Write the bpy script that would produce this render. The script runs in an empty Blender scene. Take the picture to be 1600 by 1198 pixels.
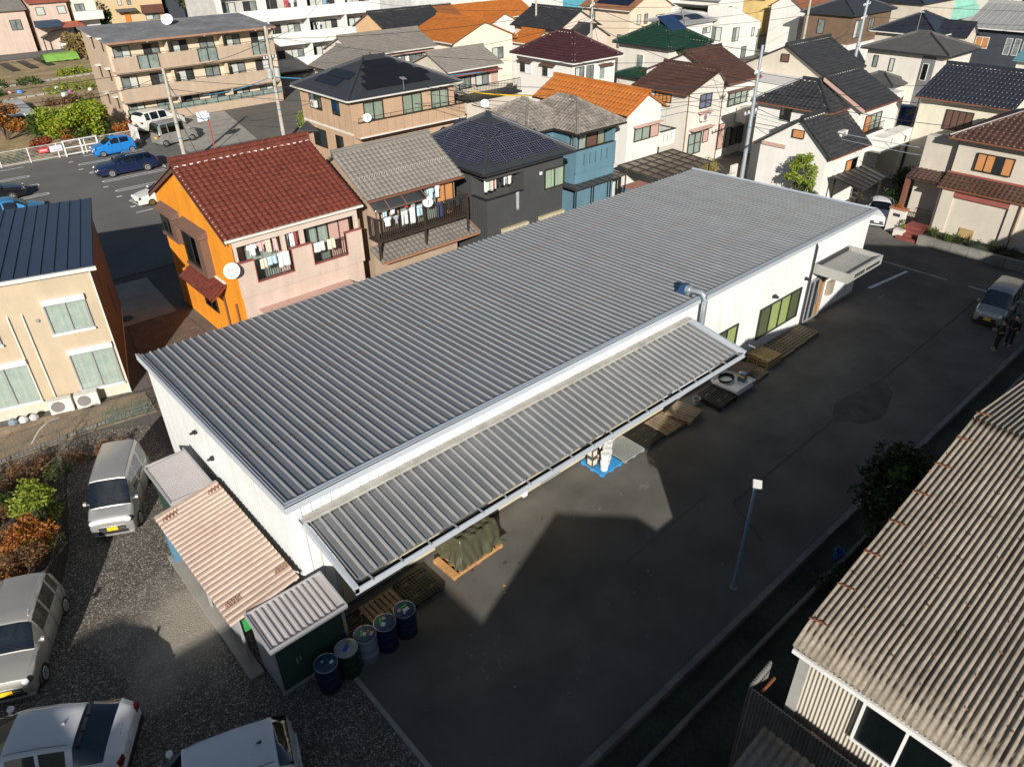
import bpy, bmesh, math, random
import numpy as np
from mathutils import Matrix, Vector
R = random.Random(7)
SC = bpy.context.scene
COL = SC.collection
rad = math.radians

# ------------------------------------------------------------------ camera, sky, sun, exposure
def setup():
    yaw, pitch, roll, f = -0.7247, 0.5699, 0.0129, 1143.2
    cy, sy, cp, sp = math.cos(yaw), math.sin(yaw), math.cos(pitch), math.sin(pitch)
    fw = Vector((-sy*cp, cy*cp, -sp)); rt = Vector((cy, sy, 0)); dn = fw.cross(rt)
    c, s = math.cos(roll), math.sin(roll)
    r2 = rt*c + dn*s; d2 = rt*(-s) + dn*c
    m = Matrix((r2, -d2, -fw)).transposed().to_4x4()
    m.translation = Vector((0, 0, 16.0))
    cam = bpy.data.cameras.new('camera'); o = bpy.data.objects.new('camera', cam)
    COL.objects.link(o); o.matrix_world = m
    cam.sensor_width = 36.0; cam.lens = f/1600*36; cam.clip_start = 0.2; cam.clip_end = 3000
    SC.camera = o
    AZ, EL = 50.0, 22.8           # the direction shadows fall (from +X), and the sun's height
    w = bpy.data.worlds.new('World'); SC.world = w; w.use_nodes = True
    nt = w.node_tree; nt.nodes.clear()
    sky = nt.nodes.new('ShaderNodeTexSky'); sky.sky_type = 'NISHITA'; sky.sun_disc = False
    sky.sun_elevation = rad(EL); sky.air_density = 1.0; sky.dust_density = 0.6
    # sun_rotation is measured clockwise from +Y
    sky.sun_rotation = rad(90 - (AZ + 180))
    bg = nt.nodes.new('ShaderNodeBackground'); bg.inputs[1].default_value = 0.05
    out = nt.nodes.new('ShaderNodeOutputWorld')
    nt.links.new(sky.outputs[0], bg.inputs[0]); nt.links.new(bg.outputs[0], out.inputs[0])
    L = bpy.data.lights.new('sun', 'SUN'); L.energy = 5.0; L.angle = rad(0.55); L.color = (1.0, 0.95, 0.88)
    so = bpy.data.objects.new('sun', L); COL.objects.link(so)
    d = Vector((math.cos(rad(AZ))*math.cos(rad(EL)), math.sin(rad(AZ))*math.cos(rad(EL)), -math.sin(rad(EL))))
    so.rotation_euler = d.to_track_quat('-Z', 'Y').to_euler()
    so.location = (-30, -40, 40)
    v = SC.view_settings; v.view_transform = 'Standard'; v.look = 'None'; v.exposure = 0.25; v.gamma = 1.0
setup()

# ------------------------------------------------------------------ mesh helper
class MB:
    def __init__(s): s.v = []; s.f = []
    def add(s, vs, fs):
        b = len(s.v); s.v.extend([tuple(p) for p in vs]); s.f.extend([tuple(i+b for i in q) for q in fs]); return s
    def box(s, x0, y0, z0, x1, y1, z1):
        return s.add([(x0,y0,z0),(x1,y0,z0),(x1,y1,z0),(x0,y1,z0),(x0,y0,z1),(x1,y0,z1),(x1,y1,z1),(x0,y1,z1)],
                     [(3,2,1,0),(4,5,6,7),(0,1,5,4),(1,2,6,5),(2,3,7,6),(3,0,4,7)])
    def cb(s, cx, cy, cz, dx, dy, dz): return s.box(cx-dx/2, cy-dy/2, cz-dz/2, cx+dx/2, cy+dy/2, cz+dz/2)
    def bar(s, a, b, w, h=None, up=(0,0,1)):
        a = Vector(a); b = Vector(b); h = h or w; d = (b-a).normalized(); u = Vector(up)
        if abs(d.dot(u)) > .98: u = Vector((1,0,0))
        x = d.cross(u).normalized(); y = x.cross(d).normalized()
        P = []
        for q in (a, b):
            for i, j in ((-1,-1),(1,-1),(1,1),(-1,1)): P.append(q + x*(i*w/2) + y*(j*h/2))
        return s.add(P, [(3,2,1,0),(4,5,6,7),(0,1,5,4),(1,2,6,5),(2,3,7,6),(3,0,4,7)])
    def quad(s, *p): return s.add(p, [tuple(range(len(p)))])
    def slab(s, top, t):     # polygon given counter-clockwise from above, thickness downwards
        n = len(top); b = [(p[0],p[1],p[2]-t) for p in top]
        return s.add(list(top)+b, [tuple(range(n)), tuple(range(2*n-1, n-1, -1))] + [(i, i+n, (i+1)%n+n, (i+1)%n) for i in range(n)])
    def prism(s, prof, axis, a, b):   # prof: list of 2-D points; axis 'x': (y,z), 'y': (x,z), 'z': (x,y)
        n = len(prof)
        def P(q, t): return {'x': (t, q[0], q[1]), 'y': (q[0], t, q[1]), 'z': (q[0], q[1], t)}[axis]
        return s.add([P(q, a) for q in prof] + [P(q, b) for q in prof],
                     [tuple(range(n-1, -1, -1)), tuple(range(n, 2*n))] + [(i, (i+1)%n, (i+1)%n+n, i+n) for i in range(n)])
    def tube(s, pts, r, n=6, caps=True):
        pts = [Vector(p) for p in pts]; m = len(pts); rs = r if isinstance(r, (list, tuple)) else [r]*m
        P = []
        for i, p in enumerate(pts):
            d = (pts[min(i+1, m-1)] - pts[max(i-1, 0)]).normalized()
            u = Vector((0,0,1)) if abs(d.z) < .9 else Vector((1,0,0))
            x = d.cross(u).normalized(); y = x.cross(d).normalized()
            for k in range(n):
                a = 2*math.pi*k/n; P.append(p + x*(math.cos(a)*rs[i]) + y*(math.sin(a)*rs[i]))
        F = [(i*n+k, i*n+(k+1)%n, (i+1)*n+(k+1)%n, (i+1)*n+k) for i in range(m-1) for k in range(n)]
        if caps: F += [tuple(range(n-1, -1, -1)), tuple(range((m-1)*n, m*n))]
        return s.add(P, F)
    def lathe(s, prof, n=24, c=(0,0,0), axis='z', caps=True):   # prof: (r, h)
        P = []; m = len(prof)
        for r, h in prof:
            for k in range(n):
                a = 2*math.pi*k/n; q = (r*math.cos(a), r*math.sin(a), h)
                if axis == 'y': q = (q[0], q[2], q[1])
                if axis == 'x': q = (q[2], q[0], q[1])
                P.append((c[0]+q[0], c[1]+q[1], c[2]+q[2]))
        F = [(i*n+k, i*n+(k+1)%n, (i+1)*n+(k+1)%n, (i+1)*n+k) for i in range(m-1) for k in range(n)]
        if caps: F += [tuple(range(n-1, -1, -1)), tuple(range((m-1)*n, m*n))]
        return s.add(P, F)
    def grid(s, rows):       # rows of points
        m = len(rows); n = len(rows[0])
        return s.add([p for r in rows for p in r], [(i*n+j, i*n+j+1, (i+1)*n+j+1, (i+1)*n+j) for i in range(m-1) for j in range(n-1)])
    def mesh(s, name, smooth=False, ang=40, fix=True):
        me = bpy.data.meshes.new(name); me.from_pydata(s.v, [], s.f)
        if fix:
            bm = bmesh.new(); bm.from_mesh(me)
            bmesh.ops.recalc_face_normals(bm, faces=bm.faces); bm.to_mesh(me); bm.free()
        if smooth:
            me.polygons.foreach_set('use_smooth', [True]*len(me.polygons)); me.set_sharp_from_angle(angle=rad(ang))
        me.update(); return me
    def build(s, name, mat, parent=None, smooth=False, ang=40, fix=True, kind=None, label=None):
        return obj(name, s.mesh(name, smooth, ang, fix), mat, parent, kind, label)
INV = {}
def obj(name, me, mat, parent=None, kind=None, label=None):
    if mat is not None and not me.materials: me.materials.append(mat)
    o = bpy.data.objects.new(name, me); COL.objects.link(o)
    if parent is not None:
        o.parent = parent
        if parent.name in INV: o.matrix_parent_inverse = INV[parent.name]
    if kind: o['kind'] = kind
    if label: o['label'] = label
    return o
def tag(o, label, cat, group=None):
    o['label'] = label; o['category'] = cat
    if group: o['group'] = group
    return o
def thing(name, label, cat, loc=(0,0,0), rotz=0, group=None, world=False):
    o = bpy.data.objects.new(name, None); COL.objects.link(o)
    o.empty_display_size = .2; o.location = loc; o.rotation_euler = (0, 0, rotz)
    if world: INV[o.name] = Matrix.Translation(Vector(loc)).inverted()
    return tag(o, label, cat, group)
def dup(root, loc, rotz=0, label=None, scale=None):
    r = root.copy(); COL.objects.link(r); r.location = loc; r.rotation_euler = (0, 0, rotz)
    if label: r['label'] = label
    if scale: r.scale = (scale,)*3
    for ch in list(root.children):
        c = ch.copy(); COL.objects.link(c); c.parent = r
        for g in list(ch.children):
            d = g.copy(); COL.objects.link(d); d.parent = c
    return r
def struct(o):
    o['kind'] = 'structure'; return o

# ------------------------------------------------------------------ materials (all procedural, colours in linear RGB)
MAT = {}
def lin(h):
    h = h.lstrip('#'); c = [int(h[i:i+2], 16)/255 for i in (0, 2, 4)]
    return tuple(x/12.92 if x <= .04045 else ((x+.055)/1.055)**2.4 for x in c)
def mat(name, col, rough=.7, metal=0.0, var=.12, scale=1.2, fine=.06, fscale=18, bump=0, bscale=60, rnd=0, spec=.5, streak=0, alpha=None, coat=0, tint=None, sdir=(2.6, 2.6, .3)):
    if name in MAT: return MAT[name]
    m = bpy.data.materials.new(name); m.use_nodes = True; nt = m.node_tree; N = nt.nodes; Lk = nt.links
    b = N['Principled BSDF']
    b.inputs['Roughness'].default_value = rough; b.inputs['Metallic'].default_value = metal
    b.inputs['Specular IOR Level'].default_value = spec
    if coat: b.inputs['Coat Weight'].default_value = coat; b.inputs['Coat Roughness'].default_value = .06
    if isinstance(col, str): col = lin(col)
    geo = N.new('ShaderNodeNewGeometry')
    def noise(s, det=3, vec=None, rg=.55):
        n = N.new('ShaderNodeTexNoise'); n.inputs['Scale'].default_value = s; n.inputs['Detail'].default_value = det
        n.inputs['Roughness'].default_value = rg
        Lk.new(vec if vec else geo.outputs['Position'], n.inputs['Vector']); return n.outputs['Fac']
    def rng(x, lo, hi):
        r = N.new('ShaderNodeMapRange'); Lk.new(x, r.inputs[0]); r.inputs[1].default_value = .3; r.inputs[2].default_value = .7
        r.inputs[3].default_value = lo; r.inputs[4].default_value = hi; return r.outputs[0]
    def mul(a, c):
        q = N.new('ShaderNodeMath'); q.operation = 'MULTIPLY'; Lk.new(a, q.inputs[0])
        if isinstance(c, float): q.inputs[1].default_value = c
        else: Lk.new(c, q.inputs[1])
        return q.outputs[0]
    f = rng(noise(scale), 1-var, 1+var)
    if fine: f = mul(f, rng(noise(fscale, 2), 1-fine, 1+fine))
    if streak:
        mp = N.new('ShaderNodeMapping'); mp.inputs['Scale'].default_value = sdir; Lk.new(geo.outputs['Position'], mp.inputs[0])
        f = mul(f, rng(noise(1.0, 4, mp.outputs[0]), 1-streak, 1+streak*.4))
    if rnd:
        oi = N.new('ShaderNodeObjectInfo'); r = N.new('ShaderNodeMapRange'); Lk.new(oi.outputs['Random'], r.inputs[0])
        r.inputs[3].default_value = 1-rnd; r.inputs[4].default_value = 1+rnd; f = mul(f, r.outputs[0])
    rgb = N.new('ShaderNodeRGB'); rgb.outputs[0].default_value = (*col, 1); base = rgb.outputs[0]
    if tint:   # second colour mixed in by broad noise: (colour, amount, scale)
        mx = N.new('ShaderNodeMix'); mx.data_type = 'RGBA'; Lk.new(base, mx.inputs['A'])
        c2 = lin(tint[0]) if isinstance(tint[0], str) else tint[0]; mx.inputs['B'].default_value = (*c2, 1)
        Lk.new(rng(noise(tint[2], 5, rg=.65), 0, tint[1]), mx.inputs['Factor']); base = mx.outputs['Result']
    vm = N.new('ShaderNodeVectorMath'); vm.operation = 'SCALE'; Lk.new(base, vm.inputs[0]); Lk.new(f, vm.inputs['Scale'])
    Lk.new(vm.outputs[0], b.inputs['Base Color'])
    if bump:
        bp = N.new('ShaderNodeBump'); bp.inputs['Strength'].default_value = min(bump, 1); bp.inputs['Distance'].default_value = .02
        Lk.new(noise(bscale, 3), bp.inputs['Height']); Lk.new(bp.outputs[0], b.inputs['Normal'])
    if alpha is not None:
        b.inputs['Alpha'].default_value = alpha
    MAT[name] = m; return m
def glass(name, col=(.55,.62,.6), a=.55, rough=.03):
    if name in MAT: return MAT[name]
    m = bpy.data.materials.new(name); m.use_nodes = True; nt = m.node_tree; N = nt.nodes; N.clear()
    tr = N.new('ShaderNodeBsdfTransparent'); tr.inputs[0].default_value = (*col, 1)
    gl = N.new('ShaderNodeBsdfGlossy'); gl.inputs['Roughness'].default_value = rough; gl.inputs['Color'].default_value = (.9,.95,1,1)
    fr = N.new('ShaderNodeLayerWeight'); fr.inputs[0].default_value = .25
    mr = N.new('ShaderNodeMapRange'); nt.links.new(fr.outputs['Fresnel'], mr.inputs[0]); mr.inputs[3].default_value = 1-a; mr.inputs[4].default_value = 1.0
    mx = N.new('ShaderNodeMixShader'); out = N.new('ShaderNodeOutputMaterial')
    nt.links.new(mr.outputs[0], mx.inputs[0]); nt.links.new(tr.outputs[0], mx.inputs[1]); nt.links.new(gl.outputs[0], mx.inputs[2])
    nt.links.new(mx.outputs[0], out.inputs[0]); MAT[name] = m; return m
def leafmat(name, col, col2, rough=.55):
    if name in MAT: return MAT[name]
    m = bpy.data.materials.new(name); m.use_nodes = True; nt = m.node_tree; N = nt.nodes; Lk = nt.links
    b = N['Principled BSDF']; b.inputs['Roughness'].default_value = rough
    geo = N.new('ShaderNodeNewGeometry'); n = N.new('ShaderNodeTexNoise'); n.inputs['Scale'].default_value = 5; n.inputs['Detail'].default_value = 4
    Lk.new(geo.outputs['Position'], n.inputs['Vector'])
    r = N.new('ShaderNodeMapRange'); Lk.new(n.outputs['Fac'], r.inputs[0]); r.inputs[1].default_value = .35; r.inputs[2].default_value = .65
    mx = N.new('ShaderNodeMix'); mx.data_type = 'RGBA'; Lk.new(r.outputs[0], mx.inputs['Factor'])
    mx.inputs['A'].default_value = (*col, 1); mx.inputs['B'].default_value = (*col2, 1)
    Lk.new(mx.outputs['Result'], b.inputs['Base Color'])
    tl = N.new('ShaderNodeBsdfTranslucent'); Lk.new(mx.outputs['Result'], tl.inputs[0])
    ms = N.new('ShaderNodeMixShader'); ms.inputs[0].default_value = .3
    out = N['Material Output']; Lk.new(b.outputs[0], ms.inputs[1]); Lk.new(tl.outputs[0], ms.inputs[2]); Lk.new(ms.outputs[0], out.inputs[0])
    MAT[name] = m; return m

ASPHALT = mat('asphalt', (.122,.115,.105), .95, spec=.2, var=.2, scale=.6, fine=.25, fscale=45, bump=.35, bscale=220, tint=((.155,.145,.128), .7, .45))
ASPHALT2 = mat('car_park_asphalt', (.145,.138,.128), .92, var=.12, scale=.3, fine=.16, fscale=40, bump=.3, bscale=150)
GROUND = mat('town_ground', (.13,.12,.105), .95, var=.25, scale=.15, fine=.2, fscale=8)
CONC = mat('concrete', (.34,.32,.28), .9, var=.15, scale=1, fine=.12, fscale=30, bump=.25, bscale=90)
CONC2 = mat('dark_concrete', (.2,.19,.17), .92, var=.2, scale=1, fine=.15, fscale=25, bump=.3, bscale=80, rnd=.12)
WPAINT = mat('road_paint', (.74,.73,.7), .7, var=.12, scale=3, fine=.15, fscale=40)
WALLW = mat('white_panel', (.80,.80,.785), .5, var=.03, scale=.8, fine=.02, rnd=.02, streak=.09)
TRIM = mat('silver_trim', (.56,.61,.66), .42, .25, var=.05, fine=.03)
ROOFG = mat('factory_roof', (.27,.29,.315), .42, .5, var=.05, scale=.5, fine=.03, fscale=9, rnd=.04, tint=((.32,.32,.32), .4, .4), streak=.07, sdir=(7, .3, 1))
ROOFLIT = mat('sunlit_roof_rib', (.34,.345,.345), .45, .3, var=.08, scale=1.2, fine=.05, rnd=.04)  # roof paint made lighter: sunlight on the ribs is put into the colour
CANOPYG = mat('canopy_roof', (.285,.29,.295), .42, .45, var=.08, scale=.9, fine=.05, fscale=10, rnd=.05, tint=((.38,.36,.33), .5, .6), streak=.10, sdir=(7, .5, 1))
DARKG = mat('dark_metal', (.035,.036,.04), .5, .3, var=.1)
BLACK = mat('black_rubber', (.012,.012,.013), .75, var=.1)
ALU = mat('aluminium', (.55,.56,.57), .4, .6, var=.05)
BRONZE = mat('bronze_sash', (.05,.042,.035), .45, .4, var=.06)
WHITE = mat('white_paint', (.8,.79,.76), .55, var=.04, scale=1, fine=.03, streak=.08)
CREAMW = mat('cream_stucco', (.50,.41,.285), .85, var=.07, scale=.8, fine=.07, fscale=40, bump=.35, bscale=70, streak=.08)
TANW = mat('tan_tile_wall', (.50,.34,.22), .75, var=.06, scale=1, fine=.06, fscale=14, streak=.08)
BEIGEW = mat('beige_wall', (.58,.52,.43), .85, var=.06, scale=.7, fine=.04, streak=.07)
OFFW = mat('off_white_wall', (.68,.64,.565), .8, var=.05, scale=.7, fine=.04, streak=.06)
WHITEW = mat('white_wall', (.76,.735,.68), .8, var=.04, scale=.7, fine=.03, streak=.05)
PINKW = mat('pink_siding', (.60,.47,.385), .75, var=.05, scale=.7, fine=.05, streak=.1)
ORANGEW = mat('orange_wall', (.82,.295,.014), .85, var=.08, scale=.7, fine=.06, streak=.14)
TEALW = mat('teal_wall', (.115,.225,.285), .8, var=.08, scale=.8, fine=.05, streak=.1)
DARKW = mat('charcoal_siding', (.062,.064,.064), .6, var=.07, scale=.8, fine=.04)
SLATEW = mat('slate_blue_wall', (.045,.055,.07), .7, var=.1)
BROWNW = mat('brown_wall', (.17,.11,.07), .8, var=.12)
T_RED = mat('red_brown_tiles', (.15,.04,.026), .3, var=.12, scale=2, fine=.22, fscale=5)
T_GREY = mat('weathered_grey_tiles', (.215,.195,.17), .7, var=.10, scale=1.0, fine=.10, fscale=5)
T_GREY2 = mat('smoked_grey_tiles', (.2,.175,.15), .7, var=.3, scale=1.1, fine=.3, fscale=4)
T_ORANGE = mat('orange_tiles', (.42,.14,.028), .5, var=.08, scale=1.5, fine=.12, fscale=5)
T_BROWN = mat('dark_brown_tiles', (.075,.04,.03), .3, var=.12, scale=1.5, fine=.2, fscale=5)
T_BLACK = mat('black_glazed_tiles', (.04,.04,.042), .3, var=.15, scale=2, fine=.25, fscale=5)
T_NAVY = mat('navy_tiles', (.03,.033,.043), .25, var=.12, scale=2, fine=.2, fscale=5)
T_MAROON = mat('maroon_tiles', (.055,.022,.024), .28, var=.12, scale=2, fine=.2, fscale=5)
T_GREEN = mat('green_tiles', (.014,.042,.026), .28, var=.15, scale=2, fine=.2, fscale=5)
T_SLATE = mat('slate_roof', (.085,.083,.08), .75, var=.12, scale=1.5, fine=.2, fscale=12)
T_BLUE = mat('blue_metal_roof', (.05,.072,.115), .42, .3, var=.06)
T_DKMETAL = mat('dark_metal_roof', (.05,.055,.062), .5, .2, var=.06)
T_LTMETAL = mat('light_metal_roof', (.42,.42,.40), .5, .3, var=.06)
SOLAR = mat('solar_cell', (.012,.014,.03), .14, .0, var=.1, fine=.05, spec=.7)
SOLARL = mat('solar_grid', (.32,.33,.36), .4, .4)
MORTAR = mat('white_mortar', (.68,.66,.62), .8, var=.1)
GUT_BR = mat('brown_gutter', (.20,.085,.05), .5, var=.1)
GUT_WH = mat('white_gutter', (.7,.67,.6), .5, var=.06)
CURT = mat('net_curtain', (.50,.535,.49), .9, var=.08, scale=3, fine=.1, fscale=20)
FARP = mat('far_pane', (.20,.225,.215), .12, 0, var=.35, scale=1.5, spec=.6)
CURTG = mat('green_blind', (.52,.58,.24), .9, var=.05)
CURTD = mat('dark_interior', (.03,.03,.032), .8, var=.3, scale=2)
CURTB = mat('beige_curtain', (.45,.4,.3), .9, var=.1, scale=3)
GL = glass('window_glass', (.8,.84,.82), .93); GLD = glass('dark_glass', (.3,.34,.34), .88)
GLC = glass('car_glass', (.30,.35,.33), .88)
SHUT_W = mat('white_shutter', (.74,.74,.74), .5, var=.04)
SHUT_O = mat('orange_shutter', (.55,.25,.09), .6, var=.1, rnd=.06)
SHUT_P = mat('pink_shutter', (.55,.36,.3), .6, var=.06)
SHUT_BR = mat('brown_shutter', (.13,.07,.05), .6, var=.1)
REDTRIM = mat('red_trim', (.3,.09,.07), .6, var=.1)
RUST = mat('rusty_iron', (.23,.075,.03), .8, var=.25, scale=6, fine=.2)
WOOD = mat('weathered_wood', (.24,.18,.12), .85, var=.2, scale=3, fine=.22, fscale=22, rnd=.18, bump=.2, bscale=60)
WOODN = mat('new_wood', (.50,.27,.10), .8, var=.15, scale=3, fine=.15, fscale=22, rnd=.12)
WOODY = mat('yellow_wood', (.42,.29,.13), .8, var=.15, scale=3, fine=.15, fscale=22, rnd=.1)
BLKPL = mat('black_plastic', (.014,.014,.014), .5, var=.1)
GRYPL = mat('grey_plastic', (.30,.32,.31), .6, var=.1)
BLUPL = mat('blue_plastic', (.05,.33,.70), .5, var=.08)
WHPL = mat('white_plastic', (.82,.82,.8), .4, var=.03)
POLEC = mat('pole_concrete', (.42,.39,.33), .85, var=.12, scale=1.5, fine=.08)
POLEG = mat('pole_galvanised', (.45,.5,.54), .45, .5, var=.08)
WIRE = mat('cable', (.02,.02,.022), .6); WIREB = mat('blue_cable_cover', (.06,.22,.33), .5); YEL = mat('yellow_cover', (.75,.5,.02), .5)
GRAVEL = None
# ------------------------------------------------------------------ ground, yard, roads
def gravel_mat():
    m = bpy.data.materials.new('gravel'); m.use_nodes = True; nt = m.node_tree; N = nt.nodes; Lk = nt.links
    b = N['Principled BSDF']; b.inputs['Roughness'].default_value = .95
    geo = N.new('ShaderNodeNewGeometry')
    vo = N.new('ShaderNodeTexVoronoi'); vo.inputs['Scale'].default_value = 33; Lk.new(geo.outputs['Position'], vo.inputs['Vector'])
    sep = N.new('ShaderNodeSeparateColor'); Lk.new(vo.outputs['Color'], sep.inputs[0])
    no = N.new('ShaderNodeTexNoise'); no.inputs['Scale'].default_value = .55; no.inputs['Detail'].default_value = 5; Lk.new(geo.outputs['Position'], no.inputs['Vector'])
    cr = N.new('ShaderNodeValToRGB'); Lk.new(sep.outputs[0], cr.inputs[0])
    E = cr.color_ramp.elements; E[0].position = 0; E[0].color = (.06,.052,.043,1); E[1].position = 1; E[1].color = (.5,.45,.38,1)
    e = E.new(.55); e.color = (.105,.092,.075,1); e = E.new(.85); e.color = (.22,.195,.16,1)
    mx = N.new('ShaderNodeMix'); mx.data_type = 'RGBA'; mx.inputs['B'].default_value = (.40,.355,.285,1)
    # worn sandy patch beside the concrete strip
    vd = N.new('ShaderNodeVectorMath'); vd.operation = 'DISTANCE'; Lk.new(geo.outputs['Position'], vd.inputs[0]); vd.inputs[1].default_value = (2.35, 15.6, 0)
    r1 = N.new('ShaderNodeMapRange'); Lk.new(vd.outputs['Value'], r1.inputs[0]); r1.inputs[1].default_value = .5; r1.inputs[2].default_value = 4.0; r1.inputs[3].default_value = .5; r1.inputs[4].default_value = -.25
    ad = N.new('ShaderNodeMath'); ad.operation = 'ADD'; Lk.new(r1.outputs[0], ad.inputs[0]); Lk.new(no.outputs['Fac'], ad.inputs[1])
    r2 = N.new('ShaderNodeMapRange'); Lk.new(ad.outputs[0], r2.inputs[0]); r2.inputs[1].default_value = .55; r2.inputs[2].default_value = .95; r2.inputs[4].default_value = .7
    Lk.new(r2.outputs[0], mx.inputs['Factor']); Lk.new(cr.outputs[0], mx.inputs['A']); Lk.new(mx.outputs['Result'], b.inputs['Base Color'])
    bp = N.new('ShaderNodeBump'); bp.inputs['Strength'].default_value = .5; bp.inputs['Distance'].default_value = .025; bp.invert = True
    Lk.new(vo.outputs['Distance'], bp.inputs['Height']); Lk.new(bp.outputs[0], b.inputs['Normal'])
    return m
GRAVEL = gravel_mat()
SOIL = mat('garden_soil', (.42,.30,.165), .95, var=.3, scale=.4, fine=.3, fscale=5, tint=((.24,.19,.08), .9, .35), bump=.4, bscale=20)
DIRTY = mat('ditch_earth', (.05,.045,.035), .95, var=.4, scale=.8, fine=.3, fscale=10, tint=((.035,.05,.02), .8, 1.0))
def sheet(name, pts, z, m, kind='structure'):
    b = MB(); b.quad(*[(x, y, z) for x, y in pts]); o = b.build(name, m); o['kind'] = kind; return o
def rect(x0, y0, x1, y1): return [(x0,y0),(x1,y0),(x1,y1),(x0,y1)]
# one big ground sheet
b = MB()
n = 24
b.grid([[(-700 + 2400*i/n, -900 + 2600*j/n, -.02) for i in range(n+1)] for j in range(n+1)])
struct(b.build('ground', GROUND))
sheet('yard', rect(4.66, 5.88, 39.35, 13.42), 0.0, ASPHALT)
sheet('street', [(39.35,-60),(43.0,-60),(43.0,16.2),(43.3,40),(39.6,40),(39.35,13.4)], -.004, ASPHALT)
sheet('yard_apron', [(30.5,13.42),(39.35,13.42),(39.6,40),(35.0,40),(35.0,13.42)], -.008, ASPHALT)
sheet('gravel_lot', [(-9,5.88),(4.52,5.88),(4.52,13.3),(4.64,13.42),(4.64,23.6),(4.64,25.9),(3.2,26.7),(-9,27.0)], 0.0, GRAVEL)
sheet('verge', rect(-9, -2, 43.2, 5.66), -.004, DIRTY)
# worn patches, patched trench and paint marks in the yard
TRENCH = mat('patched_asphalt', (.095,.09,.082), .95, var=.25, scale=1.5, fine=.25, fscale=45, spec=.2)
for nm, p in (('asphalt_patch', [(25.6+1.9*math.cos(a)*(1+.12*math.sin(5*a)), 8.4+.75*math.sin(a)*(1+.2*math.sin(3*a+1))) for a in np.linspace(0, 2*math.pi, 40, endpoint=False)]),):
    sheet(nm, p, .004, TRENCH)
b = MB()
for x0, y0, x1, y1, w in ((17,8.55,38,8.9,.10),(16.2,7.0,17,8.55,.08),(12.5,9.2,16.6,9.35,.035)):
    d = Vector((x1-x0, y1-y0, 0)).normalized(); nn = Vector((-d.y, d.x, 0))*w/2
    b.quad((x0-nn.x,y0-nn.y,.005),(x1-nn.x,y1-nn.y,.005),(x1+nn.x,y1+nn.y,.005),(x0+nn.x,y0+nn.y,.005))
struct(b.build('asphalt_joint', TRENCH))
def blots(name, m, spots, z):
    b = MB()
    for x, y, r in spots:
        k = 11; ph = R.random()*6; f = R.uniform(.55, .9)
        b.quad(*[(x+math.cos(2*math.pi*i/k)*r*(1+.35*math.sin(3*i+ph)+.15*R.random()), y+math.sin(2*math.pi*i/k)*r*f*(1+.3*math.cos(2*i+ph)), z) for i in range(k)])
        z += .00001
    o = b.build(name, m); o['kind'] = 'stuff'; tag(o, name.replace('_', ' ') + ' scattered over the yard asphalt', 'stain')
sp = [(R.uniform(6.6, 22), R.uniform(6.3, 12.0), R.choice((.012,.018,.022,.035))) for k in range(45)]
sp += [(R.gauss(7.5, .35), R.gauss(9.4, .35), R.uniform(.012,.04)) for k in range(26)] + [(R.gauss(8.6, .4), R.gauss(7.6, .4), R.uniform(.01,.03)) for k in range(12)]
blots('pale_paint_specks', mat('spilt_paint', (.22,.23,.24), .8, var=.5, scale=20, fine=.3), sp, .0062)
blots('worn_pale_stains', mat('pale_stain', (.15,.142,.125), .9, var=.3, scale=8), [(15.6, 11.0, .22)], .005)
blots('red_paint_spots', mat('red_paint_spot', (.6,.02,.02), .6), [(8.15,11.6,.03),(8.0,11.2,.03),(8.35,11.35,.02)], .0075)
blots('yellow_paint_spots', mat('yellow_paint_spot', (.75,.5,.02), .6), [(9.3,10.95,.04),(9.15,10.75,.02)], .0078)
blots('dark_oil_stains', mat('oil_stain', (.06,.056,.05), .7, var=.3, scale=5), [(9.9,11.6,.07),(10.2,11.3,.05),(13.1,10.9,.04),(16.4,11.9,.03),(9.0,12.0,.06),(12.0,12.2,.05),(8.8,11.7,.03),(10.6,11.8,.03),(11.2,11.2,.025),(13.6,11.4,.03)], .0055)
# white bay line, street edge line, border stones
sheet('bay_line', [(35.6,12.98),(39.05,12.60),(39.05,12.76),(35.6,13.16)], .005, WPAINT)
sheet('bay_line', [(34.9,12.2),(35.4,12.15),(35.4,12.22),(34.9,12.28)], .005, CONC2)
# border stones: one mesh shared
stone = MB().cb(0, 0, .0, .596, .16, .30).mesh('kerb_stone'); stone.materials.append(CONC2)
def kerb_row(name, label, xs, ys, rot, cat='kerb'):
    t = thing(name, label, cat, (xs[0], ys[0], 0))
    for x, y in zip(xs, ys):
        o = obj('kerb_stone', stone, None, t); o.location = (x-xs[0], y-ys[0], R.uniform(-.01,.01)); o.rotation_euler = (0, 0, rot+R.uniform(-.006,.006))
xs = np.arange(4.9, 40.5, .6); kerb_row('yard_kerb', 'long row of grey kerb stones along the dark side of the yard', xs, [5.78]*len(xs), 0)
flat = MB().cb(0, 0, .0, .99, .17, .03).mesh('edge_block'); flat.materials.append(CONC)
t = thing('street_edging', 'pale concrete edging blocks between yard and street', 'kerb', (39.4, 9, 0))
for k in range(11):
    if 4.5 < k < 5.5: continue
    o = obj('edge_block', flat, None, t); o.location = (.0, -4+k*1.0+.3, .008); o.rotation_euler = (0,0,math.pi/2)
t = thing('gravel_edging', 'narrow concrete edging between gravel lot and yard', 'kerb', (4.59, 5.9, 0))
for k in range(7):
    o = obj('edge_block', flat, None, t); o.location = (0, .5+k*.995, .01); o.rotation_euler = (0,0,math.pi/2); o.scale = (1,.7,1)
sheet('cream_house_soil', [(-8,26.95),(.2,26.95),(3.0,26.85),(5.2,26.5),(5.3,28.3),(-8,31.5)], .003, mat('sandy_soil', (.30,.225,.15), .95, var=.2, scale=1.5, fine=.3, fscale=14, bump=.4, bscale=30))
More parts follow.
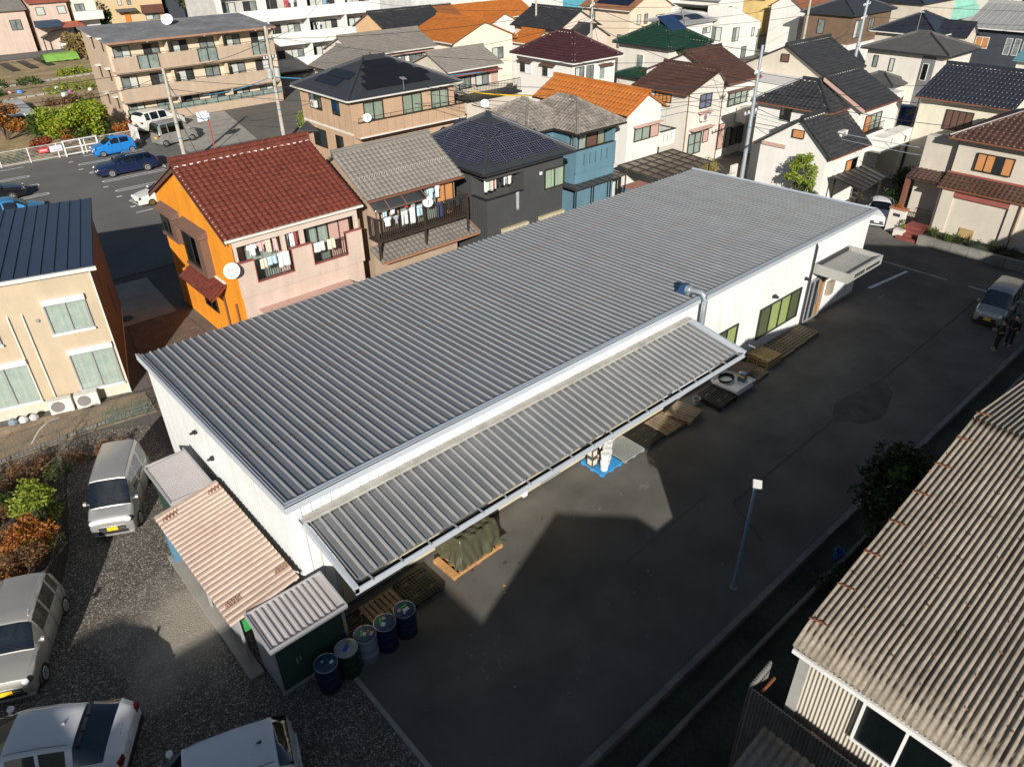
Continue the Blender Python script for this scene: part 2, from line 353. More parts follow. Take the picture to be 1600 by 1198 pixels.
# car park, lanes and garden behind
sheet('car_park', [(5.0,40.5),(19.0,40.5),(19.0,68.0),(-6,68.0),(-6,40.5)], .0, ASPHALT2)
sheet('lane', [(19.0,40.5),(25.5,40.5),(25.5,74),(19.0,74)], -.004, ASPHALT2)
sheet('apartment_court', [(20.6,62.5),(26.5,62.5),(29,75),(21.5,75.5)], .002, CONC)
sheet('back_street', [(24.2,44.0),(80,44.0),(80,40.6),(24.2,40.6)], -.006, ASPHALT2)
sheet('garden_soil', [(-30,68.3),(19.0,68.3),(19.9,75),(31.5,125.5),(-30,125.5)], .0, SOIL)
sheet('garden_road', [(-30,126.0),(33,126.0),(33,130.2),(-30,130.2)], .0, ASPHALT2)
sheet('house_plots', rect(24, 24.5, 200, 40.4), -.01, mat('plot_soil', (.22,.2,.17), .95, var=.2))
# concrete slab and gravel between cream house and orange house
sheet('concrete_slab', [(5.6,34.6),(9.0,34.6),(9.3,39.6),(6.9,39.8)], .012, CONC)
sheet('side_gravel', [(4.9,24.5),(9.3,24.5),(9.1,34.6),(6.7,34.6)], .008, mat('brown_gravel', (.15,.11,.085), .95, var=.2, scale=2, fine=.4, fscale=18, bump=.6, bscale=30))
mh = MB().lathe([(.32,0),(.32,.012)], 24, (6.9, 35.4, .012)).build('manhole_cover', DARKG); mh['kind'] = 'structure'
# parking lines: hairpin bay dividers and single strokes
def hairpin(x0, x1, y, w=.2, lw=.11, rev=False):
    b = MB(); z = .006; k = 8
    xo = x0 if not rev else x1; sg = 1 if not rev else -1; xe = x1 if not rev else x0
    for s in (-1, 1): b.quad((xo, y+s*w-lw/2, z), (xe, y+s*w-lw/2, z), (xe, y+s*w+lw/2, z), (xo, y+s*w+lw/2, z))
    for i in range(k):
        a0 = math.pi/2 + math.pi*i/k; a1 = math.pi/2 + math.pi*(i+1)/k
        P = [(xo+sg*math.cos(a)*r, y+math.sin(a)*r, z) for a, r in ((a0, w-lw/2),(a0, w+lw/2),(a1, w+lw/2),(a1, w-lw/2))]
        b.quad(*P)
    o = b.build('bay_line', WPAINT); o['kind'] = 'structure'
for y in (64.9, 62.0, 59.0, 56.1, 53.2): hairpin(13.1, 17.4, y)
for y in (67.3,): sheet('bay_line', rect(13.9, y, 17.3, y+.11), .006, WPAINT); 
sheet('bay_line', rect(12.4, 50.45, 15.5, 50.56), .006, WPAINT)
for y in (64.4, 61.6, 58.9): hairpin(4.5, 9.1, y, rev=True)
sheet('bay_line', rect(5, 67.3, 9.6, 67.41), .006, WPAINT)
for y in (66.1, 63.4, 57.5, 54.6, 51.8): sheet('bay_number', rect(12.5, y, 12.85, y+.2), .006, WPAINT)
stopper = MB(); stopper.cb(0, 0, .06, .14, .55, .12); sm = stopper.mesh('wheel_stop'); sm.materials.append(CONC)
for i, (x, y) in enumerate(((17.8,66.6),(17.8,65.4),(17.6,60.9),(17.6,59.9),(17.5,57.9),(17.5,56.9))):
    o = obj('wheel_stop', sm, None); o.location = (x, y, 0)
    tag(o, 'concrete wheel stop behind the %s' % ('blue hatchback, far one','blue hatchback, near one','navy estate car, far one','navy estate car, near one','empty bay, far one','empty bay, near one')[i], 'wheel stop', 'wheel stops in the car park')
# ------------------------------------------------------------------ the factory
X0, X1, Y0, Y1, HF, HB = 4.54, 34.60, 13.27, 23.69, 4.30, 4.02
WX0, WX1, WY0, WY1 = 4.69, 34.45, 13.42, 23.55
F = thing('factory_hall', 'long low white factory hall with grey ribbed metal roof in the centre', 'factory', (19.5, 18.5, 0), world=True)
b = MB(); b.box(WX0+.03, WY0+.03, 0, WX1-.03, WY1-.03, 3.86)
b.add([(WX0+.03,WY0+.03,3.86),(WX1-.03,WY0+.03,3.86),(WX1-.03,WY0+.03,4.1),(WX0+.03,WY0+.03,4.1)], [(0,1,2,3)])
b.build('wall', WALLW, F)
def roofz(y): return HF + (HB-HF)*(y-Y0)/(Y1-Y0) - .06
# roof panels between ribs
pit = 0.2708; n = 110
s = (HB-HF)/(Y1-Y0)
ln = Y1-Y0-.22
pm = MB()
prof = [(0,.0),(.030,.050),(.054,.053),(.062,.006),(.11,.003),(.118,.006),(.126,.003),(.185,.003),(.193,.006),(.201,.003),(pit-.004,.0)]
pm.grid([[(u, .0, z) for u, z in prof], [(u, ln, z + s*ln) for u, z in prof]])
pm.add([(prof[i][0], 0, prof[i][1]) for i in range(len(prof))] + [(prof[i][0], 0, -.03) for i in (0,-1)], [tuple(range(len(prof))) + (len(prof)+1, len(prof))])
me = pm.mesh('roof_panel', fix=False); me.materials.append(ROOFG); me.materials.append(ROOFLIT)
for i_ in (0, 1): me.polygons[i_].material_index = 1  # rib flank and crest take the painted-in sunlit tone
xr0 = X0 + .13
for i in range(n):
    o = obj('roof_panel', me, None, F); o.location = (xr0 + i*pit, Y0+.17, roofz(Y0+.17)-.01)
# deck below, edge flashings
b = MB(); b.slab([(X0+.06,Y0+.06,roofz(Y0)-.03),(X1-.06,Y0+.06,roofz(Y0)-.03),(X1-.06,Y1-.06,roofz(Y1)-.03),(X0+.06,Y1-.06,roofz(Y1)-.03)], .12); b.build('roof_deck', ROOFG, F)
def flash(name, pts, t=.17, w=.17):
    pass
def edge_trim(x0, y0, x1, y1, z0, z1, nm='eave_trim'):
    b = MB(); dx, dy = x1-x0, y1-y0
    if abs(dx) > abs(dy):
        for (a, c, lo, hi) in ((0,.17,.03,.065),(0,.025,-.12,.09),(0,.05,-.16,-.12)):
            ys = y0+a if y0 < 18 else y0-c; ye = y0+c if y0 < 18 else y0-a
            b.add([(x0,ys,z0+lo),(x1,ys,z0+lo),(x1,ye,z0+lo),(x0,ye,z0+lo),(x0,ys,z0+hi),(x1,ys,z0+hi),(x1,ye,z0+hi),(x0,ye,z0+hi)], [(3,2,1,0),(4,5,6,7),(0,1,5,4),(1,2,6,5),(2,3,7,6),(3,0,4,7)])
    else:
        sg = 1 if x0 < 19 else -1
        for (a, c, lo, hi) in ((0,.10,.03,.062),(-.003,.022,-.12,.088),(-.004,.05,-.15,-.12)):
            xs, xe = sorted((x0+sg*a, x0+sg*c))
            b.add([(xs,y0,z0+lo),(xe,y0,z0+lo),(xe,y1,z1+lo),(xs,y1,z1+lo),(xs,y0,z0+hi),(xe,y0,z0+hi),(xe,y1,z1+hi),(xs,y1,z1+hi)], [(3,2,1,0),(4,5,6,7),(0,1,5,4),(1,2,6,5),(2,3,7,6),(3,0,4,7)])
    b.build(nm, TRIM, F)
edge_trim(X0, Y0, X1, Y0, roofz(Y0), roofz(Y0))
edge_trim(X0, Y0+.003, X0, Y1, roofz(Y0), roofz(Y1)); edge_trim(X1, Y0+.003, X1, Y1, roofz(Y0), roofz(Y1))
# row of fixing screws across the roof: tiny heads, one part
b = MB()
for yy in (15.9, 18.6, 21.2):
    for i in range(n):
        for du in (.0, .1, .17): b.cb(xr0+i*pit+du+.03, yy+R.uniform(-.01,.01), roofz(yy)+(.052 if du == 0 else .008), .022, .022, .016)
o = b.build('roof_screw', RUST, F, kind='stuff', fix=False)
# wall panels (front with narrow reveals, left end finer)
pw = .275
pm = MB(); pm.add([(0,0,0),(.004,-.05,0),(pw-.022,-.05,0),(pw-.018,0,0),(0,0,1),(.004,-.05,1),(pw-.022,-.05,1),(pw-.018,0,1)], [(0,1,5,4),(1,2,6,5),(2,3,7,6)])
me = pm.mesh('wall_panel', fix=False); me.materials.append(WALLW)
nw = int((WX1-WX0)/pw)
for i in range(nw):
    o = obj('wall_panel', me, None, F); o.location = (WX0+.02+i*pw, WY0+.032, .12); o.scale = (1, 1, 3.98)
pw2 = .2
pm = MB(); pm.add([(0,0,0),(-.035,.003,0),(-.035,pw2-.018,0),(0,pw2-.015,0),(0,0,1),(-.035,.003,1),(-.035,pw2-.018,1),(0,pw2-.015,1)], [(4,5,1,0),(5,6,2,1),(6,7,3,2)])
me2 = pm.mesh('wall_panel', fix=False); me2.materials.append(WALLW)
for i in range(int((WY1-WY0)/pw2)):
    y = WY0+.02+i*pw2; o = obj('wall_panel', me2, None, F); o.location = (WX0+.032, y, .12); o.scale = (1, 1, roofz(y)-.17)
b = MB(); b.box(WX0-.02, WY0-.02, 0, WX1+.02, WY1, .14); b.build('plinth', CONC, F)
# windows with green blinds
def fwin(x0, z0, w, h, n, cols):
    b = MB(); y = WY0-.075; fr = .05
    b.box(x0-fr, y, z0-fr, x0+w+fr, y+.06, z0); b.box(x0-fr, y, z0+h, x0+w+fr, y+.06, z0+h+fr)
    for k in range(n+1): b.box(x0+w*k/n-fr/2-(.025 if k == 0 else 0), y, z0, x0+w*k/n+fr/2+(.025 if k == n else 0), y+.06, z0+h)
    f = b.build('window', DARKG, F)
    for k in range(n):
        xx = x0+w*k/n
        MB().quad((xx+.02,y+.05,z0),(xx+w/n-.02,y+.05,z0),(xx+w/n-.02,y+.05,z0+h),(xx+.02,y+.05,z0+h)).build('blind', cols[k], f, fix=False)
        MB().quad((xx+.02,y+.025,z0),(xx+w/n-.02,y+.025,z0),(xx+w/n-.02,y+.025,z0+h),(xx+.02,y+.025,z0+h)).build('pane', GL, f, fix=False)
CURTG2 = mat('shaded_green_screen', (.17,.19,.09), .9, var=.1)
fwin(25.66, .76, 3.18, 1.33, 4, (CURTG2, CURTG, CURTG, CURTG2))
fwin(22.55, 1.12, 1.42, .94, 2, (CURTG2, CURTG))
# entrance: canopy box, door, letter box, downpipe
E_ = thing('entrance_canopy', 'pale grey flat canopy with dark lettering over the factory entrance', 'canopy', (31, 12.6, 2.8), world=True)
CANP = mat('canopy_fascia', (.40,.39,.365), .5, .1, var=.06)
b = MB(); b.box(29.5, 11.75, 2.62, 32.6, 11.83, 3.05); b.box(29.5, 11.835, 2.62, 29.58, 13.4, 3.05); b.box(32.52, 11.835, 2.62, 32.6, 13.4, 3.05); b.build('fascia', CANP, E_)
MB().box(29.585, 11.84, 2.66, 32.515, 13.39, 2.80).build('soffit', CANP, E_)
pm = MB(); pm.add([(0,0,0),(0,.05,.06),(0,.11,.06),(0,.135,0),(1.45,0,0),(1.45,.05,.06),(1.45,.11,.06),(1.45,.135,0)], [(0,1,5,4),(1,2,6,5),(2,3,7,6),(0,3,2,1),(4,5,6,7)])
mm = MB()
for k in range(16):
    u = 29.68+k*.175
    q = MB(); q.add([(0,0,0),(.03,0,.07),(.11,0,.07),(.14,0,0),(0,1.3,0),(.03,1.3,.07),(.11,1.3,.07),(.14,1.3,0)], [(0,1,5,4),(1,2,6,5),(2,3,7,6),(0,3,2,1),(4,5,6,7)])
    if k == 0: ridge_me = q.mesh('roof_rib', fix=False); ridge_me.materials.append(mat('canopy_top', (.27,.265,.25), .5, .2, var=.08))
    o = obj('roof_rib', ridge_me, None, E_); o.location = (u-31, 11.95-12.6, .005); o.matrix_parent_inverse = Matrix()
MB().box(29.6, 13.26, 2.81, 32.5, 13.38, 3.0).build('back_gutter', DARKG, E_)
# dark lettering on the fascia: a row of stroke-built characters, then a longer line of smaller ones
b = MB(); y = 11.735
def glyph(x, z, w, h):
    st = .03
    for zz in (z, z+h*.45, z+h-st): b.box(x+w*.05, y, zz, x+w*.95, y+.02, zz+st)
    for xx in (x+w*.2, x+w*.68): b.box(xx, y+.001, z+R.uniform(0,.04), xx+st, y+.019, z+h)
for k in range(5): glyph(30.05+k*.185, 2.72, .16, .17)
for k in range(11): glyph(31.1+k*.115, 2.74, .10, .12)
b.build('lettering', DARKG, E_)
D = thing('entrance_door', 'glazed factory entrance door with silver frame under the grey canopy', 'door', (30.2, 13.3, 0), world=True)
b = MB()
for x in (29.55, 29.95, 30.45, 30.9): b.box(x-.03, 13.30, .1, x+.03, 13.37, 2.1)
b.box(29.52, 13.295, 2.1, 30.93, 13.372, 2.2); b.box(29.52, 13.295, .1, 30.93, 13.372, .16); b.build('frame', ALU, D)
for x0, x1 in ((29.58,29.92),(29.98,30.42),(30.48,30.87)):
    MB().quad((x0,13.34,.16),(x1,13.34,.16),(x1,13.34,2.1),(x0,13.34,2.1)).build('pane', GL, D, fix=False)
MB().box(30.5, 13.36, .16, 30.86, 13.375, 2.09).build('orange_panel', mat('orange_panel', (.75,.30,.02), .6), D)
MB().box(29.56, 13.36, .16, 30.42, 13.374, 2.09).build('dark_interior', CURTD, D)
b = MB(); b.tube([(30.37,13.28,.8),(30.37,13.24,.85),(30.37,13.24,1.35),(30.37,13.28,1.4)], .015); b.build('handle', ALU, D)
o = MB().box(31.35, 13.2, .95, 31.75, 13.38, 1.6).build('letter_box', mat('brown_box', (.33,.27,.2), .5), None); tag(o, 'brown wall-mounted letter box beside the entrance door', 'letter box')
# downpipes & exhaust duct
def downpipe(x, y, z0, z1, lab, m=ALU, r=.045):
    b = MB().tube([(x, y+.06, z1), (x, y, z1-.12), (x, y, z0)], r, 8); o = b.build('downpipe', m, smooth=True); tag(o, lab, 'downpipe')
downpipe(29.35, 13.3, .02, 4.0, 'dark grey downpipe left of the factory entrance', DARKG)
DU = thing('exhaust_duct', 'silver bent exhaust duct rising over the factory eave above the canopy end', 'duct', (20.9, 13.2, 3.4), world=True)
GALV = mat('galvanised_duct', (.5,.56,.6), .35, .6, var=.1)
b = MB(); b.tube([(20.9,13.1,3.3),(20.9,13.1,4.25),(20.9,13.14,4.42),(20.88,13.26,4.52),(20.85,13.45,4.52),(20.8,13.75,4.5)], .10, 14); b.build('pipe', GALV, DU, smooth=True)
b = MB(); b.tube([(20.8,13.70,4.505),(20.78,13.86,4.50)], .15, 14); b.build('flange', GALV, DU, smooth=True)
b = MB(); b.prism([(13.84,4.32),(14.2,4.30),(14.02,4.66),(13.84,4.68)], 'x', 20.65, 20.92); b.build('hood', mat('blue_hood', (.03,.08,.18), .5), DU)
b = MB(); b.bar((20.8,13.62,4.18),(20.8,13.62,4.42),.03); b.bar((20.68,13.62,4.18),(20.92,13.62,4.18),.03); b.build('bracket', DARKG, DU)
# lamps and boxes on walls
def wallbox(name, lab, cat, x0, y0, z0, x1, y1, z1, m, lens=None):
    t = thing(name, lab, cat, ((x0+x1)/2, (y0+y1)/2, z0), world=True)
    MB().box(x0, y0, z0, x1, y1, z1).build('housing', m, t)
    cx, cz = (x0+x1)/2, (z0+z1)/2
    if lens == 'S': MB().lathe([(.05,0),(.07,.06),(.07,.12)], 12, (cx, y0-.13, cz), 'y').build('lamp_head', m, t)
    if lens == 'W': MB().lathe([(.03,0),(.04,.04),(.04,.10)], 12, (x0-.10, (y0+y1)/2, cz), 'x').build('lamp_head', m, t)
wallbox('wall_lamp', 'small dark floodlight on the front wall above the four-pane window', 'lamp', 26.4, 13.3, 2.42, 26.6, 13.4, 2.54, DARKG, 'S')
wallbox('wall_socket', 'small black bracket on the front wall left of the entrance', 'bracket', 28.98, 13.32, 2.42, 29.08, 13.4, 2.56, DARKG, 'S')
wallbox('security_camera', 'black and white camera high on the left end wall', 'camera', 4.57, 19.5, 3.02, 4.66, 19.66, 3.09, BLKPL, 'W')
wallbox('end_wall_lamp', 'small dark hooded vent low on the left end wall', 'lamp', 4.58, 18.5, 2.6, 4.66, 18.6, 2.72, DARKG, 'W')
# ------------------------------------------------------------------ front canopy
CZB, CZF, CYF, CX0, CX1 = 3.60, 3.24, 10.88, 4.86, 20.4
C = thing('loading_canopy', 'long grey ribbed canopy roof along the front of the factory hall', 'canopy', (12.5, 12, 3.2), world=True)
pc = .2715; nb = int((CX1-CX0-.2)/pc)
sl = (CZF-CZB)/(CYF+.22-13.36); L_ = 13.36-(CYF+.22)
prof = [(0,0),(.028,.055),(.052,.058),(.062,.006),(.11,.003),(.15,.009),(.2,.003),(pc-.004,0)]
pm = MB(); pm.grid([[(u,0,z) for u, z in prof], [(u,L_,z+sl*-0+(CZB-CZF)) for u, z in prof]])
pm.add([(u,0,z) for u, z in prof] + [(prof[0][0],0,-.025),(prof[-1][0],0,-.025)], [tuple(range(len(prof)))+(len(prof)+1,len(prof))])
me = pm.mesh('roof_panel', fix=False); me.materials.append(CANOPYG); me.materials.append(ROOFLIT)
for i_ in (0, 1): me.polygons[i_].material_index = 1  # canopy ribs get the same painted-in sunlit tone
for i in range(nb):
    o = obj('roof_panel', me, None, C); o.location = (CX0+.14+i*pc, CYF+.22, CZF)
b = MB(); b.box(CX0, 13.16, CZB+.02, CX1-.02, 13.395, CZB+.10); b.build('back_flashing', mat('flashing', (.42,.40,.36), .6, .1, var=.2, scale=2, fine=.1), C)
b = MB(); b.box(CX0, CYF, CZF-.16, CX1, CYF+.035, CZF+.02); b.build('gutter', TRIM, C); b = MB(); b.box(CX0, CYF+.036, CZF-.19, CX1, CYF+.20, CZF-.175); b.box(CX0, CYF+.185, CZF-.174, CX1, CYF+.20, CZF-.04); b.build('shaded_gutter_bed', mat('shaded_gutter_bed', (.03,.03,.032), .7), C)  # bed is near black: shade inside the gutter is put into its colour
b = MB()
for k in range(20): b.box(CX0+.45+k*.82, CYF-.02, CZF+.0, CX0+.49+k*.82, CYF+.23, CZF+.035)
b.build('gutter_hanger', ALU, C, kind='stuff')
for nm, x in (('end_trim', CX0), ('end_trim', CX1-.09)):
    b = MB(); b.add([(x,CYF,CZF-.12),(x+.09,CYF,CZF-.12),(x+.09,13.4,CZB-.12),(x,13.4,CZB-.12),(x,CYF,CZF+.08),(x+.09,CYF,CZF+.08),(x+.09,13.4,CZB+.115),(x,13.4,CZB+.115)], [(3,2,1,0),(4,5,6,7),(0,1,5,4),(1,2,6,5),(2,3,7,6),(3,0,4,7)]); b.build(nm, TRIM, C)
for x in (8.6, 12.6, 16.6): 
    b = MB(); b.bar((x,13.35,2.75),(x,CYF+.25,CZF-.12),.08,.12); b.bar((x,CYF+.25,CZF-.16),(x,13.35,CZB-.14),.06,.08); b.build('bracket', WHITE, C)
# lower wall behind the canopy: cream doors and shutters seen under the edge
CREAMP = mat('cream_panel', (.62,.53,.34), .6, var=.07, scale=1)
for k, (x0, x1) in enumerate(((5.6,7.5),(7.6,9.9),(9.95,12.1),(12.35,13.0),(13.9,16.2),(16.3,19.4))):
    MB().box(x0, 13.30, .12, x1, 13.385, 2.5).build('shutter_panel', CREAMP, F)
MB().box(12.12, 13.2, .12, 12.3, 13.384, 2.7).build('pilaster', WHITE, F)
MB().box(13.05, 13.28, .12, 13.85, 13.383, 1.9).build('grille_door', mat('grey_mesh_door', (.3,.32,.3), .5), F)
# ------------------------------------------------------------------ sheds and lean-to on the left
def ribs_roof(name, m, par, x0, x1, y0, y1, z00, z01, axis, pitch, amp=.05, trim=None):
    """z00 at the low side, z01 at the high side; axis = direction the ribs run."""
    b = MB(); rows = [[], []]
    if axis == 'y':
        k = int((x1-x0)/pitch)
        for i in range(k):
            u = x0+i*pitch
            for du, dz in ((0,0),(.12,1),(.42,1),(.54,0)): 
                rows[0].append((u+du*pitch, y0, z00+dz*amp)); rows[1].append((u+du*pitch, y1, z01+dz*amp))
        rows[0].append((x1, y0, z00)); rows[1].append((x1, y1, z01))
    else:
        k = int((y1-y0)/pitch)
        for i in range(k):
            u = y0+i*pitch
            for du, dz in ((0,0),(.14,1),(.5,1),(.64,0)):
                rows[0].append((x0, u+du*pitch, z00+dz*amp)); rows[1].append((x1, u+du*pitch, z01+dz*amp))
        rows[0].append((x0, y1, z00)); rows[1].append((x1, y1, z01))
    b.grid(rows); o = b.build(name, m, par, fix=False)
    md = o.modifiers.new('thick', 'SOLIDIFY'); md.thickness = .012; md.offset = -1
    return o
GREEN = mat('shed_green', (.035,.075,.055), .5, .1, var=.08); SHGREY = mat('shed_grey', (.42,.41,.42), .5, .2, var=.06)
PINKR = mat('pink_roof_sheet', (.54,.41,.33), .6, .05, var=.08, scale=1, fine=.08, fscale=8)
G = thing('green_storage_shed', 'dark green steel storage shed with pale ribbed roof beside the drums', 'shed', (4.0, 12.5, 0), world=True)
MB().box(3.05, 12.02, .06, 4.93, 13.1, 1.72).build('body', SHGREY, G)
for x0, x1 in ((3.1,3.68),(3.7,4.28),(4.3,4.86)): MB().box(x0, 11.98, .1, x1, 12.02, 1.66).build('door_panel', GREEN, G)
b = MB(); b.box(3.02, 11.96, .0, 4.95, 12.0, .1); b.box(3.02,11.96,1.66,4.95,12.0,1.74); b.box(4.87,11.965,.1,4.95,12.0,1.66); b.box(3.02,11.965,.1,3.09,12.0,1.66); b.build('door_frame', SHGREY, G)
b = MB(); b.tube([(3.55,11.95,.8),(3.55,11.95,1.0)], .015); b.box(3.62,11.95,.85,3.66,11.98,.97); b.build('handle', ALU, G)
ribs_roof('roof_sheet', mat('shed_roof', (.45,.42,.41), .5, .1, var=.06), G, 3.0, 5.0, 11.92, 13.15, 1.72, 1.86, 'y', .155, .045)
b = MB(); b.box(2.97,11.88,1.66,5.03,11.92,1.80); b.box(2.97,13.15,1.78,5.03,13.18,1.94)
for x in (2.97, 4.99): b.add([(x,11.925,1.66),(x+.04,11.925,1.66),(x+.04,13.145,1.80),(x,13.145,1.80),(x,11.925,1.80),(x+.04,11.925,1.80),(x+.04,13.145,1.94),(x,13.145,1.94)], [(3,2,1,0),(4,5,6,7),(0,1,5,4),(1,2,6,5),(2,3,7,6),(3,0,4,7)])
b.build('roof_trim', SHGREY, G)
T = thing('small_grey_shed', 'small grey-roofed steel shed beside the silver van at the end wall', 'shed', (3.8, 19.5, 0), world=True)
MB().box(3.28, 18.5, .05, 4.3, 20.5, 1.83).build('body', GREEN, T)
ribs_roof('roof_sheet', MAT['shed_roof'], T, 3.2, 4.37, 18.42, 20.58, 1.84, 1.94, 'x', .10, .035)
b = MB(); b.box(3.15,18.38,1.76,3.2,20.62,1.90); b.box(4.37,18.38,1.86,4.42,20.62,2.0); b.box(3.2,18.38,1.8,4.37,18.415,1.93); b.box(3.2,20.585,1.8,4.37,20.62,1.93); b.build('roof_trim', SHGREY, T)
Ln = thing('pink_lean_to', 'lean-to with salmon pink ribbed roof between the two sheds', 'shed', (3.6, 15.8, 0), world=True)
ribs_roof('roof_sheet', PINKR, Ln, 2.62, 4.5, 13.25, 18.36, 1.72, 2.02, 'x', .195, .045)
b = MB()
for y in (13.4, 15.8, 18.2): b.bar((2.85,y,0),(2.85,y,1.72),.06); b.bar((4.45,y,0),(4.45,y,1.98),.06)
b.bar((2.85,13.4,1.69),(2.85,18.2,1.69),.05); b.bar((4.45,13.4,1.95),(4.45,18.2,1.95),.05); b.build('frame', SHGREY, Ln)
MB().box(2.9, 13.5, .3, 2.93, 17.9, 1.6).build('side_sheet', mat('pale_side_sheet', (.36,.37,.36), .6), Ln)
GREENP = mat('bright_green', (.03,.30,.06), .6)
MB().box(2.92, 13.28, 1.25, 3.3, 13.32, 1.66).build('green_board', GREENP, Ln)
b = MB()
for x0 in (2.75, 4.1):
  for yy in (13.75, 17.9):
    for k in range(4): b.bar((x0+.0+k*.1, yy, 1.76+.16*(x0-2.62)+k*.016), (x0+.05+k*.1, yy+.09, 1.86+.16*(x0-2.62)+k*.016), .015); b.bar((x0+.05+k*.1, yy+.09, 1.86+.16*(x0-2.62)+k*.016),(x0+.1+k*.1, yy, 1.77+.16*(x0-2.62)+k*.016), .015)
b.build('snow_guard', RUST, Ln)
struct(MB().box(2.62, 12.9, 0.0, 2.98, 18.5, .07).build('concrete_strip', CONC))
o = MB().box(2.72, 18.08, .0, 3.05, 18.32, 1.25).build('blue_cupboard', mat('pale_blue_panel', (.10,.22,.32), .5)); tag(o, 'pale blue cupboard under the corner of the pink lean-to', 'cupboard')
# ------------------------------------------------------------------ pallets
def pallet(kind, m, w=1.05, d=1.05, h=.13, nb=7):
    t = thing('pallet', '', 'pallet')
    if kind == 'wood':
        bw = w/nb*.74
        for k in range(nb):
            MB().box(-w/2+k*(w-bw)/(nb-1), -d/2, h-.02, -w/2+k*(w-bw)/(nb-1)+bw, d/2, h).build('deck_board', m, t)
        for y in (-d/2+.045, 0, d/2-.045): MB().box(-w/2, y-.04, .018, w/2, y+.04, h-.0205).build('stringer', m, t)
        for x in (-w/2+.06, 0, w/2-.06): MB().box(x-.05, -d/2, 0, x+.05, d/2, .0175).build('bottom_board', m, t)
    else:
        b = MB(); k = 10 if kind == 'grid' else 12; tt = .022
        for i in range(k+1): b.box(-w/2+i*(w-tt)/k, -d/2, h-.03, -w/2+i*(w-tt)/k+tt, d/2, h)
        for i in range(k+1): b.box(-w/2+.001, -d/2+i*(d-tt)/k, h-.028, w/2-.001, -d/2+i*(d-tt)/k+tt, h-.002)
        if kind == 'grid':
            for cx in (-.26,.26):
                for cy in (-.26,.26):
                    b.add([(cx-.16,cy,h-.001),(cx-.13,cy-.03,h-.001),(cx+.16,cy,h-.001),(cx+.13,cy+.03,h-.001)], [(0,1,2,3)]); b.box(cx-.05,cy-.05,h-.03,cx+.05,cy+.05,h+.001)
        b.build('deck', m, t, fix=False)
        b = MB()
        for x in (-w/2+.07, 0, w/2-.07):
            for y in (-d/2+.07, 0, d/2-.07): b.cb(x, y, (h-.03)/2, .13, .13, h-.032)
        b.box(-w/2,-d/2,h-.07,w/2,-d/2+.015,h-.031); b.box(-w/2,d/2-.015,h-.07,w/2,d/2,h-.031); b.box(-w/2,-d/2+.016,h-.07,-w/2+.015,d/2-.016,h-.031); b.box(w/2-.015,-d/2+.016,h-.07,w/2,d/2-.016,h-.031)
        b.build('feet', m, t)
    return t
PG = 'pallets along the factory front'
def place(t, x, y, lab, rot=0, z=0):
    t.location = (x, y, z); t.rotation_euler = (0, 0, rot); t['label'] = lab; t['group'] = PG; return t
H_ = math.pi/2
pw_ = pallet('wood', WOOD)
place(pw_, 6.3, 12.45, 'weathered wooden pallet right behind the blue drums', .02)
place(pallet('grid', BLKPL), 7.45, 12.5, 'black plastic grid pallet between wooden pallet and the tarp load', .0)
place(pallet('grid', BLKPL), 5.25, 12.4, 'black plastic pallet in the dark corner behind the green shed', .05)
place(pallet('wood', WOODN, 1.9, .95), 9.3, 12.55, 'orange-brown wooden pallet under the green tarpaulin', .03)
pb = pallet('fine', BLUPL, 1.0, 1.0); place(pb, 15.35, 12.75, 'sky blue plastic pallet carrying white pails', .0)
place(pallet('fine', GRYPL, 1.05, 1.05), 16.5, 12.75, 'light grey plastic pallet right of the blue pallet', 0)
place(pallet('grid', BLKPL), 17.65, 12.75, 'black plastic grid pallet right of the grey plastic pallet', 0)
place(dup(pw_, (0,0,0)), 18.75, 12.7, 'grey wooden pallet beyond the black pallet, left of the tilted one', 0)
p2 = place(dup(pw_, (0,0,0)), 19.75, 12.6, 'wooden pallet leaning across its neighbour under the canopy end', .18, .10)
place(pallet('grid', BLKPL, 1.15, 1.15, .12), 21.55, 12.4, 'black plastic pallet stack left of the white tray', 0, .0)
place(pallet('grid', BLKPL, 1.15, 1.15, .12), 21.55, 12.4, 'black plastic pallet on top of its stack left of the white tray', .04, .125)
place(dup(pw_, (0,0,0)), 24.2, 12.55, 'wooden pallet lying left of the yellow pallet stack', .03)
py = pallet('wood', WOODY, 1.0, 1.0)
place(py, 25.45, 12.75, 'yellow wooden pallet, lowest of its stack', 0); place(dup(py, (0,0,0)), 25.45, 12.75, 'yellow wooden pallet, middle one of its stack', .01, .135); place(dup(py, (0,0,0)), 25.46, 12.76, 'yellow wooden pallet, topmost of its stack', -.01, .27)
place(dup(pw_, (0,0,0)), 26.65, 12.8, 'weathered pallet right of the yellow stack, first of three in line', H_)
place(dup(pw_, (0,0,0)), 27.75, 12.85, 'weathered pallet in the middle of three in line below the window', H_)
place(dup(pw_, (0,0,0)), 28.85, 12.9, 'weathered pallet nearest to the entrance, last of three in line', H_)
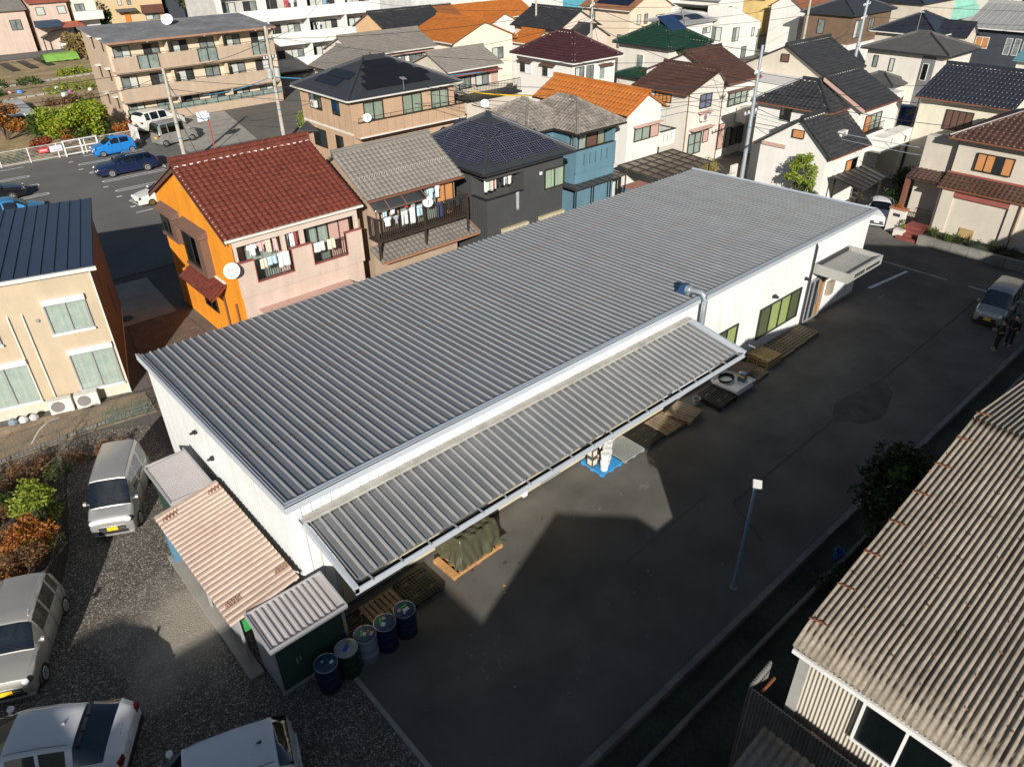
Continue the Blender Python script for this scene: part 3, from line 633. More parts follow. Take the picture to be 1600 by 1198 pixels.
# white tray on a low base, hose coil, square tin, plywood sheet
t = thing('white_tray', 'white steel tray on a base under the canopy end', 'tray', (22.9, 12.5, 0), world=True)
b = MB(); b.box(22.2,11.95,.05,23.4,13.05,.28); b.build('base', WHITE, t)
b = MB(); b.box(22.15,11.9,.28,23.45,13.1,.31); b.box(22.15,11.9,.312,23.45,11.93,.37); b.box(22.15,13.07,.312,23.45,13.1,.37); b.box(22.15,11.935,.312,22.18,13.065,.37); b.box(23.42,11.935,.312,23.45,13.065,.37); b.build('rim', WHITE, t)
b = MB()
for k in range(4): b.tube([(22.62+(.3+.02*k)*math.cos(a), 12.72+(.24+.015*k)*math.sin(a), .345+.035*k) for a in np.linspace(0, 2*math.pi, 30)], .02, 6)
tag(b.build('hose_coil', BLACK, smooth=True), 'black hose coiled on the white tray', 'hose')
t = thing('square_tin', 'blue square tin with yellow label standing on the white tray', 'tin', (23.1, 12.3, .315), world=True)
MB().box(22.95,12.15,.315,23.22,12.42,.66).build('body', mat('tin_blue', (.05,.13,.2), .4, .3), t); MB().box(22.945,12.145,.5,23.225,12.425,.6).build('label_band', mat('tin_yellow', (.6,.42,.1), .5), t); MB().lathe([(.05,0),(.05,.03)],10,(23.0,12.36,.66)).build('cap', WHPL, t)
o = MB().cb(0,0,0,.95,.9,.03).build('plywood_sheet', mat('dark_plywood', (.10,.065,.045), .8, var=.2, scale=3, fine=.2)); o.location = (23.75, 12.75, .42); o.rotation_euler = (0,.06,.1); tag(o, 'dark brown plywood sheet lying right of the tin', 'board')
t = thing('plywood_stand', 'low stack of boards under the dark plywood sheet', 'stack', (23.8,12.75,0), world=True); MB().box(23.5,12.4,0,24.1,13.1,.2).build('lower_boards', WOOD, t); MB().box(23.45,12.45,.2,24.05,13.05,.37).build('upper_boards', WOOD, t)
# tarpaulin over a load
def tarp():
    b = MB(); nx, ny = 46, 34; rows = []
    for j in range(ny+1):
        r = []
        for i in range(nx+1):
            u = i/nx*2-1; v = j/ny*2-1
            m = max(abs(u), abs(v)); top = .62
            if m < top: h = 1.0
            else: h = 1.0 - ((m-top)/(1-top))**.9*.92
            sx = 1.0*(abs(u)/m if m > 0 else 0)
            k = min(m, top)/top; e = max(0, m-top)/(1-top)
            x = (u/m if m else 0)*(k*.72 + e*.13); y = (v/m if m else 0)*(k*.44 + e*.12)
            fold = .05*math.sin(9*u+3*v+2*math.sin(4*v))*(.3+e) + .035*math.sin(17*v-6*u) + .03*math.sin(23*u+11*v)
            fold += .05*e*math.sin(14*math.atan2(v, u))
            r.append((x*(1+fold*.9*e), y*(1+fold*1.3*e), .14+ .98*h*(1-.12*u) + fold*.8*(1-.6*e)))
        rows.append(r)
    b.grid(rows); return b
tb = tarp(); o = tb.build('tarpaulin', mat('olive_tarp', (.075,.075,.045), .38, var=.12, scale=3, fine=.1, fscale=10), smooth=True, ang=180)
o.location = (9.42, 12.62, 0); o.rotation_euler = (0,0,.06); tag(o, 'crumpled olive green tarpaulin draped over a load by the canopy', 'tarpaulin')
tag(MB().box(8.75,12.3,.135,10.05,12.95,1.0).build('covered_load', CURTD), 'dark crate load hidden under the olive tarpaulin', 'load')
# pails and boxes on the blue pallet
def pail(lab, x, y, z, s=1.0):
    t = thing('white_pail', lab, 'pail', (x, y, z), group='white pails on the blue pallet')
    MB().lathe([(.12*s,0),(.13*s,.02),(.145*s,.30*s),(.152*s,.30*s),(.152*s,.335*s)], 20).build('bucket', WHPL, t, smooth=True)
    MB().lathe([(.156*s,.335*s),(.156*s,.355*s),(.13*s,.36*s),(.125*s,.345*s)], 20).build('lid', WHPL, t, smooth=True)
    return t
px, pyy = 15.2, 12.3
pail('white pail at the bottom of the nearest stack on the blue pallet', px-.1, pyy+.1, .13); pail('white pail on top of the nearest stack on the blue pallet', px-.1, pyy+.1, .49)
pail('white pail at the bottom of the middle stack on the blue pallet', px+.17, pyy+.26, .13); pail('white pail on top of the middle stack on the blue pallet', px+.17, pyy+.26, .49)
pail('white pail at the bottom of the far stack on the blue pallet', px+.42, pyy+.42, .13); pail('white pail on top of the far stack on the blue pallet', px+.42, pyy+.42, .49)
CART = mat('dark_carton', (.09,.08,.06), .7, var=.2); PAPER = mat('paper_label', (.7,.62,.55), .8, var=.1)
for k, (x, y, z, lab) in enumerate(((14.98,12.85,.13,'dark square can at the bottom left of the blue pallet'),(15.3,12.95,.13,'dark square can behind the white pails on the blue pallet'),(14.98,12.87,.5,'dark square can with pale label, upper left on the blue pallet'),(15.62,13.08,.13,'dark square can at the back right of the blue pallet'))):
    t = thing('square_can', lab, 'can', (x, y, z)); MB().box(-.13,-.13,0,.13,.13,.36).build('body', CART, t); MB().box(-.135,-.09,.08,-.1305,.09,.3).build('label_sheet', PAPER, t); MB().box(-.09,-.135,.08,.09,-.1305,.3).build('label_sheet', PAPER, t); MB().lathe([(.035,0),(.035,.03)],10,(.06,.06,.36)).build('cap', WHPL, t)
b = MB(); rows = []
for j in range(10):
    rows.append([(15.2+.075*i, 12.72+.055*j, .9+.05*math.sin(1.3*i+j)+.04*math.sin(2.1*j)-.012*(i-5)**2*.5) for i in range(11)])
b.grid(rows); o = b.build('crumpled_paper', PAPER, smooth=True, ang=180); tag(o, 'crumpled beige paper sack lying on top of the cans', 'sack')
# ------------------------------------------------------------------ drums
DBLUE = mat('drum_blue', (.008,.018,.055), .4, .1, var=.12, scale=4, fine=.1); DGREEN = mat('drum_green', (.008,.03,.012), .45, .1, var=.12, scale=4)
DGREY = mat('drum_grey', (.20,.24,.29), .45, .1, var=.12, scale=4); LIDB = mat('lid_blue', (.02,.06,.13), .4, .1, var=.3, scale=8); LIDG = mat('lid_grey', (.30,.33,.36), .45, .1, var=.12, scale=6)
RINGM = mat('clamp_ring', (.55,.57,.58), .3, .8); GTAPE = mat('green_tape', (.05,.6,.03), .5); OTAPE = mat('brown_tape', (.3,.12,.03), .6)
def drum(lab, x, y, m, lid, marks):
    t = thing('drum', lab, 'drum', (x, y, 0), group='drums beside the green shed'); r = .283
    p = [(r-.01,0),(r,.015)]
    for h in (.28,.58): p += [(r,h-.02),(r+.012,h),(r,h+.02)]
    for h in (.70,.74,.78): p += [(r,h-.012),(r+.005,h),(r,h+.012)]
    MB().lathe(p+[(r,.855)], 32).build('body', m, t, smooth=True, ang=60)
    MB().lathe([(r-.004,.853),(r+.006,.856),(r+.009,.872),(r+.004,.882),(r-.004,.884),(r-.010,.874)], 32, caps=False).build('clamp_ring', RINGM, t, smooth=True)
    L2 = MB().lathe([(r-.009,.874),(r-.03,.868),(r-.04,.872),(r-.12,.872),(.001,.872)], 32, caps=False).build('lid', lid, t, smooth=True)
    for mx, my, w, h, a, mm in marks:
        b = MB(); c, s = math.cos(a), math.sin(a)
        b.quad(*[(mx+c*i*w/2-s*j*h/2, my+s*i*w/2+c*j*h/2, .877) for i, j in ((-1,-1),(1,-1),(1,1),(-1,1))]); b.build('sticker', mm, L2, fix=False)
STW = mat('sticker_white', (.66,.66,.68), .6, var=.1, scale=30); STP = mat('sticker_pink', (.6,.4,.42), .6); STB = mat('sticker_blue', (.03,.10,.42), .5)
drum('dark blue drum standing nearest to the camera, leftmost of the five', 4.03, 11.45, DBLUE, LIDB, [(.12,-.06,.10,.09,.3,STW),(-.05,.0,.14,.08,.6,CURTD),(-.05,.09,.05,.05,0,STW)])
drum('dark green drum with grey lid, second from the left', 4.61, 11.49, DGREEN, LIDG, [(.0,.0,.2,.13,.6,STB),(.03,-.07,.12,.03,.6,STW),(.13,.13,.13,.04,.2,OTAPE)])
drum('light grey drum with cluttered blue lid, middle of the five', 5.18, 11.53, DGREY, LIDB, [(-.06,.08,.2,.045,.9,GTAPE),(-.0,.02,.12,.08,.9,STW),(.1,.02,.12,.10,.3,OTAPE),(.14,-.08,.13,.07,.6,STP)])
drum('dark blue drum with green tape on its lid, second from the right', 5.75, 11.50, DBLUE, LIDB, [(-.06,.12,.19,.045,1.0,GTAPE),(-.06,-.02,.12,.11,.7,STW),(.05,.13,.09,.09,.2,STP)])
drum('dark blue drum standing farthest right of the five', 6.36, 11.51, DBLUE, LIDB, [(.05,.10,.19,.045,.1,GTAPE),(.03,-.02,.17,.11,.1,STW),(-.12,.06,.1,.09,.5,STP),(-.06,-.1,.05,.05,0,STW)])
t = thing('rusty_trolley', 'rusty drum trolley with two handles behind the drums', 'trolley', (5.05, 12.0, 0), world=True)
b = MB()
for x in (4.9, 5.4): b.tube([(x,12.1,.1),(x-.02,12.0,.9),(x-.05,11.95,1.15)], .018)
b.tube([(4.88,12.0,.85),(5.0,11.9,.78),(5.3,11.9,.78),(5.38,12.0,.85)], .014); b.tube([(4.9,12.08,.3),(5.4,12.08,.3)], .015); b.build('frame', RUST, t)
for x in (4.86, 5.44): MB().lathe([(.09,-.02),(.1,0),(.09,.02)], 14, (x,12.12,.1), 'x').build('wheel', BLACK, t)
b = MB(); 
for x in (4.85, 5.35): b.tube([(x,11.95,1.13),(x,11.88,1.22)], .022)
b.build('grip', mat('orange_grip', (.7,.25,.05), .5), t)
# ------------------------------------------------------------------ yard lamp post
t = thing('lamp_post', 'slim blue-grey lamp post with square floodlight on the dark side of the yard', 'lamp post', (14.03, 6.55, 0))
PB = mat('post_blue_grey', (.20,.30,.42), .4, .3, var=.06)
MB().lathe([(.11,0),(.11,.015),(.075,.02)], 16).build('base_plate', CONC, t)
MB().lathe([(.062,.015),(.062,1.35),(.058,1.37),(.046,1.375),(.046,3.55),(.02,3.6)], 14).build('pole', PB, t, smooth=True)
b = MB(); b.bar((0,0,3.5),(0,-.02,3.72),.035); b.bar((-.09,0,3.62),(.09,0,3.62),.03); b.build('bracket', PB, t)
b = MB(); b.cb(0,0,0,.24,.05,.22); o = b.build('floodlight', mat('lamp_white', (.5,.49,.46), .5), t); o.location = (-.05,-.05,3.83); o.rotation_euler = (rad(-50), rad(15), rad(-40))
b = MB(); b.tube([(.05,0,3.6),(.12,.03,3.62),(.14,.02,3.54)], .012); b.build('cable', BLACK, t)
t = thing('blue_bucket', 'blue plastic bucket standing in the ditch beyond the kerb', 'bucket', (17.2, 5.15, 0)); MB().lathe([(.11,0),(.15,.28),(.165,.29),(.15,.29),(.108,.03)], 18).build('bucket', mat('bucket_blue', (.03,.12,.35), .5), t, smooth=True); MB().tube([(-.15,0,.28),(-.1,.08,.36),(.1,.08,.36),(.15,0,.28)], .006).build('handle', ALU, t)
t = thing('grey_bucket', 'grey bucket tipped over beside the leaning pallet', 'bucket', (20.75,12.75,0)); MB().lathe([(.11,0),(.15,.28),(.165,.29),(.15,.29),(.108,.03)], 18).build('bucket', GRYPL, t, smooth=True); MB().tube([(-.15,0,.28),(-.1,.08,.36),(.1,.08,.36),(.15,0,.28)], .006).build('handle', ALU, t)
# ------------------------------------------------------------------ roofs and houses
def slope(P0, U, V, L, H, a, b, kind, pu=.27, pv=.25):
    """Relief of one roof plane. P0 eave-left corner, U along the eave, V up the slope, L eave length, H slope length;
    a, b: how much the left/right edge moves in per metre of slope."""
    P0 = np.array(P0, float); U = np.array(U, float); V = np.array(V, float); n = np.cross(U, V)
    m = MB()
    if kind in ('jp', 'jplo'):
        q = (0, .3, .6, .8) if kind == 'jp' else (0, .5); am = (0, .042, .04, .006) if kind == 'jp' else (0, .04)
        nu = max(1, round(L/pu)); us = []; zs = []
        for i in range(nu):
            for f, z in zip(q, am): us.append((i+f)*L/nu); zs.append(z)
        us.append(L); zs.append(0); us = np.array(us); zs = np.array(zs)
    elif kind == 'seam':
        nu = max(1, round(L/pu)); us = []; zs = []
        for i in range(nu):
            for f, z in ((0,0),(.02,.035),(.09,.035),(.11,0)): us.append((i+f)*L/nu); zs.append(z)
        us.append(L); zs.append(0); us = np.array(us); zs = np.array(zs); pv = H
    else:
        nu = max(1, int(L/.9)); us = np.linspace(0, L, nu+1); zs = np.zeros(nu+1)
    nv = max(1, round(H/pv)); rows = []
    st = {'jp': .045, 'jplo': .045, 'flat': .012, 'seam': 0, 'plain': 0}[kind]
    for j in range(nv):
        for v, off in (((j*H/nv, 0), (j*H/nv+.018, st), ((j+1)*H/nv, 0)) if kind in ('jp', 'jplo') else ((j*H/nv, st), ((j+1)*H/nv, 0))):
            u = np.clip(us, a*v, max(a*v, L-b*v))
            nose = np.zeros(len(us)) if (kind not in ('jp', 'jplo') or abs(v-j*H/nv) > .04) else -.045*zs/.042
            rows.append(P0 + np.outer(u, U) + np.outer(v+nose, V) + np.outer(zs+off+.012, n))
    k = len(us); vs = np.concatenate(rows); F = []
    for i in range(len(rows)-1):
        A = vs[i*k:(i+1)*k]; B = vs[(i+1)*k:(i+2)*k]
        dA = np.abs(A[1:]-A[:-1]).sum(1); dB = np.abs(B[1:]-B[:-1]).sum(1)
        for c in range(k-1):
            if dA[c] > .02 or dB[c] > .02: F.append((i*k+c, i*k+c+1, (i+1)*k+c+1, (i+1)*k+c))
    m.v = [tuple(p) for p in vs]; m.f = F; return m
def slopes(rt, x0, y0, x1, y1, ze, zr, r=None):
    """list of (face, P0, U, V, L, H, a, b, top polygon)"""
    out = []; w = x1-x0; d = y1-y0
    def mk(face, P0, U, inw, L, run, A, B):
        dz = zr-ze; H = math.hypot(run, dz); V = np.array([inw[0]*run, inw[1]*run, dz])/H
        U3 = np.array([U[0], U[1], 0.]); P = np.array(P0, float); a = A/H; b = B/H
        top = [P, P+U3*L, P+U3*(L-B)+V*H, P+U3*A+V*H]
        if abs(L-A-B) < .03: top = top[:3]
        out.append((face, P, U3, V, L, H, a, b, [tuple(t) for t in top]))
    if rt == 'gx':
        yr = y0+d/2 if r is None else r
        mk('S', (x0,y0,ze), (1,0), (0,1), w, yr-y0, 0, 0); mk('N', (x1,y1,ze), (-1,0), (0,-1), w, y1-yr, 0, 0)
    elif rt == 'gy':
        xr = x0+w/2 if r is None else r
        mk('W', (x0,y1,ze), (0,-1), (1,0), d, xr-x0, 0, 0); mk('E', (x1,y0,ze), (0,1), (-1,0), d, x1-xr, 0, 0)
    elif rt == 'hip':
        q = min(w, d)/2
        sx = q; sy = q
        mk('S', (x0,y0,ze), (1,0), (0,1), w, sy, sx, sx); mk('N', (x1,y1,ze), (-1,0), (0,-1), w, sy, sx, sx)
        mk('W', (x0,y1,ze), (0,-1), (1,0), d, sx, sy, sy); mk('E', (x1,y0,ze), (0,1), (-1,0), d, sx, sy, sy)
    elif rt == 'mS':   # single pitch rising to the back
        mk('S', (x0,y0,ze), (1,0), (0,1), w, d, 0, 0)
    elif rt == 'mW':
        mk('W', (x0,y1,ze), (0,-1), (1,0), d, w, 0, 0)
    elif rt == 'mN': mk('N', (x1,y1,ze), (-1,0), (0,-1), w, d, 0, 0)
    elif rt == 'mE': mk('E', (x1,y0,ze), (0,1), (-1,0), d, w, 0, 0)
    return out
def ridge_line(par, p, q, m, white=True, s=1.0):
    p = Vector(p); q = Vector(q); d = q-p; L = d.length
    if L < .3: return
    d.normalize(); b = MB(); b.bar(p+Vector((0,0,.02*s)), q+Vector((0,0,.02*s)), .24*s, .16*s)
    n = max(2, int(L/.3))
    b.tube([p+Vector((0,0,.12*s)), q+Vector((0,0,.12*s))], .085*s, 8)
    for k in range(n+1): b.tube([p+d*(L*k/n-.02)+Vector((0,0,.12*s)), p+d*(L*k/n+.02)+Vector((0,0,.12*s))], .10*s, 8)
    b.build('ridge_cap', m, par)
    if white:
        b = MB(); x = d.cross(Vector((0,0,1))).normalized()
        for k in range(n):
            c = p+d*(L*(k+.5)/n)
            for sg in (-1, 1): b.bar(c+x*(sg*.135*s)-d*.07-Vector((0,0,.03)), c+x*(sg*.135*s)+d*.07-Vector((0,0,.03)), .05, .05)
        b.build('mortar', MORTAR, par, kind='stuff')
def roof(par, rt, x0, y0, x1, y1, ze, zr, m, kind='jp', gut=None, r=None, ridge=True, faces='SW', t=.10, white=True, pu=.27, pv=.25, cap=None, name='roof', gfaces='SWNE', rs=1.0):
    sl = slopes(rt, x0, y0, x1, y1, ze, zr, r); b = MB()
    for f in sl: b.slab(f[8], t)
    rf = b.build(name, m, par)
    for f in sl:
        if f[0] in faces and kind != 'plain':
            slope(f[1], f[2], f[3], f[4], f[5], f[6], f[7], kind, pu, pv).build('roof_tiles' if kind != 'seam' else 'roof_sheets', m, rf, fix=False, kind='stuff', smooth=(kind in ('jp', 'jplo')), ang=120)
    if gut:
        for f in sl:
            if f[0] not in gfaces: continue
            P, U, L = f[1], f[2], f[4]; o = np.cross(U, (0,0,1)); A = P + o*.05 - np.array((0,0,.05)); B = A + U*L; MB().bar(A, B, .11, .09).build('gutter', gut, rf)
    cap = cap or m
    if ridge:
        T = [f for f in sl if len(f[8]) == 4]
        if rt in ('gx', 'gy', 'hip') and T:
            ridge_line(rf, T[0][8][3], T[0][8][2], cap, white, rs)
        if rt == 'hip':
            S = [f for f in sl if f[0] in 'SW']
            f = [f for f in sl if f[0] == 'S'][0]; top = f[8]
            e = top[2]; w_ = top[3] if len(top) == 4 else top[2]
            ridge_line(rf, top[0], w_, cap, white, .8); ridge_line(rf, top[1], e, cap, white, .8)
            g = [q for q in sl if q[0] == 'N'][0][8]
            ridge_line(rf, g[1], g[2], cap, white, .8)
    return rf
def walls(par, rt, x0, y0, x1, y1, ze, zr, oh, m, r=None, z0=0, name='wall', t=.12):
    """wall body under that roof, set in by the overhang"""
    X0, X1, Y0, Y1 = x0+oh, x1-oh, y0+oh, y1-oh; b = MB(); tt = t+.01
    if rt == 'gx':
        yr = (y0+y1)/2 if r is None else r; s1 = (zr-ze)/(yr-y0); s2 = (zr-ze)/(y1-yr)
        b.prism([(Y0,z0),(Y1,z0),(Y1,ze+s2*oh-tt),(yr,zr-tt),(Y0,ze+s1*oh-tt)], 'x', x0+min(oh,.25), x1-min(oh,.25))
    elif rt == 'gy':
        xr = (x0+x1)/2 if r is None else r; s1 = (zr-ze)/(xr-x0); s2 = (zr-ze)/(x1-xr)
        b.prism([(X0,z0),(X1,z0),(X1,ze+s2*oh-tt),(xr,zr-tt),(X0,ze+s1*oh-tt)], 'y', y0+min(oh,.25), y1-min(oh,.25))
    elif rt == 'mS':
        s = (zr-ze)/(y1-y0); b.prism([(Y0,z0),(Y1,z0),(Y1,zr-s*oh-tt),(Y0,ze+s*oh-tt)], 'x', X0, X1)
    elif rt == 'mN':
        s = (zr-ze)/(y1-y0); b.prism([(Y0,z0),(Y1,z0),(Y1,ze+s*oh-tt),(Y0,zr-s*oh-tt)], 'x', X0, X1)
    elif rt == 'mW':
        s = (zr-ze)/(x1-x0); b.prism([(X0,z0),(X1,z0),(X1,zr-s*oh-tt),(X0,ze+s*oh-tt)], 'y', Y0, Y1)
    elif rt == 'mE':
        s = (zr-ze)/(x1-x0); b.prism([(X0,z0),(X1,z0),(X1,ze+s*oh-tt),(X0,zr-s*oh-tt)], 'y', Y0, Y1)
    else: b.box(X0, Y0, z0, X1, Y1, ze-.02)
    return b.build(name, m, par)
def face_fn(face, c):
    """maps (u, z, out) on a wall face to a world point; u runs to the right as seen from outside"""
    if face == 'S': return lambda u, z, o=0: (u, c-o, z)
    if face == 'W': return lambda u, z, o=0: (c-o, -u, z)
    if face == 'E': return lambda u, z, o=0: (c+o, u, z)
    if face == 'N': return lambda u, z, o=0: (-u, c+o, z)
def fbox(b, P, u0, z0, u1, z1, o0, o1):
    q = [P(u0,z0,o0),P(u1,z0,o0),P(u1,z1,o0),P(u0,z1,o0),P(u0,z0,o1),P(u1,z0,o1),P(u1,z1,o1),P(u0,z1,o1)]
    return b.add(q, [(3,2,1,0),(4,5,6,7),(0,1,5,4),(1,2,6,5),(2,3,7,6),(3,0,4,7)])
def window(par, face, c, u0, z0, w, h, n=2, fr=None, cur=None, awn=None, sh=None, bars=False, simple=False, shut=None, flat=False, rail=False, name='window'):
    """a sash window that stands proud of the wall: frame, panes, curtain; W faces take u0 = -y of the left edge"""
    fr = fr or BRONZE; cur = cur or CURT; P = face_fn(face, c); b = MB(); t = .05 if w > .9 else .035; dep = .07
    fbox(b, P, u0-t, z0-t, u0+w+t, z0, 0, dep); fbox(b, P, u0-t, z0+h, u0+w+t, z0+h+t, 0, dep)
    for k in range(n+1):
        e0 = u0+w*k/n-t/2; e1 = e0+t
        if k == 0: e0 = u0-t; e1 = u0
        if k == n: e0 = u0+w; e1 = u0+w+t
        fbox(b, P, e0, z0, e1, z0+h, 0, dep-.002 if 0 < k < n else dep)
    if bars: fbox(b, P, u0, z0+h*.5-.015, u0+w, z0+h*.5+.015, .012, dep-.004)
    W = b.build(name, fr, par)
    if shut:   # solid shutter leaves given as (k0,k1) panes
        pass
    for k in range(n):
        a0 = u0+w*k/n+.015; a1 = u0+w*(k+1)/n-.015; cm = cur[k] if isinstance(cur, (list, tuple)) else cur
        if cm in (SHUT_O, SHUT_P, SHUT_BR, SHUT_W):
            fbox(MB0 := MB(), P, a0, z0, a1, z0+h, .004, .05); MB0.build('shutter_leaf', cm, W); continue
        if simple:
            MB().quad(P(a0,z0,.03),P(a1,z0,.03),P(a1,z0+h,.03),P(a0,z0+h,.03)).build('pane', cm if cm not in (CURT, CURTB) else (FARP if (k+int(u0*3)) % 3 else CURT), W, fix=False); continue
        q = MB(); nn = max(3, int((a1-a0)/.09)); rows = [[], []]
        for i in range(nn+1):
            oo = .016+.008*math.sin(i*2.4+u0*7); u = a0+(a1-a0)*i/nn
            rows[0].append(P(u, z0, oo)); rows[1].append(P(u, z0+h, oo))
        q.grid(rows); q.build('curtain', cm, W, fix=False)
        MB().quad(P(a0,z0,.045),P(a1,z0,.045),P(a1,z0+h,.045),P(a0,z0+h,.045)).build('pane', GL if cm is not CURTD else GLD, W, fix=False)
    if awn:    # small canopy over the window: (projection, material)
        q = MB(); e = .15
        q.add([P(u0-e,z0+h+.22,0),P(u0+w+e,z0+h+.22,0),P(u0+w+e,z0+h+.1,awn[0]),P(u0-e,z0+h+.1,awn[0]),P(u0-e,z0+h+.16,0),P(u0+w+e,z0+h+.16,0),P(u0+w+e,z0+h+.04,awn[0]),P(u0-e,z0+h+.04,awn[0])],
              [(0,1,2,3),(7,6,5,4),(0,4,5,1),(1,5,6,2),(2,6,7,3),(3,7,4,0)]); q.build('window_hood', awn[1], W)
    if sh:     # roller shutter box above
        q = MB(); fbox(q, P, u0-.06, z0+h+t+.002, u0+w+.06, z0+h+t+.2, 0, .13); q.build('shutter_box', sh, W)
    if rail:
        q = MB(); fbox(q, P, u0-.1, z0+.02, u0+w+.1, z0+.05, .30, .33); fbox(q, P, u0-.1, z0+.42, u0+w+.1, z0+.45, .30, .33); fbox(q, P, u0-.15, z0-.12, u0+w+.15, z0-.06, .0, .35)
        for i in range(int(w/.14)+2): fbox(q, P, u0-.1+i*(w+.2)/(int(w/.14)+1)-.008, z0+.05, u0-.1+i*(w+.2)/(int(w/.14)+1)+.008, z0+.42, .308, .322)
        q.build('window_rail', fr, W)
    return W
def ac_unit(lab, x, y, z, face='S', s=1.0):
    t = thing('air_conditioner', lab, 'air conditioner', (x, y, z)); t.rotation_euler = (0,0,{'S':0,'W':-math.pi/2}[face]); t.scale = (s,)*3
    b = MB(); b.box(-.4,-.14,.05,.4,.14,.62); b.build('casing', mat('ac_casing', (.68,.66,.6), .5, var=.05), t)
    b = MB(); b.lathe([(.23,0),(.23,.012),(.2,.014)], 24, (-.1,-.155,.34), 'y'); b.build('fan_grille', mat('ac_grille', (.22,.21,.2), .5), t)
    b = MB(); b.box(-.36,-.1,0,-.28,.1,.05); b.box(.28,-.1,0,.36,.1,.05); b.build('foot', GRYPL, t)
    return t
def dish(lab, x, y, z, az=-2.3, s=.28, pole=0):
    t = thing('satellite_dish', lab, 'satellite dish', (x, y, z))
    b = MB(); rows = []; d = Vector((math.cos(az)*.8, math.sin(az)*.8, .6)).normalized(); u = d.cross(Vector((0,0,1))).normalized(); v = u.cross(d)
    n = 24
    for rr, o in ((0,0),(.35,.02),(.7,.06),(1,.12)):
        rows.append([Vector((0,0,.3)) + (u*math.cos(2*math.pi*k/n)+v*math.sin(2*math.pi*k/n))*(rr*s) + d*(o*s*1.5) for k in range(n+1)])
    b.grid(rows); o = b.build('reflector', WHPL, t, smooth=True, ang=180); md = o.modifiers.new('thick', 'SOLIDIFY'); md.thickness = .012
    b = MB(); b.tube([Vector((0,0,.3))-v*s*.9+d*.05, Vector((0,0,.3))+d*s*1.1-v*.1*s], .01); b.tube([Vector((0,0,.3))+d*s*1.0-v*.12*s, Vector((0,0,.3))+d*s*1.25-v*.06*s], .03, 8); b.build('feed_arm', GRYPL, t)
    MB().tube([Vector((0,0,.3))-d*.03, (0,0,.2), (0,0,-pole)], .02).build('mast', GRYPL, t)
    return t
def hpipe(par, x, y, z0, z1, m): MB().tube([(x,y,z0),(x,y,z1)], .035, 6).build('downpipe', m, par)
def solar(par, sl, u0, v0, nu, nv, pw, ph, cells=(6,4), lift=.07, lines=True):
    """solar modules lying on a roof plane (tuple from slopes()); each module a part of its own"""
    P, U, V = sl[1], sl[2], sl[3]; n = np.cross(U, V)
    for i in range(nu):
        for j in range(nv):
            a = P + U*(u0+i*(pw+.02)) + V*(v0+j*(ph+.02)) + n*lift
            b = MB(); q = [a, a+U*pw, a+U*pw+V*ph, a+V*ph]; b.add([tuple(x) for x in q]+[tuple(x-n*.035) for x in q], [(0,1,2,3),(0,4,5,1),(1,5,6,2),(2,6,7,3),(3,7,4,0)])
            o = b.build('solar_panel', SOLAR, par, fix=False)
            if lines:
                g = MB(); l = .011
                for k in range(cells[0]+1):
                    c = a + U*(pw*k/cells[0]-l/2) + n*.003; g.quad(tuple(c), tuple(c+U*l), tuple(c+U*l+V*ph), tuple(c+V*ph))
                for k in range(cells[1]+1):
                    c = a + V*(ph*k/cells[1]-l/2) + n*.004; g.quad(tuple(c), tuple(c+U*pw), tuple(c+U*pw+V*l), tuple(c+V*l))
                g.build('cell_grid', SOLARL, o, fix=False)
def house(name, label, rt, x0, y0, x1, y1, ze, zr, wm, tm, oh=.45, kind='jp', gut=None, r=None, cat='house', faces='SW', white=True, cap=None, pu=.27, pv=.25, z0=0):
    t = thing(name, label, cat, ((x0+x1)/2, (y0+y1)/2, 0), world=True)
    walls(t, rt, x0, y0, x1, y1, ze, zr, oh, wm, r, z0); roof(t, rt, x0, y0, x1, y1, ze, zr, tm, kind, gut, r, True, faces, white=white, cap=cap, pu=pu, pv=pv)
    return t
def railing(b, p, q, h, pitch=.11, r=.011):
    p = Vector(p); q = Vector(q); d = q-p; n = max(2, int(d.length/pitch))
    b.bar(p+Vector((0,0,h)), q+Vector((0,0,h)), .04); b.bar(p+Vector((0,0,.06)), q+Vector((0,0,.06)), .03)
    for k in range(n+1): c = p+d*(k/n); b.bar(c+Vector((0,0,.075)), c+Vector((0,0,h-.02)), r*2)
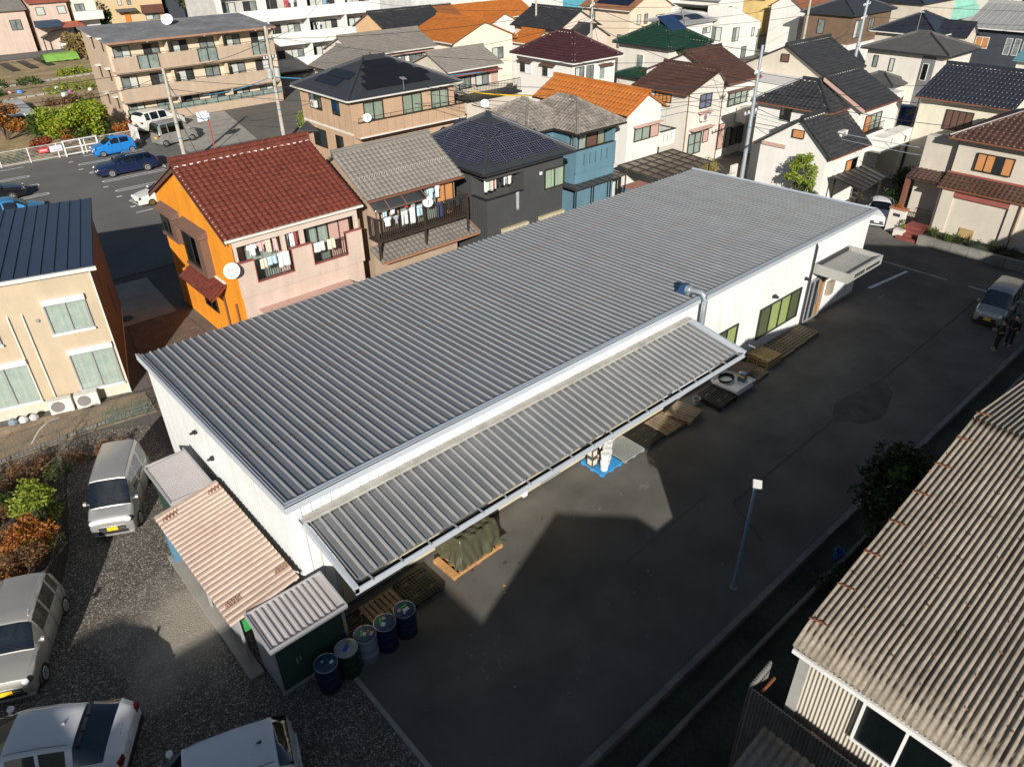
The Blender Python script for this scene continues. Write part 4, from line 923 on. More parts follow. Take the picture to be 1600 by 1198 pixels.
# ------------------------------------------------------------------ laundry
CLOTH = {k: mat('cloth_'+k, c, .9, var=.06, scale=5, fine=.08, fscale=30) for k, c in dict(white=(.78,.78,.78), cream=(.70,.62,.48), pink=(.72,.45,.45), navy=(.03,.04,.08), grey=(.33,.34,.36), black=(.02,.02,.022), red=(.45,.05,.06), blue=(.2,.38,.6), green=(.25,.4,.22), sky=(.45,.62,.72), yellow=(.75,.6,.1)).items()}
def garment(kind, col, x, y, z, w, h, lab, ax='x', grp='laundry'):
    b = MB(); nx, ny = 10, 8; ph = R.random()*6
    def pt(u, v):
        off = .022*math.sin(u*9+ph)*(.3+v) + .015*math.sin(u*17+ph*2)
        return (x+(u-.5)*w, y+off, z-v*h) if ax == 'x' else (x+off, y-(u-.5)*w, z-v*h)
    def patch(u0, u1, v0, v1, n=4, m=4): b.grid([[pt(u0+(u1-u0)*i/n, v0+(v1-v0)*j/m) for i in range(n+1)] for j in range(m+1)])
    if kind == 'shirt':
        patch(.2, .8, 0, 1, 6, 6); patch(0, .2, .03, .42, 2, 3); patch(.8, 1, .03, .42, 2, 3)
    elif kind == 'trousers':
        patch(.1, .9, 0, .3, 6, 3); patch(.1, .47, .3, 1, 3, 5); patch(.53, .9, .3, 1, 3, 5)
    else: patch(0, 1, 0, 1, 8, 6)
    o = b.build({'shirt':'hung_shirt','trousers':'hung_trousers','towel':'hung_towel'}[kind], CLOTH[col], smooth=True, ang=180, fix=False)
    md = o.modifiers.new('thick', 'SOLIDIFY'); md.thickness = .012
    return tag(o, lab, 'laundry', grp)
# ------------------------------------------------------------------ cream house (front left, turned)
def cream_house():
    th = rad(-15.5); cx, cy = 5.06, 28.40                      # eave corner at the front right
    t = thing('cream_house', 'cream stucco house with blue-grey standing seam roof at the left edge', 'house', (cx, cy, 0), th)
    W_, D_ = 9.2, 8.5; oh = .22
    b = MB(); b.box(-W_+oh, oh, .42, -oh, D_-oh, 5.32); b.build('wall', CREAMW, t)
    BRN = mat('brown_side_cladding', (.15,.085,.06), .7, var=.06)
    MB().box(-oh-.003, oh+.05, .42, -oh+.02, D_-oh, 5.30).build('side_cladding', BRN, t)
    MB().box(-W_+oh+.02, oh+.02, 0, -oh-.02, D_-oh-.02, .42).build('plinth', mat('plinth_cream', (.62,.56,.45), .85, var=.08, streak=.1), t)
    b = MB(); b.slab([(-W_,0,5.5),(0,0,5.5),(0,D_,5.5),(-W_,D_,5.5)], .10); rf = b.build('roof', T_BLUE, t)
    for k in range(int(W_/.42)+1):
        MB().box(-k*.42-.05, .02, 5.50, -k*.42-.02, D_-.02, 5.535).build('standing_seam', T_BLUE, rf)
    b = MB(); b.box(-W_, -.1, 5.36, .06, -.005, 5.49); b.build('gutter', GUT_WH, t)
    b = MB(); b.box(-oh-.02, oh-.022, .0, -oh+.024, oh+.03, 5.3); b.build('corner_trim', GUT_WH, t)
    # windows on the front, u measured along the front from the corner
    def wn(u0, z0, w, h):
        window(t, 'S', oh, u0, z0, w, h, 2, ALU, CURT, sh=SHUT_W)
        MB().box(u0-.08, oh-.12, z0-.12, u0+w+.08, oh-.002, z0-.052).build('sill', WHITE, t)
    wn(-1.98, 3.15, 1.28, 1.08); wn(-1.78, .62, 1.42, 1.5); wn(-4.75, .62, 1.5, 1.5); wn(-5.0, 3.15, 1.28, 1.08)
    for u in (-2.75, -3.2): MB().tube([(u, oh, 4.1), (u, oh-.05, 4.05), (u, oh-.05, .55), (u, oh-.05, .5)], .032, 8).build('pipe_cover', GUT_WH, t)
    MB().lathe([(.06,0),(.07,.04),(.05,.08)], 12, (-2.35, oh-.08, 3.75), 'y').build('vent_cap', ALU, t)
    for y, z in ((2.2,3.2),(4.6,1.5),(5.0,1.4)): MB().box(-oh-.004, y, z, -oh+.022, y+.25, z+1.3).build('side_window', CURTD, t)
    return t
CH = cream_house()
def cl(u, v): c, s = math.cos(rad(-15.5)), math.sin(rad(-15.5)); return (5.06+c*u-s*v, 28.40+s*u+c*v)
for u, lab in ((-2.62,'white air conditioner outdoor unit, left of the pair below the cream house'),(-1.72,'white air conditioner outdoor unit, right of the pair below the cream house')):
    x, y = cl(u, -.12); o = ac_unit(lab, x, y, 0); o.rotation_euler = (0,0,rad(-15.5))
# ------------------------------------------------------------------ corrugated building (bottom right)
SLATE = mat('cement_corrugated', (.315,.27,.21), .9, var=.16, scale=1.3, fine=.2, fscale=14, rnd=.05, bump=.3, bscale=50, tint=((.2,.165,.12), .55, 2.2))
CORRW = mat('cream_corrugated', (.50,.46,.385), .6, var=.06, scale=1, fine=.05, streak=.1)
B = thing('corrugated_building', 'tall workshop with weathered corrugated cement roof at the lower right', 'workshop', (12.8, 0, 0), world=True)
XE, XR, YN, YS, ZE, ZR = 9.5, 16.14, 3.05, -1.9, 5.15, 6.6
cp = .112
def corr_sheet(x0, z0, x1, z1, wid, curve=0.0):
    """one sheet, corrugations running along x; local origin at its upper-left corner"""
    b = MB(); n = int(round(wid/cp)); rows = []
    st = 22 if curve else 3
    for i in range(st+1):
        f = i/st; x = x0+(x1-x0)*f; z = z0+(z1-z0)*f
        if curve: z = z1 + (z0-z1)*((1-f)**1.0) - curve*(max(0, .12-f)/.12)**2*.24
        rows.append([(x, -wid*k/(n*4), z+.032*math.cos(2*math.pi*k/4)) for k in range(n*4+1)])
    b.grid(rows); return b
ns = 7; wid = cp*6; step = (XR-XE)
for j in range(1):
    xa = XE+step*j; xb = xa+step+.08; za = ZE+(ZR-ZE)*(xa-XE)/(XR-XE); zb = ZE+(ZR-ZE)*(xb-XE)/(XR-XE)
    me = corr_sheet(xa-(.16 if j == 0 else 0), za, xb, zb, wid, 1.0 if j == 0 else 0).mesh('roof_sheet', True, 180, fix=False); me.materials.append(SLATE)
    for k in range(7):
        o = obj('roof_sheet', me, None, B); o.matrix_parent_inverse = Matrix(); o.location = (-12.8+R.uniform(-.01,.01), YN-k*(wid-.012), +.011*j+.006*(k % 2)); md = o.modifiers.new('thick', 'SOLIDIFY'); md.thickness = .012
# far slope beyond the ridge
me = corr_sheet(XR-.02, ZR+.02, XR+7, ZE+.1, wid).mesh('roof_sheet', True, 180, fix=False); me.materials.append(SLATE)
for k in range(7):
    o = obj('roof_sheet', me, None, B); o.matrix_parent_inverse = Matrix(); o.location = (-12.8, YN-k*(wid-.012), .04+.006*(k % 2))
b = MB(); b.prism([(XE+.18,0),(XR+6.8,0),(XR+6.8,ZE),(XR,ZR-.12),(XE+.18,ZE-.1)], 'y', YS+.1, YN-.12); b.build('wall', CORRW, B)
# west wall sheets: vertical corrugation
b = MB(); rows = [[], []]; n = int((YN-.15-YS)/.075)*4
for k in range(n+1):
    y = YN-.13-k*.075/4; x = XE+.155-.018*math.cos(2*math.pi*k/4)
    rows[0].append((x, y, .1)); rows[1].append((x, y, ZE-.14))
b.grid(rows); b.build('wall_sheet', CORRW, B, fix=False)
b = MB(); b.box(XE-.17, YS, ZE-.40, XE-.12, YN-.02, ZE-.31); b.build('eave_board', WHITE, B)
MB().box(XE+.08, YN-.30, .1, XE+.13, YN-.1, ZE-.2).build('corner_board', mat('grey_board', (.35,.34,.31), .8, var=.1), B)
W = window(B, 'W', XE+.12, -1.68, 3.45, 1.42, 1.02, 2, WHITE, mat('grey_pane_back', (.14,.16,.16), .8, var=.05), simple=False)
b = MB()
for k in range(8):
    for j in range(11):
        x = XE+.35+j*.62+.1*(k % 3); b.cb(x, YN-.12-k*.62+(.12 if j % 2 else 0), ZE+(ZR-ZE)*(x-XE)/(XR-XE)+.075, .02, .02, .035)
b.build('hook_bolt', RUST, B, kind='stuff', fix=False)
for j in range(8):
    x = XE+.3+j*.93; z = ZE+(ZR-ZE)*(x-XE)/(XR-XE)+.085; MB().bar((x,YN+.02,z-.02),(x+.06,YN-.3,z+.0),.03,.014).build('edge_strap', RUST, B)
# screen wall of corrugated sheet at its corner
Fz = thing('corrugated_screen', 'dark corrugated sheet screen with pale edge in front of the workshop', 'fence', (9.8, 2.5, 0), world=True)
SCR = mat('old_sheet', (.16,.15,.14), .8, var=.25, scale=1.5, fine=.15, fscale=12, streak=.2)
def screen(p, q, z0, z1, nm):
    p = Vector(p); q = Vector(q); d = q-p; n = int(d.length/.07)*4; nr = Vector((-d.y, d.x, 0)).normalized(); b = MB(); rows = [[], []]
    for k in range(n+1):
        c = p+d*(k/n)+nr*(.02*math.cos(2*math.pi*k/4)); rows[0].append((c.x,c.y,z0)); rows[1].append((c.x,c.y,z1))
    b.grid(rows); o = b.build(nm, SCR, Fz, fix=False); md = o.modifiers.new('thick', 'SOLIDIFY'); md.thickness = .03
screen((9.28,3.54,0),(9.28,-.6,0),.05,3.2,'screen_sheet'); screen((9.31,3.57,0),(10.15,3.6,0),.05,3.2,'screen_sheet')
MB().tube([(9.45,3.4,3.05),(9.95,3.4,3.05)], .03).build('rusty_rail', RUST, Fz); MB().tube([(9.34,2.3,3.16),(9.4,.7,2.95)], .035).build('rusty_brace', RUST, Fz)
b = MB(); rows = [[], []]
for k in range(6*4+1): rows[0].append((7.1, 2.8-k*.145/4*1.1, 3.45+.035*math.cos(math.pi*k/2))); rows[1].append((8.4, 2.8-k*.145/4*1.1, 3.75+.035*math.cos(math.pi*k/2)))
b.grid(rows); o = b.build('porch_sheet', SLATE, Fz, smooth=True, ang=180, fix=False); md = o.modifiers.new('thick', 'SOLIDIFY'); md.thickness = .014
b = MB()
for x, y in ((7.3,2.6),(7.3,2.0)): b.bar((x,y,0),(x,y,3.45),.06)
b.build('porch_post', WOOD, Fz)
# low retaining wall of the ditch
tag(MB().box(4.9, 4.9, 0, 40, 5.0, .18).build('ditch_wall', CONC2), 'low dark concrete wall along the ditch beside the yard kerb', 'wall')
# ------------------------------------------------------------------ neighbours behind the camera (they shade the yard)
t = thing('near_house', 'grey tiled house standing just behind the camera', 'house', (1.5,-5,0), world=True)
walls(t, 'gy', -1.8, -9, 4.79, -1.0, 6.18, 7.2, .4, OFFW); roof(t, 'gy', -1.8, -9, 4.79, -1.0, 6.18, 7.2, T_GREY, 'plain', None, ridge=False)
t = thing('rear_apartment', 'flat-roofed cream apartment block behind the camera with an added arched shadow block', 'apartment', (-8, -6, 0), world=True)
MB().box(-26, -12, 0, -5.7, -1.4, 9.0).build('wall', OFFW, t)
MB().prism([(-17.8,9.0),(-13.9,9.0)] + [(-15.85+1.95*math.cos(a), 9.4+1.15*math.sin(a)) for a in np.linspace(0, math.pi, 12)], 'y', -6, -1.9).build('arched_shadow_block', OFFW, t)  # arched block added out of view to round off the yard shadow
house('rear_grey_house', 'large grey tiled house beyond the workshop, outside the view', 'gy', 18.6, -12, 31.2, -1.0, 7.9, 9.9, WHITEW, T_GREY, faces='')
house('rear_brown_house', 'brown tiled house beside the street, outside the view', 'gy', 31.8, -12, 40.0, -1.5, 6.4, 7.8, OFFW, T_BROWN, faces='')
# ------------------------------------------------------------------ first row of houses
# orange house
H1 = thing('orange_house', 'house with bright orange gable and red-brown tiled roof', 'house', (12.6, 31.5, 0), world=True)
walls(H1, 'gx', 9.5, 27.75, 15.7, 35.7, 5.5, 7.55, .45, PINKW, 31.5)
roof(H1, 'gx', 9.5, 27.4, 15.7, 35.7, 5.5, 7.55, T_RED, 'jp', GUT_WH, 31.5, faces='S', pu=.262, pv=.25, rs=1.6)
MB().prism([(27.45,0),(35.35,0),(35.35,5.5),(31.5,7.38),(27.45,5.42)], 'x', 9.70, 9.745).build('orange_gable', ORANGEW, H1)
b = MB()
for y0, y1, z0, z1 in ((27.4,31.5,5.46,7.5),(35.7,31.5,5.46,7.5)): b.add([(9.50,y0,z0),(9.54,y0,z0),(9.54,y1,z1),(9.50,y1,z1),(9.50,y0,z0-.2),(9.54,y0,z0-.2),(9.54,y1,z1-.2),(9.50,y1,z1-.2)], [(0,1,2,3),(7,6,5,4),(0,4,5,1),(1,5,6,2),(2,6,7,3),(3,7,4,0)])
b.build('barge_board', SHUT_BR, H1)
# balcony: lower wall, parapet with two openings, posts, beam
MB().box(9.75, 27.46, 0, 15.45, 28.25, 3.02).build('balcony_floor', PINKW, H1)
b = MB()
for x0, x1, z0, z1 in ((9.72,15.5,2.96,3.46),(9.72,10.5,3.46,4.44),(12.1,13.08,3.46,4.44),(14.68,15.5,3.46,4.44)): b.box(x0, 27.36, z0, x1, 27.455, z1)
for k in range(int(5.7/.145)): b.box(9.76+k*.145, 27.352, 3.0, 9.77+k*.145, 27.3605, 3.44)
b.build('balcony_parapet', PINKW, H1)
b = MB()
for x0, x1 in ((9.70,10.5),(12.08,13.1),(14.66,15.52)): b.box(x0, 27.33, 4.44, x1, 27.48, 4.49)
for x0, x1 in ((10.5,12.1),(13.08,14.68)):
    b.box(x0-.03, 27.34, 3.46, x1+.03, 27.475, 3.5)
    for x in (x0-.03, x1): b.box(x, 27.34, 3.5, x+.03, 27.475, 4.44)
b.build('parapet_capping', REDTRIM, H1)
for x0, x1 in ((10.53,12.07),(13.11,14.65)):
    b = MB(); railing(b, (x0,27.41,3.5), (x1,27.41,3.5), .78, .10, .008); b.build('balcony_rail', BRONZE, H1)
b = MB(); b.box(9.75,27.5,5.08,15.45,27.62,5.42)
for x in (9.78, 11.85, 12.7, 15.3): b.box(x, 27.52, 3.02, x+.17, 27.66, 5.08)
b.build('balcony_frame', mat('pink_frame', (.60,.49,.41), .7, var=.05), H1)
window(H1, 'S', 28.2, 10.5, 3.1, 1.3, 1.75, 2, ALU, CURT); window(H1, 'S', 28.2, 13.25, 3.1, 2.1, 1.75, 4, BRONZE, (CURT, CURT, SHUT_P, SHUT_P)); window(H1, 'S', 28.2, 9.95, 3.1, .5, 1.75, 1, BRONZE, SHUT_P)
o = MB().box(10.3, 26.9, 2.2, 14.6, 27.45, 2.3).build('lower_hood', SHUT_P, H1)
# bay windows and red tiled hood on the gable
for y1, y0, z0, z1, pr in ((34.8,32.85,3.9,5.0,.28),(32.2,29.85,3.25,4.95,.34)):
    b = MB(); b.box(9.7-pr, y0, z0-.12, 9.7, y1, z0); b.add([(9.7-pr-.1,y0-.1,z1),(9.7,y0-.1,z1+.25),(9.7,y1+.1,z1+.25),(9.7-pr-.1,y1+.1,z1),(9.7-pr-.1,y0-.1,z1-.06),(9.7,y0-.1,z1-.06),(9.7,y1+.1,z1-.06),(9.7-pr-.1,y1+.1,z1-.06)], [(0,1,2,3),(7,6,5,4),(0,4,5,1),(1,5,6,2),(2,6,7,3),(3,7,4,0)])
    b.box(9.7-pr, y0, z0, 9.7, y0+.55, z1-.07); b.build('bay_box', mat('brown_cladding', (.16,.095,.07), .6, var=.08), H1)
    window(H1, 'W', 9.7-pr+.16, -y1, z0+.05, y1-y0-.65, z1-z0-.2, 2, BRONZE, (CURT, CURTD))
sl = slopes('mW', 8.95, 28.85, 9.69, 32.3, 2.62, 3.12)[0]
b = MB(); b.slab(sl[8], .1); hd = b.build('hood', T_RED, H1); slope(sl[1], sl[2], sl[3], sl[4], sl[5], 0, 0, 'jp', .26, .25).build('hood_tiles', T_RED, hd, fix=False, kind='stuff', smooth=True)
b = MB()
for k in range(22): b.cb(9.66, 28.95+k*.155, 3.17, .09, .09, .06)
b.build('mortar', MORTAR, hd, kind='stuff')
window(H1, 'W', 9.7, -31.9, 1.2, 1.3, 1.1, 2, BRONZE, CURTD)
for y in (29.4, 28.1): MB().tube([(9.64,y,2.5),(9.64,y,.1)], .04, 6).build('downpipe', SHUT_BR, H1)
dish('white satellite dish at the corner of the orange house', 9.5, 27.25, 4.0, -2.3, .33)
# laundry on the orange house balcony
for k, (kd, c, x, z, w, h, lab) in enumerate((
    ('shirt','white',10.65,4.95,.42,.5,'white shirt hanging at the left end of the orange house balcony'),('shirt','pink',11.05,4.98,.36,.42,'small pink shirt hanging on the orange house balcony'),
    ('trousers','cream',11.35,5.0,.32,.6,'cream trousers hanging left of the balcony post of the orange house'),('towel','pink',11.65,5.0,.16,.6,'narrow pink towel beside the cream trousers'),('shirt','grey',12.15,5.0,.22,.62,'grey shirt between the posts of the orange house balcony'),
    ('towel','white',12.4,5.0,.2,.65,'narrow white towel between the posts of the orange house balcony'),('towel','red',12.58,5.0,.12,.6,'narrow red cloth between the posts of the orange house balcony'))):
    garment(kd, c, x, 27.75, z, w, h, lab, grp='laundry on the orange house balcony')
for k, (c, x, z, w, h, lab) in enumerate((('cream',10.85,4.42,.3,.42,'cream towel over the left railing of the orange house'),('sky',11.22,4.42,.4,.36,'pale blue towel over the left railing of the orange house'),('white',11.72,4.45,.5,.62,'large white towel over the left railing of the orange house'),('white',13.38,4.43,.5,.42,'white towel over the right railing of the orange house'),('cream',13.95,4.43,.38,.46,'yellowish towel over the right railing of the orange house'))):
    garment('towel', c, x, 27.31, z, w, h, lab, grp='laundry on the orange house balcony')
tag(MB().tube([(9.9,27.75,5.02),(15.3,27.75,5.02)], .014).build('laundry_pole', ALU), 'thin metal laundry pole across the orange house balcony', 'pole')
# grey tiled house with dark deck
H2 = house('grey_tile_house', 'tan house with weathered grey tiled roof and dark balcony deck', 'gx', 16.1, 27.6, 21.5, 32.8, 5.5, 7.0, mat('ochre_siding', (.42,.31,.22), .75, var=.06, streak=.08), T_GREY, gut=GUT_BR, r=30.2, faces='S', white=False, pu=.24)
b = MB(); ridge = 1
for k in range(38): b.bar((16.4+k*.13,28.55+.02*(k%2),5.5+.95*.577+.10),(16.4+k*.13+.05,28.55,5.5+.95*.577+.22),.02)
b.build('snow_guard', mat('light_clips', (.45,.43,.38), .5), H2, kind='stuff')
window(H2, 'S', 28.05, 18.0, 3.5, 2.1, 1.75, 3, BRONZE, (CURT, CURTB, CURT)); window(H2, 'S', 28.05, 20.15, 3.5, .95, 1.75, 2, BRONZE, SHUT_O)
sl = slopes('mS', 16.2, 27.05, 21.9, 28.05, 2.72, 3.15)[0]
b = MB(); b.slab(sl[8], .1); pr = b.build('lower_roof', T_GREY, H2); slope(sl[1], sl[2], sl[3], sl[4], sl[5], 0, 0, 'jp', .25, .25).build('lower_tiles', T_GREY, pr, fix=False, kind='stuff', smooth=True)
b = MB(); b.bar((16.2,27.0,2.68),(21.9,27.0,2.68),.1,.09); b.bar((21.92,27.0,2.7),(21.92,28.05,3.15),.06,.12); b.build('lower_gutter', mat('copper_gutter', (.36,.19,.11), .5), pr)
DK = mat('dark_deck', (.045,.032,.026), .55, var=.1)
dk = thing('balcony_deck', 'dark brown wooden laundry deck standing on the grey tiled lower roof', 'deck', (18.8,27.5,3), world=True)
b = MB(); b.box(16.2,27.2,3.60,21.4,28.0,3.70); b.build('deck_floor', DK, dk)
b = MB()
for x in (16.24, 18.8, 21.35): b.bar((x,27.22,2.75),(x,27.22,4.75),.09)
b.build('post', DK, dk)
for p, q in (((16.28,27.22,3.7),(18.76,27.22,3.7)),((18.84,27.22,3.7),(21.3,27.22,3.7)),((16.24,27.26,3.7),(16.24,28.0,3.7)),((21.35,27.26,3.7),(21.35,28.0,3.7))):
    b = MB(); railing(b, p, q, .98, .115, .016); b.build('railing', DK, dk)
b = MB()
rows = [[(16.15+.4*i, 27.15+.95*(j/8), 5.08+.42*math.sin(j/8*math.pi/2)) for i in range(8)] for j in range(9)]
b.grid(rows); o = b.build('awning_sheet', mat('smoked_polycarbonate', (.05,.052,.055), .25, var=.08), dk, smooth=True, ang=180, fix=False); md = o.modifiers.new('thick', 'SOLIDIFY'); md.thickness = .012
b = MB()
for x in (16.15, 16.95, 17.85, 18.95): b.tube([(x, 27.15+.95*(j/8), 5.095+.42*math.sin(j/8*math.pi/2)) for j in range(9)], .02, 5)
b.bar((16.15,27.15,5.06),(18.95,27.15,5.06),.04); b.bar((16.24,27.22,4.7),(16.24,27.22,5.06),.05); b.bar((18.8,27.22,4.7),(18.8,27.22,5.06),.05); b.build('awning_frame', mat('bronze_frame', (.2,.12,.08), .5), dk)
for k, (kd, c, x, y, z, w, h, lab) in enumerate((
    ('shirt','white',16.75,27.14,4.72,.42,.42,'white printed shirt at the left of the dark deck'),('shirt','grey',17.2,27.14,4.7,.25,.4,'grey shirt second on the dark deck'),('trousers','white',17.65,27.14,4.78,.42,.62,'white trousers on the dark deck'),('towel','white',18.1,27.14,4.85,.3,.75,'long white towel on the dark deck'),('trousers','sky',18.5,27.14,4.85,.35,.5,'pale blue trousers beside the deck post'),
    ('shirt','sky',16.85,27.5,5.0,.35,.4,'pale blue shirt behind, under the curved awning'),('shirt','white',17.3,27.5,5.05,.45,.4,'white shirt behind, under the curved awning'),('shirt','red',18.05,27.5,5.1,.3,.35,'dark red shirt under the curved awning'),('towel','grey',18.4,27.5,5.1,.22,.5,'grey cloth under the curved awning'),
    ('trousers','navy',19.65,27.14,4.75,.4,.75,'navy trousers right of the satellite dish on the deck'),('shirt','black',20.15,27.14,4.75,.42,.5,'black printed shirt on the right half of the deck'),('shirt','black',20.75,27.14,4.78,.5,.5,'plain black shirt at the right end of the deck'),('shirt','sky',19.5,27.6,5.3,.4,.5,'pale blue shirt hanging high behind the dish'),('shirt','white',19.9,27.6,5.35,.3,.55,'white shirt hanging high by the orange shutters'))):
    garment(kd, c, x, y, z, w, h, lab, grp='laundry on the dark deck')
tag(MB().tube([(16.3,27.5,5.1),(18.8,27.5,5.1)], .013).build('laundry_pole', ALU), 'laundry pole under the curved awning of the dark deck', 'pole')
tag(MB().tube([(18.9,27.6,5.37),(21.3,27.6,5.37)], .013).build('laundry_pole', ALU), 'laundry pole before the orange shutters of the dark deck', 'pole')
dish('white satellite dish fixed to the post of the dark deck', 18.95, 27.08, 4.6, -2.1, .24)
# charcoal house with solar roof
H3 = thing('charcoal_house', 'charcoal clad house with solar panels on a dark hipped roof', 'house', (25.4, 30, 0), world=True)
b = MB(); b.box(25.25,27.4,0,28.1,33.2,5.45); b.box(22.75,28.6,0,25.249,33.2,5.45); b.box(22.75,27.4,0,25.249,28.599,3.4); b.box(22.75,27.4,4.98,25.249,28.599,5.45); b.build('wall', DARKW, H3)
b = MB(); b.box(22.75,27.4,3.4,25.249,27.5,3.97); b.box(22.75,27.501,3.4,22.85,28.599,3.97); b.build('balcony_parapet', DARKW, H3)
b = MB(); b.box(22.70,27.36,3.97,25.249,27.53,4.01); b.box(22.70,27.531,3.97,22.88,28.6,4.01); b.build('parapet_capping', DARKG, H3)
b = MB()
for k in range(int(2.8/.16)): b.box(25.3+k*.16, 27.385, .1, 25.315+k*.16, 27.402, 5.4)
for k in range(int(2.45/.16)): b.box(22.8+k*.16, 27.385, .1, 22.815+k*.16, 27.402, 3.9)
for k in range(int(4.5/.16)): b.box(22.735, 28.65+k*.16, .1, 22.752, 28.665+k*.16, 5.4)
for k in range(int(1.2/.16)): b.box(22.735, 27.45+k*.16, .1, 22.752, 27.465+k*.16, 3.9)
b.build('siding_rib', DARKW, H3, kind='stuff', fix=False)
rf = roof(H3, 'hip', 22.25, 26.95, 28.55, 33.6, 5.5, 7.25, T_DKMETAL, 'flat', DARKG, white=False, pv=.3)
ss = slopes('hip', 22.25, 26.95, 28.55, 33.6, 5.5, 7.25); S_ = ss[0]; W_ = ss[2]
for j, (u0, n) in enumerate(((.85, 5), (1.35, 4), (1.9, 2))): solar(rf, S_, u0, .35+j*.85, n, 1, .88, .82, (6, 6))
for j, (u0, n) in enumerate(((.75, 6), (1.25, 5), (1.75, 4))): solar(rf, W_, u0, .35+j*.85, n, 1, .82, .82, (6, 6))
window(H3, 'S', 27.4, 26.76, 3.72, 1.36, .95, 2, BRONZE, mat('pale_green_blind', (.55,.62,.48), .9, var=.05))
for x0 in (23.65, 26.3): MB().box(x0, 27.2, 2.1, x0+1.8, 27.4, 2.3).build('sun_hood', mat('cream_hood', (.55,.48,.32), .6), H3)
MB().box(26.35, 27.33, 4.55, 26.5, 27.39, 4.7).build('vent', WHPL, H3)
for k, (c, x, w, h) in enumerate((('white',22.95,.1,.62),('sky',23.05,.08,.66),('cream',23.14,.1,.6),('green',23.24,.08,.6),('pink',23.33,.1,.62),('white',23.43,.09,.66),('red',23.53,.08,.58),('cream',23.62,.1,.6),('black',23.85,.24,.5),('black',24.08,.2,.52),('white',24.25,.12,.55),('grey',24.4,.14,.52),('white',24.55,.1,.56),('cream',24.66,.09,.54),('black',24.8,.14,.5))):
    garment('shirt' if k > 7 else 'towel', c, x, 27.75+.02*(k % 3), 4.93, w+.04, h, 'shirt on a hanger, number %s from the left in the charcoal house balcony' % ('one two three four five six seven eight nine ten eleven twelve thirteen fourteen fifteen'.split()[k]), grp='laundry in the charcoal house balcony')
garment('towel', 'grey', 24.75, 27.33, 4.02, .26, .95, 'long grey towel hanging over the charcoal balcony wall', grp='laundry in the charcoal house balcony')
dish('white satellite dish on a mast on the charcoal house roof', 25.3, 30.4, 7.5, -2.2, .22, .4)
# teal house
H4 = thing('teal_house', 'teal painted house with smoked grey tiled hip roof', 'house', (32.5, 32, 0), world=True)
b = MB(); b.box(31.4,30.3,0,34.85,34.6,5.4); b.box(31.4,29.62,0,34.85,30.299,3.15); b.box(29.2,31.5,0,31.399,35.6,5.4); b.build('wall', TEALW, H4)
b = MB(); b.box(31.4,29.56,3.0,34.85,29.66,4.38); b.box(31.4,29.661,3.15,31.5,30.3,4.38); b.box(34.66,29.661,3.15,34.85,30.3,5.4); b.box(31.4,29.67,4.38,31.56,29.85,5.4); b.build('balcony_parapet', TEALW, H4)
b = MB(); b.box(31.36,29.52,4.38,34.66,29.70,4.43); b.build('parapet_capping', BRONZE, H4)
b = MB()
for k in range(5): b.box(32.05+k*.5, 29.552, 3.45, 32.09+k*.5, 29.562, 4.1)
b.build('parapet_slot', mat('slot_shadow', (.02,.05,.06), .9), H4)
window(H4, 'S', 30.3, 31.62, 3.4, 1.3, 1.75, 2, BRONZE, CURT); window(H4, 'S', 30.3, 33.0, 3.4, .85, 1.75, 1, BRONZE, SHUT_BR); window(H4, 'S', 30.3, 33.95, 3.4, .6, 1.75, 1, BRONZE, CURTB); window(H4, 'S', 31.5, 29.9, 3.9, 1.1, 1.1, 2, BRONZE, CURTB)
roof(H4, 'hip', 31.05, 29.2, 35.2, 34.95, 5.5, 6.75, T_GREY2, 'jp', BRONZE, pu=.25); roof(H4, 'hip', 28.8, 31.1, 33.2, 36, 5.5, 6.7, T_GREY2, 'jp', BRONZE, pu=.25, name='side_roof')
MB().box(30.7,28.85,2.36,35.3,30.9,2.42).build('porch_roof', mat('brown_polycarbonate', (.06,.05,.042), .35, var=.15), H4)
b = MB()
for x in (30.8, 32.3, 33.8, 35.2): b.bar((x,28.9,0),(x,28.9,2.36),.06)
for k in range(8): b.bar((30.8+k*.62,28.85,2.43),(30.8+k*.62,30.9,2.43),.03,.03)
b.build('porch_frame', BRONZE, H4)
MB().box(35.35,27.3,0,37.0,29.2,1.5).build('teal_annex', TEALW, H4); MB().box(35.3,27.2,1.5,37.1,29.3,1.56).build('annex_roof', mat('faded_red', (.42,.2,.16), .7, var=.1), H4)
# white house with orange roof
H5 = house('white_orange_house', 'white house with orange tiled gable roof and dark carport in front', 'gy', 36.25, 30.0, 40.35, 38.4, 5.5, 6.6, WHITEW, T_ORANGE, gut=BRONZE, white=False, pu=.3, pv=.5)
window(H5, 'S', 30.25, 37.4, 3.75, 1.45, .72, 2, BRONZE, CURT); window(H5, 'S', 30.25, 38.95, 3.75, .8, .72, 1, BRONZE, SHUT_P)
o = MB(); fbox(o, face_fn('S', 30.25), 37.2, 4.62, 39.9, 4.7, 0, .35); o.build('window_hood', SHUT_P, H5)
b = MB(); b.box(40.1,30.2,2.9,41.6,32.8,3.85); b.build('balcony_wall', WHITEW, H5)
b = MB(); b.box(40.05,30.15,3.85,41.65,30.3,3.9); b.box(41.5,30.301,3.85,41.65,32.8,3.9); b.build('balcony_capping', BRONZE, H5)
b = MB()
for k in range(3): b.box(40.4+k*.4, 30.192, 3.2, 40.43+k*.4, 30.202, 3.7)
b.build('parapet_slot', CURTD, H5)
cp_ = thing('carport', 'brown translucent carport roof in front of the white orange-roofed house', 'carport', (38.4,28.4,0), world=True)
b = MB(); b.slab([(35.7,26.75,2.42),(41.25,26.75,2.42),(41.25,30.05,2.6),(35.7,30.05,2.6)], .03); b.build('roof_sheet', mat('amber_polycarbonate', (.11,.085,.055), .3, var=.35, scale=1.6, fine=.1), cp_)
b = MB()
